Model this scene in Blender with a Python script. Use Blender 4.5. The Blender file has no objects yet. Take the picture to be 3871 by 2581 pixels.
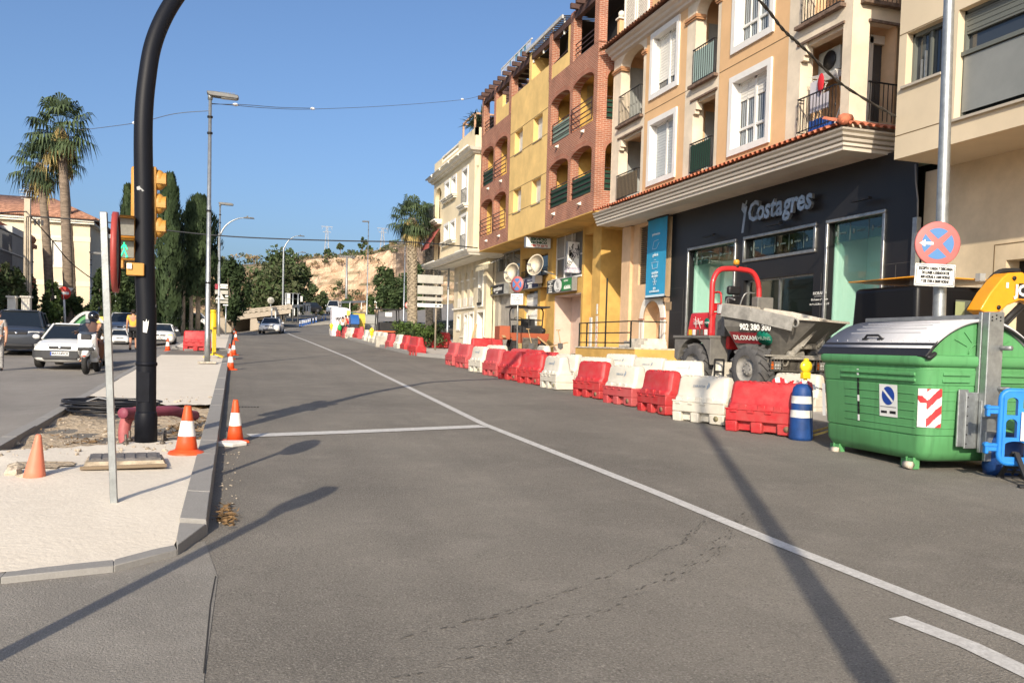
import bpy, math, random
from mathutils import Matrix, Vector
R=math.radians; PI=math.pi;MR=Matrix.Rotation;MT=Matrix.Translation;V=Vector
sc=bpy.context.scene
COL=sc.collection
rnd=random.Random(7)
# ---------------------------------------------------------------- camera, sky, sun, exposure
FPX=1974.6; CX=1176.0; CY=881.6; EYE=1.6
def _basis():
    p,r,y=-.0445,.0273,.312
    f=V((0,math.cos(p),math.sin(p)));u=V((0,-math.sin(p),math.cos(p)));x=V((1,0,0))
    x2=math.cos(r)*x+math.sin(r)*u;u2=-math.sin(r)*x+math.cos(r)*u
    Z=MR(-y,3,'Z');return Z@x2,Z@u2,Z@f
CR,CU,CF=_basis()
cam=bpy.data.cameras.new('camera');camo=bpy.data.objects.new('camera',cam);COL.objects.link(camo)
camo.matrix_world=Matrix(((CR.x,CU.x,-CF.x,0),(CR.y,CU.y,-CF.y,0),(CR.z,CU.z,-CF.z,EYE),(0,0,0,1)))
cam.sensor_width=36;cam.lens=3250/3871*36;cam.shift_y=160.5/3871;cam.clip_start=.05;cam.clip_end=3000
sc.camera=camo
SUN_AZ=R(26);SUN_EL=R(27)
w=bpy.data.worlds.new('World');sc.world=w;w.use_nodes=True
nt=w.node_tree;bg=nt.nodes['Background'];sky=nt.nodes.new('ShaderNodeTexSky');sky.sky_type='NISHITA';sky.sun_disc=False
sky.sun_elevation=SUN_EL;sky.sun_rotation=PI+SUN_AZ;sky.air_density=.9;sky.dust_density=3.5;sky.ozone_density=5.2
nt.links.new(sky.outputs[0],bg.inputs[0]);bg.inputs[1].default_value=.15
sl=bpy.data.lights.new('sun','SUN');sl.energy=5.0;sl.angle=R(.55);sl.color=(1,.87,.69)
so=bpy.data.objects.new('sun',sl);COL.objects.link(so)
so.rotation_euler=V((math.sin(SUN_AZ)*math.cos(SUN_EL),math.cos(SUN_AZ)*math.cos(SUN_EL),-math.sin(SUN_EL))).to_track_quat('-Z','Y').to_euler()
sc.view_settings.view_transform='Standard';sc.view_settings.look='None';sc.view_settings.gamma=1;sc.view_settings.use_curve_mapping=False
sc.view_settings.exposure=.22
# ---------------------------------------------------------------- ground profile and sight helpers
def zg(x,y):
    z=.0285*y+.0003*max(0,y-60)**2
    if y>150: z=.0285*150+.0003*90**2+.03*(y-150)*.3
    t=min(1,max(0,(-2.45-x)/.3)); z-=.12*t
    if y>62 and x<3.0: z-=min(1,(3.0-x)/4.0)*min(1.8,(y-62)*.035)
    return z
def ray(px,py): return CF+CR*((px-CX)/FPX)-CU*((py-CY)/FPX)
def G(px,py,dz=0):
    d=ray(px,py);t=1.0
    while t<400:
        P=d*t
        if EYE+P.z<zg(P.x,P.y)+dz: break
        t+=.1
    return V((P.x,P.y,EYE+P.z))
def atX(px,py,X): d=ray(px,py);t=X/d.x;return V((X,d.y*t,EYE+d.z*t))
def atY(px,py,Y): d=ray(px,py);t=Y/d.y;return V((d.x*t,Y,EYE+d.z*t))
# ---------------------------------------------------------------- materials
MATS={}
def mt(name,col,rough=.7,metal=0,noise=None,bump=None,spec=.4,alpha=1,emit=None,trans=0,coat=0,noise2=None,coord='Object',stretch=None):
    """procedural principled: noise=(scale,amount[,second colour]) bump=(scale,strength)"""
    if name in MATS: return MATS[name]
    m=bpy.data.materials.new(name);m.use_nodes=True;n=m.node_tree.nodes;l=m.node_tree.links;b=n['Principled BSDF']
    c=(*col,1)
    b.inputs['Base Color'].default_value=c;b.inputs['Roughness'].default_value=rough;b.inputs['Metallic'].default_value=metal
    b.inputs['Specular IOR Level'].default_value=spec
    if trans: b.inputs['Transmission Weight'].default_value=trans
    if coat: b.inputs['Coat Weight'].default_value=coat;b.inputs['Coat Roughness'].default_value=.08
    if alpha<1: b.inputs['Alpha'].default_value=alpha
    if emit: b.inputs['Emission Color'].default_value=(*emit[:3],1);b.inputs['Emission Strength'].default_value=emit[3]
    tc=n.new('ShaderNodeTexCoord');src=tc.outputs[coord]
    if stretch:
        mp=n.new('ShaderNodeMapping');mp.inputs['Scale'].default_value=stretch;l.new(src,mp.inputs['Vector']);src=mp.outputs['Vector']
    cur=None
    for k,nz in enumerate((noise,noise2)):
        if not nz: continue
        t=n.new('ShaderNodeTexNoise');t.inputs['Scale'].default_value=nz[0];t.inputs['Detail'].default_value=6;t.inputs['Roughness'].default_value=.65
        l.new(src,t.inputs['Vector'])
        rp=n.new('ShaderNodeMapRange');rp.inputs[1].default_value=.36;rp.inputs[2].default_value=.66
        l.new(t.outputs['Fac'],rp.inputs[0])
        mx=n.new('ShaderNodeMix');mx.data_type='RGBA'
        if len(nz)>2:
            mx.inputs[6].default_value=c;mx.inputs[7].default_value=(*nz[2],1)
            rp.inputs[3].default_value=0;rp.inputs[4].default_value=nz[1]
        else:
            a=nz[1];mx.inputs[6].default_value=tuple(min(1,v*(1-a)) for v in col)+(1,);mx.inputs[7].default_value=tuple(min(1,v*(1+a)) for v in col)+(1,)
        l.new(rp.outputs[0],mx.inputs[0])
        if cur is not None: l.new(cur,mx.inputs[6])
        cur=mx.outputs[2]
    if cur is not None: l.new(cur,b.inputs['Base Color'])
    if bump:
        t=n.new('ShaderNodeTexNoise');t.inputs['Scale'].default_value=bump[0];t.inputs['Detail'].default_value=5;l.new(src,t.inputs['Vector'])
        bp=n.new('ShaderNodeBump');bp.inputs['Strength'].default_value=bump[1];bp.inputs['Distance'].default_value=bump[2] if len(bump)>2 else .02
        l.new(t.outputs['Fac'],bp.inputs['Height']);l.new(bp.outputs[0],b.inputs['Normal'])
    MATS[name]=m;return m
def nodemat(name):
    m=bpy.data.materials.new(name);m.use_nodes=True;MATS[name]=m
    return m,m.node_tree.nodes,m.node_tree.links,m.node_tree.nodes['Principled BSDF']
def brick_mat(name,c1,c2,mortar,sx=.25,sz=.075,ms=.012):
    m,n,l,b=nodemat(name)
    tc=n.new('ShaderNodeTexCoord');sp=n.new('ShaderNodeSeparateXYZ');l.new(tc.outputs['Object'],sp.inputs[0])
    ad=n.new('ShaderNodeMath');ad.operation='ADD';l.new(sp.outputs[0],ad.inputs[0]);l.new(sp.outputs[1],ad.inputs[1])
    cb=n.new('ShaderNodeCombineXYZ');l.new(ad.outputs[0],cb.inputs[0]);l.new(sp.outputs[2],cb.inputs[1])
    br=n.new('ShaderNodeTexBrick');l.new(cb.outputs[0],br.inputs['Vector'])
    br.inputs['Color1'].default_value=(*c1,1);br.inputs['Color2'].default_value=(*c2,1);br.inputs['Mortar'].default_value=(*mortar,1)
    br.inputs['Scale'].default_value=1;br.inputs['Mortar Size'].default_value=ms;br.inputs['Brick Width'].default_value=sx;br.inputs['Row Height'].default_value=sz
    br.inputs['Mortar Smooth'].default_value=.3
    t=n.new('ShaderNodeTexNoise');t.inputs['Scale'].default_value=1.3;t.inputs['Detail'].default_value=6;l.new(tc.outputs['Object'],t.inputs['Vector'])
    mr=n.new('ShaderNodeMapRange');mr.inputs[1].default_value=.3;mr.inputs[2].default_value=.7;mr.inputs[3].default_value=.78;mr.inputs[4].default_value=1.15;l.new(t.outputs['Fac'],mr.inputs[0])
    mx=n.new('ShaderNodeMix');mx.data_type='RGBA';mx.blend_type='MULTIPLY';mx.inputs[0].default_value=1
    l.new(br.outputs['Color'],mx.inputs[6]);l.new(mr.outputs[0],mx.inputs[7]);l.new(mx.outputs[2],b.inputs['Base Color'])
    bp=n.new('ShaderNodeBump');bp.inputs['Strength'].default_value=.5;bp.inputs['Distance'].default_value=.008;bp.invert=True
    l.new(br.outputs['Fac'],bp.inputs['Height']);l.new(bp.outputs[0],b.inputs['Normal']);b.inputs['Roughness'].default_value=.85
    return m
# ---------------------------------------------------------------- mesh builder
class MB:
    def __init__(s): s.v=[];s.f=[];s.m=[];s.sm=[]
    def add(s,vs,fs,mi=0,sm=False):
        o=len(s.v);s.v+= [Vector(v) for v in vs]
        for f in fs: s.f.append(tuple(i+o for i in f));s.m.append(mi);s.sm.append(sm)
        return s
    def mark(s): return len(s.v)
    def xf(s,M,a=0,b=None):
        for i in range(a,b or len(s.v)): s.v[i]=M@s.v[i]
        return s
    def quad(s,a,b,c,d,mi=0): return s.add([a,b,c,d],[(0,1,2,3)],mi)
    def box(s,x0,y0,z0,x1,y1,z1,mi=0):
        x0,x1=min(x0,x1),max(x0,x1);y0,y1=min(y0,y1),max(y0,y1);z0,z1=min(z0,z1),max(z0,z1)
        return s.add([(x0,y0,z0),(x1,y0,z0),(x1,y1,z0),(x0,y1,z0),(x0,y0,z1),(x1,y0,z1),(x1,y1,z1),(x0,y1,z1)],
            [(0,3,2,1),(4,5,6,7),(0,1,5,4),(1,2,6,5),(2,3,7,6),(3,0,4,7)],mi)
    def bc(s,c,d,mi=0,rot=None):
        a=s.mark();s.box(-d[0]/2,-d[1]/2,-d[2]/2,d[0]/2,d[1]/2,d[2]/2,mi)
        M=MT(c)
        if rot is not None: M=M@rot.to_4x4()
        return s.xf(M,a)
    def frus(s,c,d0,d1,h,mi=0):
        (a,b),(e,f)=d0,d1;x,y,z=c
        return s.add([(x-a/2,y-b/2,z),(x+a/2,y-b/2,z),(x+a/2,y+b/2,z),(x-a/2,y+b/2,z),(x-e/2,y-f/2,z+h),(x+e/2,y-f/2,z+h),(x+e/2,y+f/2,z+h),(x-e/2,y+f/2,z+h)],
            [(0,3,2,1),(4,5,6,7),(0,1,5,4),(1,2,6,5),(2,3,7,6),(3,0,4,7)],mi)
    def beam(s,p,q,wd,ht,mi=0,up=(0,0,1)):
        p,q=Vector(p),Vector(q);d=(q-p).normalized();u=Vector(up)
        if abs(d.dot(u))>.98: u=V((0,1,0))
        x=d.cross(u).normalized();u=x.cross(d)
        vs=[]
        for e in (p,q):
            for i,j in ((-1,-1),(1,-1),(1,1),(-1,1)): vs.append(e+x*(i*wd/2)+u*(j*ht/2))
        return s.add(vs,[(0,1,2,3),(7,6,5,4),(0,4,5,1),(1,5,6,2),(2,6,7,3),(3,7,4,0)],mi)
    def ext(s,pts,a0,a1,ax='x',mi=0):
        n=len(pts)
        def mk(p,a): return {'x':(a,p[0],p[1]),'y':(p[0],a,p[1]),'z':(p[0],p[1],a)}[ax]
        vs=[mk(p,a0) for p in pts]+[mk(p,a1) for p in pts]
        return s.add(vs,[tuple(range(n-1,-1,-1)),tuple(range(n,2*n))]+[(i,(i+1)%n,n+(i+1)%n,n+i) for i in range(n)],mi)
    def tube(s,pts,r,n=8,mi=0,cap=True,close=False):
        pts=[Vector(p) for p in pts];k=len(pts)
        rs=r if isinstance(r,(list,tuple)) else [r]*k
        vs=[];prev=None
        for i,p in enumerate(pts):
            if close: d=pts[(i+1)%k]-pts[i-1]
            else: d=pts[min(i+1,k-1)]-pts[max(i-1,0)]
            d.normalize()
            if prev is None:
                u=V((0,0,1)) if abs(d.z)<.9 else V((1,0,0))
                x=d.cross(u).normalized()
            else:
                x=(prev-d*prev.dot(d))
                x=x.normalized() if x.length>1e-6 else d.orthogonal().normalized()
            prev=x;y=d.cross(x)
            for j in range(n):
                a=2*PI*j/n;vs.append(p+(x*math.cos(a)+y*math.sin(a))*rs[i])
        fs=[]
        for i in range(k if close else k-1):
            i2=(i+1)%k
            for j in range(n): fs.append((i*n+j,i*n+(j+1)%n,i2*n+(j+1)%n,i2*n+j))
        if cap and not close: fs+=[tuple(range(n-1,-1,-1)),tuple(range((k-1)*n,k*n))]
        return s.add(vs,fs,mi,True)
    def cyl(s,p,q,r,n=16,mi=0): return s.tube([p,q],r,n,mi)
    def lathe(s,prof,n=20,c=(0,0,0),mi=0,cap=True,M=None):
        a=s.mark();vs=[];k=len(prof)
        for r,z in prof:
            for j in range(n): t=2*PI*j/n;vs.append((r*math.cos(t),r*math.sin(t),z))
        fs=[(i*n+j,i*n+(j+1)%n,(i+1)*n+(j+1)%n,(i+1)*n+j) for i in range(k-1) for j in range(n)]
        if cap: fs+=[tuple(range(n-1,-1,-1)),tuple(range((k-1)*n,k*n))]
        s.add(vs,fs,mi,True)
        return s.xf(MT(c)@(M.to_4x4() if M is not None else Matrix.Identity(4)),a)
    def ball(s,c,r,nu=12,nv=8,mi=0):
        r=(r,r,r) if not isinstance(r,(list,tuple)) else r
        vs=[(0,0,-1)]
        for i in range(1,nv):
            t=-PI/2+PI*i/nv
            for j in range(nu): a=2*PI*j/nu;vs.append((math.cos(t)*math.cos(a),math.cos(t)*math.sin(a),math.sin(t)))
        vs.append((0,0,1));fs=[]
        for j in range(nu): fs.append((0,1+(j+1)%nu,1+j))
        for i in range(nv-2):
            for j in range(nu): o=1+i*nu;fs.append((o+j,o+(j+1)%nu,o+nu+(j+1)%nu,o+nu+j))
        o=1+(nv-2)*nu;e=len(vs)-1
        for j in range(nu): fs.append((o+j,o+(j+1)%nu,e))
        return s.add([(c[0]+v[0]*r[0],c[1]+v[1]*r[1],c[2]+v[2]*r[2]) for v in vs],fs,mi,True)
    def rings(s,rings,mi=0,cap=True,sm=True):
        n=len(rings[0]);vs=[p for r in rings for p in r]
        fs=[(i*n+j,i*n+(j+1)%n,(i+1)*n+(j+1)%n,(i+1)*n+j) for i in range(len(rings)-1) for j in range(n)]
        if cap: fs+=[tuple(range(n-1,-1,-1)),tuple(range((len(rings)-1)*n,len(rings)*n))]
        return s.add(vs,fs,mi,sm)
    def text(s,t,size,M,mi=0,th=.004,sx=1,bold=0,align='CENTER',shear=0):
        cu=bpy.data.curves.new('t','FONT');cu.body=t;cu.size=size;cu.extrude=th/2;cu.align_x=align;cu.align_y='CENTER';cu.offset=bold;cu.resolution_u=2;cu.shear=shear
        o=bpy.data.objects.new('t',cu)
        me=bpy.data.meshes.new_from_object(o)
        vs=[M@V((v.co.x*sx,v.co.y,v.co.z+th/2)) for v in me.vertices];fs=[tuple(p.vertices) for p in me.polygons]
        s.add(vs,fs,mi);bpy.data.objects.remove(o);bpy.data.curves.remove(cu);bpy.data.meshes.remove(me);return s
    def wall(s,mp,u0,u1,v0,v1,holes,depth,mi=0,ri=None,back=False):
        """wall sheet with openings; mp(u,v,w)->point, w inward. hole=(u0,u1,v0,v1[,arch rise])"""
        ri=mi if ri is None else ri
        us=sorted({u0,u1,*[h[0] for h in holes],*[h[1] for h in holes]});vz=sorted({v0,v1,*[h[2] for h in holes],*[h[3] for h in holes]})
        us=[u for u in us if u0-1e-6<=u<=u1+1e-6];vz=[v for v in vz if v0-1e-6<=v<=v1+1e-6]
        for a,b in zip(us,us[1:]):
            for c,d in zip(vz,vz[1:]):
                mu,mv=(a+b)/2,(c+d)/2
                if any(h[0]<mu<h[1] and h[2]<mv<h[3] for h in holes): continue
                s.quad(mp(a,c,0),mp(b,c,0),mp(b,d,0),mp(a,d,0),mi)
        for h in holes:
            a,b,c,d=h[:4];rise=h[4] if len(h)>4 else 0;sp=d-rise
            E=[]
            if c>v0+1e-6: E.append(((a,c),(b,c)))
            E+= [((b,c),(b,sp)),((a,sp),(a,c))]
            if rise:
                N=14;arc=[((a+b)/2+(b-a)/2*math.cos(PI*i/N),sp+rise*math.sin(PI*i/N)) for i in range(N+1)]
                E+=list(zip(arc,arc[1:]))
                h2=N//2
                for i in range(h2):
                    s.add([mp(b,d,0),mp(*arc[i],0),mp(*arc[i+1],0)],[(0,1,2)],mi)
                    s.add([mp(a,d,0),mp(*arc[h2+i],0),mp(*arc[h2+i+1],0)],[(0,1,2)],mi)
            else: E.append(((b,d),(a,d)))
            for p,q in E: s.quad(mp(*p,0),mp(*q,0),mp(*q,depth),mp(*p,depth),ri)
        return s
    def O(s,name,mats,parent=None,loc=None,rz=0,W=0,bev=0,seg=2,smooth=None,auto=None):
        me=bpy.data.meshes.new(name)
        vs=s.v
        if W and parent is not None:
            WI=wm(parent).inverted();vs=[WI@v for v in vs]
        elif loc is not None and W:
            vs=[v-Vector(loc) for v in vs]
        me.from_pydata([tuple(v) for v in vs],[],s.f)
        mats=mats if isinstance(mats,(list,tuple)) else [mats]
        for m in mats: me.materials.append(m)
        me.polygons.foreach_set('material_index',s.m)
        me.polygons.foreach_set('use_smooth',[bool(x) if smooth is None else smooth for x in s.sm])
        if 1:
            import bmesh
            bm=bmesh.new();bm.from_mesh(me);bmesh.ops.recalc_face_normals(bm,faces=bm.faces) if auto is not False else None
            bm.to_mesh(me);bm.free()
        me.update()
        o=bpy.data.objects.new(name,me);COL.objects.link(o)
        if parent is not None: o.parent=parent
        if loc is not None: o.location=loc
        if rz: o.rotation_euler=(0,0,rz)
        if bev:
            md=o.modifiers.new('Bevel','BEVEL');md.width=bev;md.segments=seg;md.limit_method='ANGLE';md.angle_limit=R(38);md.harden_normals=False
            if seg>1:
                for p in me.polygons: p.use_smooth=True
                try: me.set_sharp_from_angle(angle=R(50))
                except Exception: pass
        return o
def wm(o):
    M=o.matrix_basis.copy()
    while o.parent: o=o.parent;M=o.matrix_basis@M
    return M
def tag(o,label,cat,group=None):
    o['label']=label;o['category']=cat
    if group: o['group']=group
    return o
def tg(name,label,cat,loc=(0,0,0),rz=0,group=None):
    o=bpy.data.objects.new(name,None);COL.objects.link(o);o.location=loc;o.rotation_euler=(0,0,rz);o.empty_display_size=.2
    return tag(o,label,cat,group)
def struct(o,kind='structure'): o['kind']=kind;return o
def dup(o,parent=None):
    c=o.copy();COL.objects.link(c);c.parent=parent
    for ch in list(o.children): dup(ch,c)
    return c
def place(proto,used,loc,rz,label,group=None):
    o=proto if not used else dup(proto)
    o.location=loc;o.rotation_euler=(0,0,rz);o['label']=label
    if group: o['group']=group
    return o
FX=lambda X:(lambda u,v,w:(X+w,u,v))      # wall facing -X
FY=lambda Y:(lambda u,v,w:(u,Y+w,v))      # wall facing -Y
def TX(x,y,z): return Matrix(((0,0,-1,x),(-1,0,0,y),(0,1,0,z),(0,0,0,1)))   # writing on a face that looks to -X
def TY(x,y,z): return Matrix(((1,0,0,x),(0,0,-1,y),(0,1,0,z),(0,0,0,1)))    # writing on a face that looks to -Y
# common materials
galv=mt('galvanised_steel',(.36,.38,.38),.42,.75,(9,.16),(60,.05))
galvd=mt('dull_galvanised',(.30,.31,.31),.5,.6,(5,.15))
blackp=mt('black_paint',(.006,.007,.011),.5,0,(7,.3),None,.15)
dark=mt('dark_plastic',(.018,.018,.02),.5)
white=mt('white_paint',(.68,.67,.63),.5,0,(3,.06))
glassd=mt('dark_glass',(.012,.016,.02),.06,0,None,None,.9)
rubber=mt('tyre_rubber',(.022,.021,.02),.8,0,(14,.35))
def each(name,m,parent,boxes,**k):
    for q in boxes: b=MB();b.box(*q);b.O(name,m,parent,W=1,**k)
# ---------------------------------------------------------------- ground, roads, median
def frange(a,b,s):
    r=[];x=a
    while x<b-1e-6: r.append(x);x+=s
    return r+[b]
def sheet(name,f0,f1,ys,dz,m,nx=1,xs=None,jit=0):
    b=MB();n=len(xs) if xs else nx+1
    for y in ys:
        a,c=(f0(y) if callable(f0) else f0),(f1(y) if callable(f1) else f1)
        for i in range(n):
            x=xs[i] if xs else a+(c-a)*i/nx
            b.v.append(V((x,y,zg(x,y)+(dz(x,y) if callable(dz) else dz)+jit*rnd.uniform(-1,1))))
    for j in range(len(ys)-1):
        for i in range(n-1):
            b.f.append((j*n+i,j*n+i+1,(j+1)*n+i+1,(j+1)*n+i));b.m.append(0);b.sm.append(True)
    return struct(b.O(name,m,auto=False))
def asphalt(name,base,dk,li,sp=.8,sp2=.6):
    m,n,l,b=nodemat(name);tc=n.new('ShaderNodeTexCoord')
    def nz(sc,st=None,det=5,ro=.6):
        src=tc.outputs['Object']
        if st: mp=n.new('ShaderNodeMapping');mp.inputs['Scale'].default_value=st;l.new(src,mp.inputs[0]);src=mp.outputs[0]
        t=n.new('ShaderNodeTexNoise');t.inputs['Scale'].default_value=sc;t.inputs['Detail'].default_value=det;t.inputs['Roughness'].default_value=ro;l.new(src,t.inputs['Vector']);return t.outputs['Fac']
    def mr(f,a,c,d=0,e=1): r=n.new('ShaderNodeMapRange');r.inputs[1].default_value=a;r.inputs[2].default_value=c;r.inputs[3].default_value=d;r.inputs[4].default_value=e;l.new(f,r.inputs[0]);return r.outputs[0]
    def mix(f,a,c):
        x=n.new('ShaderNodeMix');x.data_type='RGBA';l.new(f,x.inputs[0])
        for i,v in ((6,a),(7,c)):
            if isinstance(v,tuple): x.inputs[i].default_value=(*v,1)
            else: l.new(v,x.inputs[i])
        return x.outputs[2]
    c=mix(mr(nz(.35,None,4),.38,.66),base,dk)
    c=mix(mr(nz(.8,(1.6,.05,1),3),.44,.72,0,.6),c,dk)              # worn wheel tracks along the lane
    c=mix(mr(nz(2.2,(1,1,1),5),.5,.75,0,.3),c,li)
    c=mix(mr(nz(.55,(1,1,1),7,.75),.60,.66,0,.35),c,tuple(v*.6 for v in dk))
    c=mix(mr(nz(85,None,4,.75),.50,.64,0,sp),c,li)                  # pale aggregate
    c=mix(mr(nz(60,None,3,.7),.54,.66,0,sp2),c,tuple(v*.5 for v in dk))
    c=mix(mr(nz(34,None,2,.5),.67,.72,0,.3),c,tuple(min(1,v*1.35) for v in li))
    l.new(c,b.inputs['Base Color']);b.inputs['Roughness'].default_value=.88;b.inputs['Specular IOR Level'].default_value=.3
    bp=n.new('ShaderNodeBump');bp.inputs['Strength'].default_value=.55;bp.inputs['Distance'].default_value=.02;l.new(nz(80,None,3),bp.inputs['Height']);l.new(bp.outputs[0],b.inputs['Normal'])
    return m
asph=asphalt('asphalt',(.195,.178,.15),(.122,.112,.096),(.31,.285,.245))
asph_pale=asphalt('dusty_asphalt',(.235,.218,.19),(.18,.168,.148),(.40,.375,.33),.4,.3)
asph_left=asphalt('left_asphalt',(.25,.23,.205),(.19,.177,.16),(.36,.34,.31),.25,.2)
earth=mt('dry_earth',(.26,.20,.13),.95,0,(.8,.5,(.16,.13,.08)),(9,.6,.05))
conc=mt('dusty_concrete',(.68,.62,.52),.9,0,(1.1,.4,(.56,.50,.41)),(26,.55,.012),noise2=(9,.28,(.50,.45,.37)))
kerbm=mt('kerb_stone',(.25,.24,.222),.85,0,(5,.4,(.19,.183,.17)),(55,.35,.01),noise2=(40,.25,(.34,.33,.31)))
dirt=mt('dug_earth',(.40,.31,.205),.95,0,(3,.6,(.25,.19,.125)),(14,.9,.05),noise2=(22,.5,(.52,.44,.33)))
linem=mt('road_paint',(.62,.61,.58),.75,0,(14,.55,(.34,.33,.31)),(60,.3,.006),noise2=(55,.5,(.26,.25,.235)))
pav=mt('pavement_concrete',(.46,.43,.38),.9,0,(1.5,.5,(.36,.33,.29)),(20,.4,.01))
xs=[-420,-250,-150,-90,-60,-40,-28,-20,-15,-12,-9,-7,-5,-3.5,-2.8,-2.4,-1.5,0,1.5,3,5,7,9,11,13,15,18,22,28,36,48,64,90,130,200,320,500]
ys=frange(-40,150,3)+[160,175,195,220,260,320,400,520,700,1000]
sheet('ground',0,0,ys,lambda x,y:-.04+(min(6,(abs(x-20)-40)*.03) if abs(x-20)>40 else 0),earth,xs=xs)
rys=frange(-14,60,2)+frange(61,150,3)
sheet('road',-2.43,14.6,frange(-14,66,2),.0,asph,8)
sheet('road_far',lambda y:-2.43,lambda y:48 if y>64 else 14,frange(66,140,3),.0,asph,16)
sheet('left_road',-9.6,-2.43,frange(-14,90,2),.0,asph_left,6)
# dusty patch of road in front of the median nose
b=MB()
pts=[G(-60,1345),G(180,1302),G(470,1250),G(500,1330),G(470,1568),G(455,1700),G(-60,1700)]
b.add([(p.x,p.y,zg(p.x,p.y)+.004) for p in pts],[tuple(range(len(pts)))]);struct(b.O('road_patch',asph_pale))
# --- median: kerbs, concrete, dug earth
KH=.105;KX0,KX1=-.17,-.37          # right kerb outer and inner
LX0,LX1=-2.52,-2.36               # left kerb outer and inner
nose=[G(490,1200,KH),G(408,1243,KH),G(262,1278,KH),G(0,1302,KH)]
def kerb_run(b,outer,inner,h,dz=0):
    n=len(outer);vs=[]
    for (ox,oy),(ix,iy) in zip(outer,inner):
        vs+=[(ox,oy,zg(ox,oy)-.05+dz),(ox+(ix-ox)*.08,oy+(iy-oy)*.08,zg(ox,oy)+h+dz),(ix,iy,zg(ox,oy)+h+dz),(ix,iy,zg(ox,oy)-.05+dz)]
    fs=[(i*4+j,i*4+(j+1)%4,i*4+4+(j+1)%4,i*4+4+j) for i in range(n-1) for j in range(4)]+[(3,2,1,0),(n*4-4,n*4-3,n*4-2,n*4-1)]
    b.add(vs,fs)
def kerb_blocks(b,path_o,path_i,h,blk=1.0,gap=.003,dz=0):
    for (o0,o1),(i0,i1) in zip(zip(path_o,path_o[1:]),zip(path_i,path_i[1:])):
        L=math.hypot(o1[0]-o0[0],o1[1]-o0[1]);k=max(1,round(L/blk))
        for j in range(k):
            a,c=(j+gap/2)/k,(j+1-gap/2)/k
            if k>1: a,c=(j/k)+gap/L/2,((j+1)/k)-gap/L/2
            dh=rnd.uniform(-.006,.006)
            lp=lambda p,q,t:(p[0]+(q[0]-p[0])*t,p[1]+(q[1]-p[1])*t)
            kerb_run(b,[lp(o0,o1,a),lp(o0,o1,c)],[lp(i0,i1,a),lp(i0,i1,c)],h+dh,dz)
G_L=[(p.x,p.y) for p in nose]
c0=G_L[0];c1=G_L[1];c2=G_L[2];c3=G_L[3]
ext3=(c3[0]-(c2[0]-c3[0])*1.2,c3[1]-(c2[1]-c3[1])*1.2)
b=MB()
kerb_blocks(b,[(KX0,c0[1]),(KX0-.02,31.6)],[(KX1,c0[1]+.1),(KX1-.02,31.6)],KH)
kerb_blocks(b,[c1,(KX0,c0[1]-.005)],[(c1[0]-.02,c1[1]+.20),(KX1,c0[1]+.09)],KH-.035,3)
kerb_blocks(b,[ext3,c3,c2,c1],[(ext3[0],ext3[1]+.17),(c3[0],c3[1]+.17),(c2[0]-.02,c2[1]+.17),(c1[0]-.03,c1[1]+.19)],KH-.062,1.0)
kerb_blocks(b,[(LX0,6.0),(LX0,31.0)],[(LX1,6.0),(LX1,31.0)],KH+.02)
kerb_blocks(b,[(KX0-.02,37.6),(KX0-.04,67)],[(KX1-.02,37.6),(KX1-.04,67)],KH)
kerb_blocks(b,[(-1.9,36.4),(KX0-.02,37.55)],[(-1.9,36.6),(KX1-.02,37.8)],KH-.03,1.2)
kerb_blocks(b,[(LX0,38.2),(LX0,60)],[(LX1,38.2),(LX1,60)],KH+.02)
kerb_blocks(b,[(LX0,38.2),(-1.9,36.4)],[(LX1,38.3),(-1.9,36.6)],KH-.02,1.2)
struct(b.O('kerb',kerbm,bev=.006,seg=2))
# dug earth strip, then concrete with ragged edges round it
def rag(y): return .10*math.sin(y*3.1)+.06*math.sin(y*7.7+1)+.04*math.sin(y*17)
def dz_dirt(x,y):
    t=max(0,min(1,(y-10.2)/.5))*max(0,min(1,(15.8-y)/.8))
    return .05-.035*t+.022*math.sin(x*5+y*3.3)*t+.018*math.sin(x*11-y*7)*t
sheet('dug_earth',LX1,KX1,frange(9.2,16.6,.12),dz_dirt,dirt,16,jit=.012)
def poly_sheet(name,pts,dz,m,jit=.0):
    import bmesh
    bm=bmesh.new();vs=[bm.verts.new((x,y,0)) for x,y in pts];bm.faces.new(vs)
    bmesh.ops.triangulate(bm,faces=bm.faces)
    bmesh.ops.subdivide_edges(bm,edges=bm.edges,cuts=3,use_grid_fill=True)
    for v in bm.verts: v.co.z=zg(v.co.x,v.co.y)+(dz(v.co.x,v.co.y) if callable(dz) else dz)+jit*rnd.uniform(-1,1)
    me=bpy.data.meshes.new(name);bm.to_mesh(me);bm.free();me.materials.append(m)
    for p in me.polygons: p.use_smooth=True
    o=bpy.data.objects.new(name,me);COL.objects.link(o);return struct(o)
def edge(xa,xb,y0,n,amp,seed):
    r=random.Random(seed);out=[]
    for i in range(n+1):
        t=i/n;out.append((xa+(xb-xa)*t,y0(t)+amp*r.uniform(-1,1)*(.2 if i in (0,n) else 1)))
    return out
near=[(KX1+.04,c0[1]+.06),(c1[0]-.03,c1[1]+.14),(c2[0]-.02,c2[1]+.13),(c3[0],c3[1]+.13),(ext3[0],ext3[1]+.13),(LX1-.6,ext3[1]+.2),(LX1-.6,9.7)]
near+=edge(LX1,KX1,lambda t:9.95+.85*t,26,.07,3)
def nose_dz(x,y):
    f=y-(c3[1]+(c1[1]-c3[1])*max(0,min(1,(x-c3[0])/(c1[0]-c3[0]))));return .038+min(.052,max(0,f-.1)*.05)+.006*math.sin(x*4+y*2.3)*min(1,max(0,f))
poly_sheet('median_pavement',near,nose_dz,conc)
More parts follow.
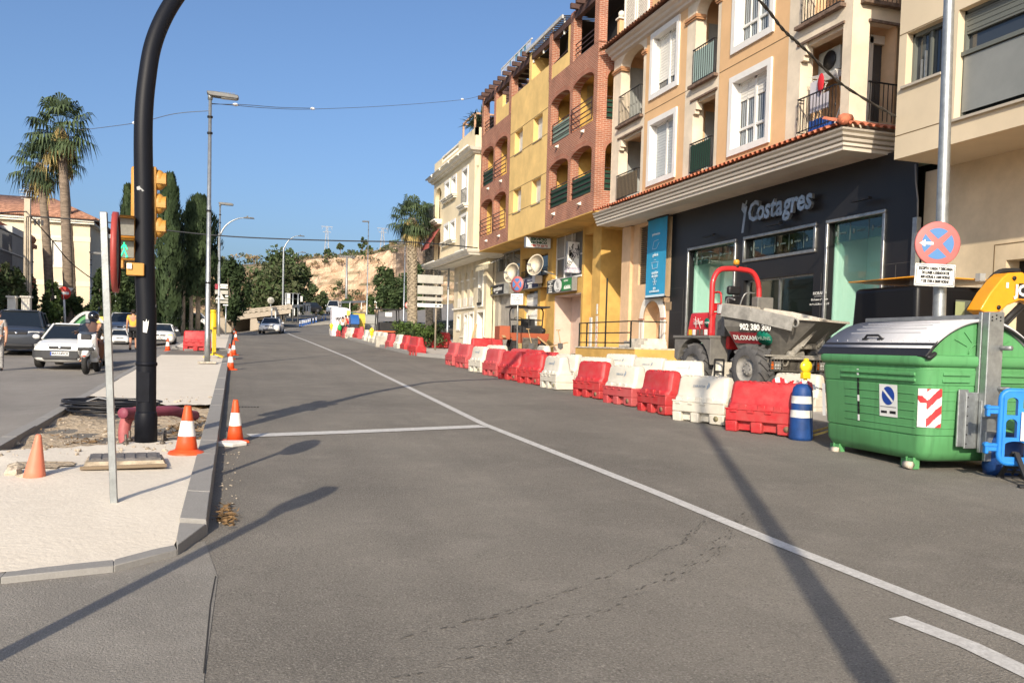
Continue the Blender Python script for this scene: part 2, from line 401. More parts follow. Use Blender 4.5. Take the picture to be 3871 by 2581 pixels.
far=edge(LX1,KX1,lambda t:16.1-1.5*min(1,t*1.5)+.2*t,24,.12,5)+[(KX1,31.6),(LX1,31.0)]
poly_sheet('median_pavement_mid',far,.09,conc)
poly_sheet('median_pavement_far',[(LX1,38.3),(-1.9,36.6),(KX1-.02,37.7),(KX1-.04,67),(LX1,60)],.09,conc)
# --- painted lines
def line(name,path,wd,m=linem,dz=.006,breaks=None):
    b=MB();n=len(path);vs=[]
    for i,(x,y) in enumerate(path):
        a=path[max(0,i-1)];c=path[min(n-1,i+1)];d=V((c[0]-a[0],c[1]-a[1])).normalized();nx,ny=-d.y,d.x
        for s in (-1,1): px,py=x+nx*wd/2*s,y+ny*wd/2*s;vs.append((px,py,zg(px,py)+dz))
    b.add(vs,[(2*i,2*i+1,2*i+3,2*i+2) for i in range(n-1)]);return struct(b.O(name,m,auto=False))
def pth(pp,sub=6):
    P=[G(*p) for p in pp];out=[]
    for a,c in zip(P,P[1:]):
        for i in range(sub): out.append((a.x+(c.x-a.x)*i/sub,a.y+(c.y-a.y)*i/sub))
    return out+[(P[-1].x,P[-1].y)]
line('road_marking',pth([(2500,1545),(2352,1483),(2130,1393),(1790,1252),(1500,1133),(1110,974),(1010,925),(940,891),(860,852),(800,822),(740,797),(700,781),(662,766)]),.13)
line('road_marking',pth([(662,766),(650,762),(655,757),(690,752),(740,742),(800,731)],4),.12)
line('road_marking',pth([(640,738),(700,727),(760,718)],4),.12)
line('road_marking',pth([(2380,1575),(2225,1497),(2060,1420)]),.14)
line('road_marking',pth([(572,1003),(800,994),(1110,981)]),.30,dz=.008)
skid=mt('tyre_mark',(.06,.056,.05),.85,0,(9,.95,(.14,.13,.113)),None,stretch=(1,1,1))
# tyre scuffs sweeping into the side street
def scuff(pp,wd,seed):
    b=MB();r=random.Random(seed);P=pth(pp,14)
    for i in range(len(P)-1):
        (x0,y0),(x1,y1)=P[i],P[i+1];d=V((x1-x0,y1-y0));L=d.length;d.normalize();k=max(1,int(L/.028))
        for j in range(k):
            if r.random()<.25: continue
            t=r.random();o=r.uniform(-.5,.5)*wd;l2=r.uniform(.008,.028);w2=r.uniform(.003,.009)
            cx,cy=x0+(x1-x0)*(j+t)/k-d.y*o,y0+(y1-y0)*(j+t)/k+d.x*o
            vs=[(cx+d.x*l2*a-d.y*w2*c,cy+d.y*l2*a+d.x*w2*c) for a,c in ((-1,-.6),(1,-1),(.8,1),(-1,.7))]
            b.add([(x,y,zg(x,y)+.005) for x,y in vs],[(0,1,2,3)])
    return struct(b.O('tyre_scuff',skid,auto=False))
scuff([(860,1568),(1150,1480),(1450,1380),(1620,1290),(1720,1180)],.12,1)
scuff([(900,1470),(1150,1420),(1400,1330),(1560,1250),(1620,1200)],.05,2)
# pavement crack line running from the median corner
line('road_joint',pth([(495,1330),(483,1400),(468,1568)],8),.007,mt('crack',(.03,.028,.026),.9),.007)
# drain slot and small manhole lid beside the kerb
p=G(96,1082,.06);b=MB();r_=random.Random(12);pts=[]
for i in range(18): a=2*PI*i/18;k=r_.uniform(.7,1.15);pts.append((p.x+.30*k*math.cos(a),p.y+.24*k*math.sin(a)))
b.add([(x,y,zg(x,y)+nose_dz(x,y)+.012) for x,y in pts],[tuple(range(18))]);struct(b.O('dug_hollow',dirt))
b=MB();p=G(564,936)
for i in range(9): b.bc((p.x-.2+i*.05,p.y,zg(p.x,p.y)+.006),(.022,.16,.01))
tag(b.O('drain_grate',mt('cast_iron',(.05,.045,.042),.7,.3)),'small iron drain grate set in the road beside the kerb','drain')
# --- right-hand pavements
def raised(name,f0,f1,ys,h,m,nx=3):
    b=MB();n=nx+1
    for y in ys:
        a,c=(f0(y) if callable(f0) else f0),(f1(y) if callable(f1) else f1)
        b.v.append(V((a,y,zg(a,y)-.05)))
        for i in range(n): x=a+(c-a)*i/nx;b.v.append(V((x,y,zg(x,y)+h)))
    k=n+1
    for j in range(len(ys)-1):
        for i in range(k-1): b.f.append((j*k+i,j*k+i+1,(j+1)*k+i+1,(j+1)*k+i));b.m.append(0);b.sm.append(False)
    for j in (0,len(ys)-1):
        b.f.append(tuple(range(j*k,j*k+k))+());b.m.append(0);b.sm.append(False)
    return struct(b.O(name,m))
raised('sidewalk',10.3,16.5,frange(-14,31,1.5),.12,pav)
raised('sidewalk_far',lambda y:7.6+max(0,(36.5-y)*.55),16.5,frange(33.4,62,1.2),.13,pav,5)
raised('sidewalk_drop',10.3,16.5,frange(31.02,33.36,.39),.07,mt('pale_grit',(.55,.52,.46),.95,0,(4,.4,(.42,.38,.32)),(18,.5,.02)))
b=MB()
kb=[(7.32+max(0,(36.5-y)*.55),y) for y in frange(33.3,60,1)];ki=[(x+.26,y) for x,y in kb]
kerb_blocks(b,kb,ki,.15,1.0);struct(b.O('kerb',kerbm,bev=.012))
# ---------------------------------------------------------------- buildings on the right
brick=brick_mat('red_brick',(.34,.117,.062),(.27,.09,.05),(.42,.29,.21))
brickh=brick_mat('brick_header',(.36,.13,.075),(.31,.105,.062),(.36,.22,.15),.075,.22,.01)
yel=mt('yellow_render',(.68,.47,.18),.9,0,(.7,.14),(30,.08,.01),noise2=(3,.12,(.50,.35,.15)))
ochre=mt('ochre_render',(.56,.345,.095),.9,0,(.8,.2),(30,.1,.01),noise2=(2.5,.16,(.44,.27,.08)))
groove=mt('joint_line',(.16,.11,.05),.9)
rail_m=mt('railing_paint',(.05,.022,.018),.5)
railk=mt('black_iron',(.012,.012,.012),.5)
net=mt('green_netting',(.012,.05,.03),.85,0,(40,.5))
netp=mt('pale_netting',(.20,.27,.22),.85,0,(60,.35))
wood=mt('brown_beam',(.075,.04,.032),.75,0,(6,.3))
shut=mt('white_shutter',(.70,.68,.62),.65,0,(3,.08),None,stretch=(1,1,1))
whiter=mt('white_render',(.76,.72,.62),.85,0,(1.5,.1))
creamr=mt('cream_trim',(.66,.57,.44),.88,0,(1.2,.12),(40,.06,.01))
orng=mt('peach_render',(.64,.41,.215),.9,0,(.6,.08),(40,.06,.01))
peach=mt('peach_base',(.66,.45,.27),.9,0,(1.2,.12))
tile=mt('clay_tile',(.46,.145,.075),.85,0,(7,.35),None,noise2=(2,.3,(.30,.12,.08)))
tiled=mt('old_clay_tile',(.22,.10,.062),.9,0,(7,.4))
stain=mt('grey_moulding',(.56,.51,.43),.9,0,(1.0,.5,(.40,.36,.31)),None,stretch=(1,.4,3))
soff=mt('soffit_render',(.58,.50,.40),.9,0,(.8,.15))
beige=mt('beige_render',(.63,.53,.375),.9,0,(.5,.07),(45,.05,.008))
beige2=mt('beige_base_render',(.60,.49,.33),.9,0,(.9,.14),(30,.08,.01))
darkint=mt('dark_interior',(.02,.018,.016),.9)
blkst=mt('dark_cladding',(.014,.014,.016),.38,0,(1.1,.4,(.024,.022,.02)),None,.4)
frame=mt('shop_frame_metal',(.42,.42,.40),.35,.85,(6,.2))
pmint=mt('mint_panel',(.50,.72,.64),.6)
def glassmat(name,tint,refl=.22):
    m,n,l,b=nodemat(name);o=n['Material Output'];n.remove(b)
    t=n.new('ShaderNodeBsdfTransparent');t.inputs[0].default_value=(*tint,1);g=n.new('ShaderNodeBsdfGlossy');g.inputs['Roughness'].default_value=.02;g.inputs[0].default_value=(.9,.95,.95,1)
    fr=n.new('ShaderNodeLayerWeight');fr.inputs[0].default_value=.35;ad=n.new('ShaderNodeMath');ad.operation='MULTIPLY_ADD';ad.inputs[1].default_value=refl;ad.inputs[2].default_value=.02;l.new(fr.outputs[1],ad.inputs[0])
    mx=n.new('ShaderNodeMixShader');l.new(ad.outputs[0],mx.inputs[0]);l.new(t.outputs[0],mx.inputs[1]);l.new(g.outputs[0],mx.inputs[2]);l.new(mx.outputs[0],o.inputs[0]);return m
shopglass=glassmat('shop_glass',(.82,.90,.86),.2)
winglass=mt('window_glass',(.035,.042,.05),.05,0,None,None,.9)
signw=mt('sign_white',(.74,.74,.70),.6,0,(3,.08))
signk=mt('sign_black',(.012,.012,.014),.5)
signr=mt('sign_red_text',(.50,.10,.08),.6)
def railing(parent,name,m,X,y0,y1,z0,z1,n=5,out=.0,mesh=None,posts=0,ticks=True):
    """horizontal-bar balcony rail standing in a -X opening"""
    b=MB()
    for i in range(n):
        z=z0+(z1-z0)*(i/(n-1))
        b.beam((X-out*(i%2),y0,z),(X-out*(i%2),y1,z),.03,.035)
    b.beam((X,y0+.03,z0),(X,y0+.03,z1),.03,.03);b.beam((X,y1-.03,z0),(X,y1-.03,z1),.03,.03)
    o=b.O(name,m,parent,W=1)
    if mesh:
        k=MB();k.box(X+.02,y0+.02,z0,X+.032,y1-.02,z1-.06);k.O('balcony_screen',mesh,o,W=1)
    return o
# ======== brick and yellow apartment building
BB=tg('apartment_building','yellow and red brick apartment block with arched balconies and a brown rooftop pergola','building',(13.2,39.5,zg(13.2,39.5)))
H1=[(31.55,33.78),(34.08,36.38),(42.80,45.02),(45.30,47.55)]
for u0,u1,hs in ((31.2,36.75,H1[:2]),(42.3,47.8,H1[2:])):
    holes=[];b=MB()
    for a,c in hs: holes+=[(a,c,7.68,9.66,.30),(a,c,10.48,12.52,.30)]
    b.wall(FX(13.2),u0,u1,6.94,13.43,holes,.36);b.O('brick_wall',brick,BB,W=1)
b=MB()
# side wall facing the street bend, arched too
b.wall(FY(31.2),13.2,17.5,6.94,13.43,[(13.62,15.0,7.75,9.75,.5),(13.62,15.0,10.5,12.55,.5)],.34)
b.quad((13.2,47.8,6.94),(20,47.8,6.94),(20,47.8,13.43),(13.2,47.8,13.43))
b.quad((13.2,31.2,13.43),(13.2,36.75,13.43),(20,36.75,13.43),(20,31.2,13.43))
b.O('brick_side_wall',brick,BB,W=1)
each('brick_post',brick,BB,[(13.19,y0,13.40,13.55,y1,zt) for y0,y1,zt in ((31.2,31.62,16.0),(33.85,34.22,15.5),(36.42,36.78,15.5),(42.32,42.68,15.5),(45.03,45.36,15.5),(47.46,47.8,15.5))]+[(15.2,31.2,13.4,15.5,31.5,16.0)])
b=MB()
b.wall(FX(13.205),36.75,42.3,6.94,14.17,[(40.32,41.56,8.2,9.37),(37.48,38.74,8.2,9.37),(40.32,41.56,11.1,12.25),(37.48,38.74,11.1,12.25)],.35)
b.box(13.205,36.78,14.165,13.5,42.3,14.175)
b.box(13.21,34.22,13.425,13.4,36.42,14.02);b.box(13.21,34.22,14.02,13.4,34.5,15.1)
b.box(13.21,42.68,13.425,13.4,45.03,14.1);b.box(13.21,43.9,14.1,13.4,45.03,14.75)
b.box(13.22,39.25,14.17,14.6,39.62,15.5);b.box(13.8,36.9,14.17,14.0,39.2,14.6)
b.box(17.0,31.6,13.43,17.2,47.6,14.9)
b.O('rendered_wall',yel,BB,W=1)
b=MB()
for z in (12.28,11.12,9.39,8.23): b.box(13.196,36.75,z,13.204,42.3,z+.022)
b.O('joint_line',groove,BB,W=1)
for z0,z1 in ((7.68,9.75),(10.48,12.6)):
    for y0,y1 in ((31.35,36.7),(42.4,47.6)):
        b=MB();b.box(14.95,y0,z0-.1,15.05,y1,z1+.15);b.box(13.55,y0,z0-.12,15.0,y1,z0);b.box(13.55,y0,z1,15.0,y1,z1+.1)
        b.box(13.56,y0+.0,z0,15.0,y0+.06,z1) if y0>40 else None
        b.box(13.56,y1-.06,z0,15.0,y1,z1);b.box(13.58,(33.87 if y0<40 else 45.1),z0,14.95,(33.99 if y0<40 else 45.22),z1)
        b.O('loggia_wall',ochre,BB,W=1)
b=MB()   # header arches 12 mm proud
for hs in H1:
    for sp in (9.36,12.22):
        a,c=hs;N=14;vs=[]
        for rr,dz in ((0,0),(.21,.21)):
            for i in range(N+1):
                t=PI*i/N;vs.append((13.187,(a+c)/2+((c-a)/2+rr*.55)*math.cos(t),sp+(.30+dz)*math.sin(t)))
        n=N+1;b.add(vs,[(i,i+1,n+i+1,n+i) for i in range(N)])
for sp in (9.25,12.05):
    N=14;vs=[]
    for rr in (0,.2):
        for i in range(N+1): t=PI*i/N;vs.append((14.31+(.69+rr*.6)*math.cos(t),31.187,sp+(.5+rr)*math.sin(t)))
    n=N+1;b.add(vs,[(i,i+1,n+i+1,n+i) for i in range(N)])
b.O('arch_course',brickh,BB,W=1)
for z0,y0,y1,l in ((8.2,40.32,41.56,0),(8.2,37.48,38.74,0),(11.1,40.32,41.56,0),(11.1,37.48,38.74,0)):
    b=MB();b.box(13.45,y0,z0,13.5,y1,z0+1.17)
    wn=b.O('window',shut,BB,W=1)
    b=MB()
    for i in range(24): b.box(13.441,y0+.05,z0+.03+i*.045,13.449,y1-.05,z0+.062+i*.045)
    b.box(13.44,y0,z0+1.05,13.45,y1,z0+1.17);b.O('shutter',shut,wn,W=1)
    b=MB();b.box(13.17,y0-.02,z0-.035,13.46,y1+.02,z0);b.O('sill',mt('sill_stone',(.30,.24,.16),.8),wn,W=1)
scr=[(0,7.68,net),(1,7.68,net),(0,10.48,None),(1,10.48,netp),(2,7.68,None),(3,7.68,None),(2,10.48,None),(3,10.48,net)]
for i,z,m in scr: railing(BB,'balcony_railing',rail_m,13.3 if m else 13.16,H1[i][0],H1[i][1],z+.08,z+.92,5,.03,m)
for z in (7.75,10.5):
    b=MB()
    for i in range(5): b.beam((13.62,31.3,z+.1+i*.2),(15,31.3,z+.1+i*.2),.03,.03)
    o=b.O('balcony_railing',rail_m,BB,W=1);k=MB();k.box(13.63,31.33,z+.02,14.98,31.34,z+.8);k.O('balcony_screen',net,o,W=1)
b=MB()
for y0,y1 in ((31.62,33.85),(36.78,36.9),(45.36,47.46)):
    for i in range(4): b.beam((13.3,y0,13.52+i*.2),(13.3,y1,13.52+i*.2),.03,.03)
b.beam((13.3,34.5,14.25),(13.3,36.4,14.1),.04,.04)
b.O('terrace_railing',rail_m,BB,W=1)
# pergola
each('pergola_beam',wood,BB,[(13.22,y0,15.16,13.42,y1,15.44) for y0,y1 in ((31.6,33.9),(34.2,36.5),(36.7,39.3),(39.6,42.4),(42.6,45.1),(45.3,47.5))]+[(13.2,31.3,15.6,15.4,31.5,15.85),(13.25,31.5,15.5,13.45,33.9,15.8),(17.0,31.6,15.2,17.2,47.6,15.44)]+[(12.88,y-.07,15.44,17.2,y+.07,15.64) for y in (32.0,32.9,33.5,39.75,40.5,41.3,42.1,42.9,43.8,44.6,45.4,46.2,46.9,47.6)])
b=MB()
e0,e1=atX(1700/1.6459+1345/3.1357/1.6459,183/3.1357/1.6459,13.1),atX(1700/1.6459+905/3.1357/1.6459,612/3.1357/1.6459,13.1)
for i in range(40):
    y0=e0.y+(e1.y-e0.y)*i/40;y1=e0.y+(e1.y-e0.y)*(i+1)/40;z0=e0.z+(e1.z-e0.z)*i/40;dz=.02*(i%2)
    b.add([(13.1,y0,z0+dz),(13.1,y1,z0+dz),(17.5,y1,z0+.6+dz),(17.5,y0,z0+.6+dz)],[(0,1,2,3)])
b.box(13.05,e0.y,min(e0.z,e1.z)-.12,13.13,e1.y,max(e0.z,e1.z)+.01)
b.O('terrace_canopy',mt('corrugated_sheet',(.50,.49,.46),.55,.2,(3,.2)),BB,W=1)
each('canopy_post',white,BB,[(13.25,y-.03,15.0,13.31,y+.03,e0.z+.05) for y in (35.2,36.6,37.8,39.2)])
b=MB();y=39.7
while y<44.6:
    zt=16.25;b.add([(13.3,y,zt),(13.3,y+.16,zt),(13.3,y+.1,zt-.32-.06*rnd.random()),(13.3,y+.05,zt-.3)],[(0,1,2,3)],rnd.choice((0,1,0)));y+=.19
b.box(13.28,39.6,16.25,13.34,44.6,16.3);b.box(13.3,39.6,15.6,14.4,44.6,15.66)
b.O('awning_fringe',[white,mt('teal_fringe',(.09,.22,.22),.8)],BB,W=1)
each('terrace_shade',mt('shade_cloth',(.02,.02,.022),.9),BB,((13.6,31.6,15.35,17,33.9,15.38),(13.6,34.2,15.30,17,39.3,15.33),(14.6,31.5,13.6,14.63,33.8,15.3),(13.8,34.6,13.5,13.83,36.3,15.2)))
for y,z in ((35.6,7.33),(32.6,7.33),(35.4,10.2),(32.5,10.2),(46.2,7.3),(43.8,7.3),(46.1,10.15),(43.7,10.15)):
    b=MB();b.add([(13.2,y-.1,z),(13.2,y+.1,z),(13.2,y+.1,z+.14),(13.2,y-.1,z+.14),(13.03,y-.07,z+.05),(13.03,y+.07,z+.05)],[(0,1,5,4),(4,5,2,3),(1,2,5),(0,4,3)])
    b.O('spout_cover',whiter,BB,W=1)
b=MB();b.box(14.85,32.1,11.4,14.94,32.45,11.95);b.O('wall_ornament',tile,BB,W=1)
b=MB()
for i in range(7): b.add([(13.75,33.55-.09*i,10.5),(13.75,33.5-.09*i,12.4),(13.72,33.46-.09*i,12.4),(13.72,33.5-.09*i,10.5)],[(0,1,2,3)])
b.O('curtain',mt('sea_curtain',(.25,.42,.36),.9),BB,W=1)
b=MB();b.box(13.7,45.4,7.75,13.74,46.9,9.5);b.O('balcony_screen',mt('grey_curtain',(.22,.24,.25),.9,0,(8,.2)),BB,W=1)
# main mass and ground floor
b=MB();b.box(15.06,31.22,6.96,24,47.78,13.4);b.box(13.5,36.9,6.96,15.1,42.2,14.1);b.O('core',mt('core_render',(.3,.2,.07),.9),BB,W=1)
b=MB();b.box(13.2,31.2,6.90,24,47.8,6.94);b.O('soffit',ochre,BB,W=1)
g0=lambda y:zg(14.6,y)+.12
b=MB()
b.wall(FX(14.6),35.4,44.42,.6,6.9,[(35.62,38.98,.6,4.05),(35.62,39.42,4.82,6.86),(40.05,44.1,5.2,6.22),(41.4,43.45,.6,4.5),(39.95,41.0,.6,4.55)],.3)
b.wall(FY(35.4),14.6,15.6,.6,6.9,[],.1)
b.box(14.50,33.32,.6,15.6,34.2,6.9);b.box(15.2,34.2,.6,15.6,35.4,6.9);b.box(14.55,30.95,.6,15.6,31.25,6.9)
b.box(16.2,31.2,.6,16.3,33.4,6.9);b.box(14.62,31.0,6.55,16.3,35.4,6.9)
for y0,y1,z in ((34.2,35.4,4.45),(34.2,35.4,3.75)): b.box(15.17,y0,z,15.2,y1,z+.05)
b.box(14.9,39.5,.6,15.0,44.4,6.9);b.box(14.95,39.4,.6,18,39.5,6.9)
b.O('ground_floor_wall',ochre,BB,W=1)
b=MB();b.wall(FX(14.62),44.42,49.3,.6,6.9,[(44.5,48.9,5.85,6.85),(45.3,48.3,.6,4.5),(44.9,46.6,4.9,5.7,.6)],.25);b.box(14.95,44.45,.6,15.0,49.2,6.9)
b.O('shopfront_wall',mt('stained_grey_render',(.36,.33,.27),.9,0,(.8,.4,(.24,.22,.18))),BB,W=1)
b=MB()
for i in range(46): z=1.5+i*.066;b.box(14.78-.012*(i%2),45.32,z,14.83,48.28,z+.06)
b.O('roller_shutter',mt('steel_shutter',(.44,.41,.36),.55,.3,(3,.2)),BB,W=1)
b=MB();b.box(14.74,44.5,5.87,14.76,48.9,6.83)
wn=b.O('window',winglass,BB,W=1);b=MB()
for y in (44.5,46.0,47.4,48.86): b.box(14.7,y,5.86,14.745,y+.05,6.84)
b.box(14.7,44.5,5.86,14.745,48.9,5.91);b.O('frame',frame,wn,W=1)
b=MB();b.box(14.8,40.05,5.22,14.82,44.1,6.2);wn=b.O('window',winglass,BB,W=1);b=MB()
for i in range(20): b.beam((14.58,40.1+i*.208,5.22),(14.58,40.1+i*.208,5.55),.014,.014)
b.beam((14.58,40.05,5.24),(14.58,44.1,5.24),.03,.03);b.beam((14.58,40.05,5.52),(14.58,44.1,5.52),.03,.03)
for y in (41.4,42.8): b.box(14.77,y,5.22,14.80,y+.05,6.2)
b.box(14.45,39.9,5.12,14.7,44.2,5.17);b.O('window_grille',railk,wn,W=1)
b=MB();b.box(14.86,41.4,1.3,14.88,43.45,4.5);dr=b.O('door',winglass,BB,W=1);b=MB()   # latticed white grille door
n=11
for i in range(n+1):
    y=41.42+2.0*i/n
    pts=[(14.72,y+.055*math.sin(k*.9),1.35+k*.13) for k in range(24)];b.tube(pts,.014,5)
    pts=[(14.72,y-.055*math.sin(k*.9),1.35+k*.13) for k in range(24)];b.tube(pts,.014,5)
b.box(14.70,41.4,3.75,14.73,43.45,3.9);b.O('lattice_grille',white,dr,W=1)
b=MB();b.box(14.86,39.95,1.3,14.88,41.0,4.5);b.O('door',ochre,BB,W=1)
# office with the big window
b=MB();b.box(14.85,35.62,4.82,14.87,39.42,6.86);wn=b.O('window',mt('frosted_pane',(.10,.105,.10),.3,0,(60,.3)),BB,W=1);b=MB()
b.box(14.56,35.6,4.76,14.9,39.44,4.84)
for y in (35.62,37.4,38.3,39.37): b.box(14.8,y,4.82,14.85,y+.06,6.86)
b.box(14.8,35.6,5.8,14.85,39.4,5.87);b.O('frame',white,wn,W=1)
b=MB();b.box(14.82,37.0,5.9,14.84,39.36,6.84);b.O('lattice_panel',mt('lattice_grey',(.33,.32,.29),.7,0,(45,.6)),wn,W=1)
b=MB();b.box(15.5,35.62,1.3,15.54,37.2,4.05);b.O('door',winglass,BB,W=1)
b=MB();b.box(15.46,37.1,1.3,15.56,37.22,4.05);b.box(15.46,35.62,1.3,15.55,37.1,2.0);b.box(15.46,37.22,1.3,15.56,38.98,4.05);b.box(14.62,38.9,1.0,15.5,39.0,4.1);b.box(14.62,35.6,4.0,15.6,39,4.1)
b.O('lobby_wall',mt('pink_lobby',(.58,.44,.36),.85,0,(2,.08)),BB,W=1)
b=MB();b.box(15.44,36.55,3.2,15.452,36.8,3.6);b.box(14.44,34.0,.9,14.495,34.2,2.9)
b.O('wall_notice',mt('paper_notice',(.55,.53,.5),.8,0,(12,.3)),BB,W=1)
b=MB();b.box(14.48,33.42,1.5,14.497,33.62,2.95);b.box(14.48,33.45,3.02,14.497,33.6,3.45)
nt_=b.O('paper_strip',mt('poster_paper',(.62,.58,.52),.8,0,(10,.25)),BB,W=1);b=MB()
for i in range(6): b.box(14.472,33.44,1.62+i*.2,14.479,33.49,1.72+i*.2)
b.O('red_print',signr,nt_,W=1)
b=MB();b.box(16.16,32.2,2.6,16.19,32.5,4.3)
for i in range(3): b.box(16.14,32.26,2.75+i*.5,16.158,32.44,2.98+i*.5,1)
b.O('striped_pole_sign',[signk,signw],BB,W=1)
# railed ramp in front
RM=tg('access_ramp','yellow rendered ramp with a dark railing in front of the brick apartment block','ramp',(13.3,32.4,zg(13.3,32.4)))
ra=atX(1322,797,12.75);rb=atX(1452,800,12.75)
b=MB();b.box(12.75,rb.y-.2,.5,14.5,ra.y,(ra.z+rb.z)/2-.02);b.O('ramp_wall',ochre,RM,W=1)
b=MB();b.box(12.72,rb.y-.2,(ra.z+rb.z)/2-.02,14.5,ra.y+.03,(ra.z+rb.z)/2+.03);b.O('ramp_slab',mt('ramp_concrete',(.5,.45,.36),.9,0,(6,.4)),RM,W=1)
b=MB();zt=atX(1340,742,12.85).z;zb=(ra.z+rb.z)/2
ya,yb=atX(1330,790,12.85).y,atX(1448,790,12.85).y
for y in (ya,ya-.75,yb): b.beam((12.85,y,zb),(12.85,y,zt),.045,.045)
for z in (zt,zb+(zt-zb)*.58,zb+(zt-zb)*.2): b.beam((12.85,ya,z),(12.85,yb,z),.04,.04)
b.beam((12.85,yb,zt),(14.2,yb,zt),.04,.04);b.beam((12.85,(ya+yb)/2-.2,zb),(12.85,(ya+yb)/2-.2,zt+1.6),.045,.045);b.O('handrail',mt('dark_green_iron',(.012,.018,.016),.5),RM,W=1)
b=MB();b.box(13.3,yb+.1,zb+.03,14.3,yb+1.9,zb+.14);b.box(13.45,yb+.15,zb+.14,14.3,yb+1.8,zb+.27);b.box(13.6,yb+.2,zb+.27,14.3,yb+1.7,zb+.36)
b.O('steps',mt('step_stone',(.60,.55,.46),.85,0,(4,.2)),RM,W=1)
# ======== peach building over the dark tile shop
OX=13.75
OB=tg('shop_building','peach apartment building with white window surrounds above a dark tiled shopfront','building',(OX,24,zg(OX,24)))
b=MB()
wins=[(25.85,27.57,10.46,12.41),(25.85,27.57,7.47,9.42),(20.57,22.32,10.43,12.41),(20.57,22.32,7.47,9.42)]
ops=[(28.32,30.22,7.18,9.54),(23.32,24.66,7.18,9.54),(17.56,19.18,7.18,9.54),(28.32,30.22,9.97,12.66,.42),(23.32,24.66,9.97,12.66,.42),(17.56,19.18,9.97,12.66,.42)]
b.wall(FX(OX),25.2,28.12,7.0,13.0,wins[:2]+[],.30)
b.wall(FX(OX),19.72,23.15,7.0,13.0,wins[2:],.30)
b.O('peach_wall',orng,OB,W=1)
for q in ((28.12,30.85,0),(23.15,25.2,1),(17.25,19.72,2)): b=MB();b.wall(FX(OX-.004),q[0],q[1],7.0,13.0,[ops[q[2]],ops[q[2]+3]],.38);b.O('cream_bay',creamr,OB,W=1)
b=MB()
b.wall(FY(17.25),OX,18,7.0,13.0,[(OX+.5,16.2,7.18,9.54),(OX+.5,16.2,9.97,12.3)],.3)
b.quad((OX,30.85,7),(18,30.85,7),(18,30.85,13),(OX,30.85,13))
for y in (30.22,24.66,19.18):   # corbels and beams over the lower openings
    each('corbel',creamr,OB,((OX-.01,y-.22,9.2,OX+.2,y,9.54),(OX-.012,y-.14,9.08,OX+.15,y,9.2)))
for a,c in ((28.32,30.22),(23.32,24.66),(17.56,19.18)): each('lintel',creamr,OB,[(OX+.06,a,9.42,OX+.3,c,9.54)])
b.O('cream_side_wall',creamr,OB,W=1)
L_=[(OX+.2,17.09,9.88,16.2,17.24,9.97),(OX+.45,17.19,9.5,16.2,17.245,9.56)]
for a,c in ((28.2,30.3),(23.2,24.8),(17.5,19.3)): L_+=[(OX-.16,a,9.88,OX+.2,c,9.97),(OX-.05,a,9.49,OX-.005,c,9.55)]
each('balcony_ledge',mt('brown_ledge',(.16,.11,.08),.85,0,(8,.4)),OB,L_)
for y0,y1 in ((30.15,30.87),(28.1,28.34),(24.6,25.25),(23.13,23.36),(19.12,19.76)):
    b=MB()
    for k,d in enumerate((.05,.08,.06)): b.box(OX-d,y0-d*.6,12.06+k*.055,OX+.3,y1+d*.6,12.105+k*.055)
    b.O('pillar_cap',mt('terracotta_cap',(.42,.22,.11),.85),OB,W=1)
b=MB()
for z in (9.93,): b.box(OX-.005,23.36,z,OX-.001,28.1,z+.025);b.box(OX-.005,19.75,z,OX-.001,23.13,z+.025)
b.O('joint_line',groove,OB,W=1)
for a,c,z0,z1 in ((28.2,30.75,7.1,9.6),(28.2,30.75,9.97,12.8),(23.2,25.1,7.1,9.6),(23.2,25.1,9.97,12.8),(17.3,19.6,7.1,9.6),(17.3,19.6,9.97,12.8)):
    b=MB();b.box(15.05,a,z0,15.1,c,z1);b.box(14.14,c-.05,z0,15.1,c,z1);b.box(14.14,a,z0-.06,15.1,c,z0);b.box(14.14,a,z1,15.1,c,z1+.05)
    if a>18: b.box(14.14,a,z0,15.1,a+.05,z1)
    b.O('loggia_wall',peach,OB,W=1)
b=MB()
for y,z0 in ((25.03,7.2),(25.03,10.0)): b.box(14.42,y,z0,15.04,y+.015,z0+2.15)
for z0 in (7.2,10.0): b.box(14.2,30.66,z0,15.04,30.69,z0+2.4)
b.O('balcony_door',mt('grey_shutter',(.32,.34,.33),.7,0,(2,.1)),OB,W=1)
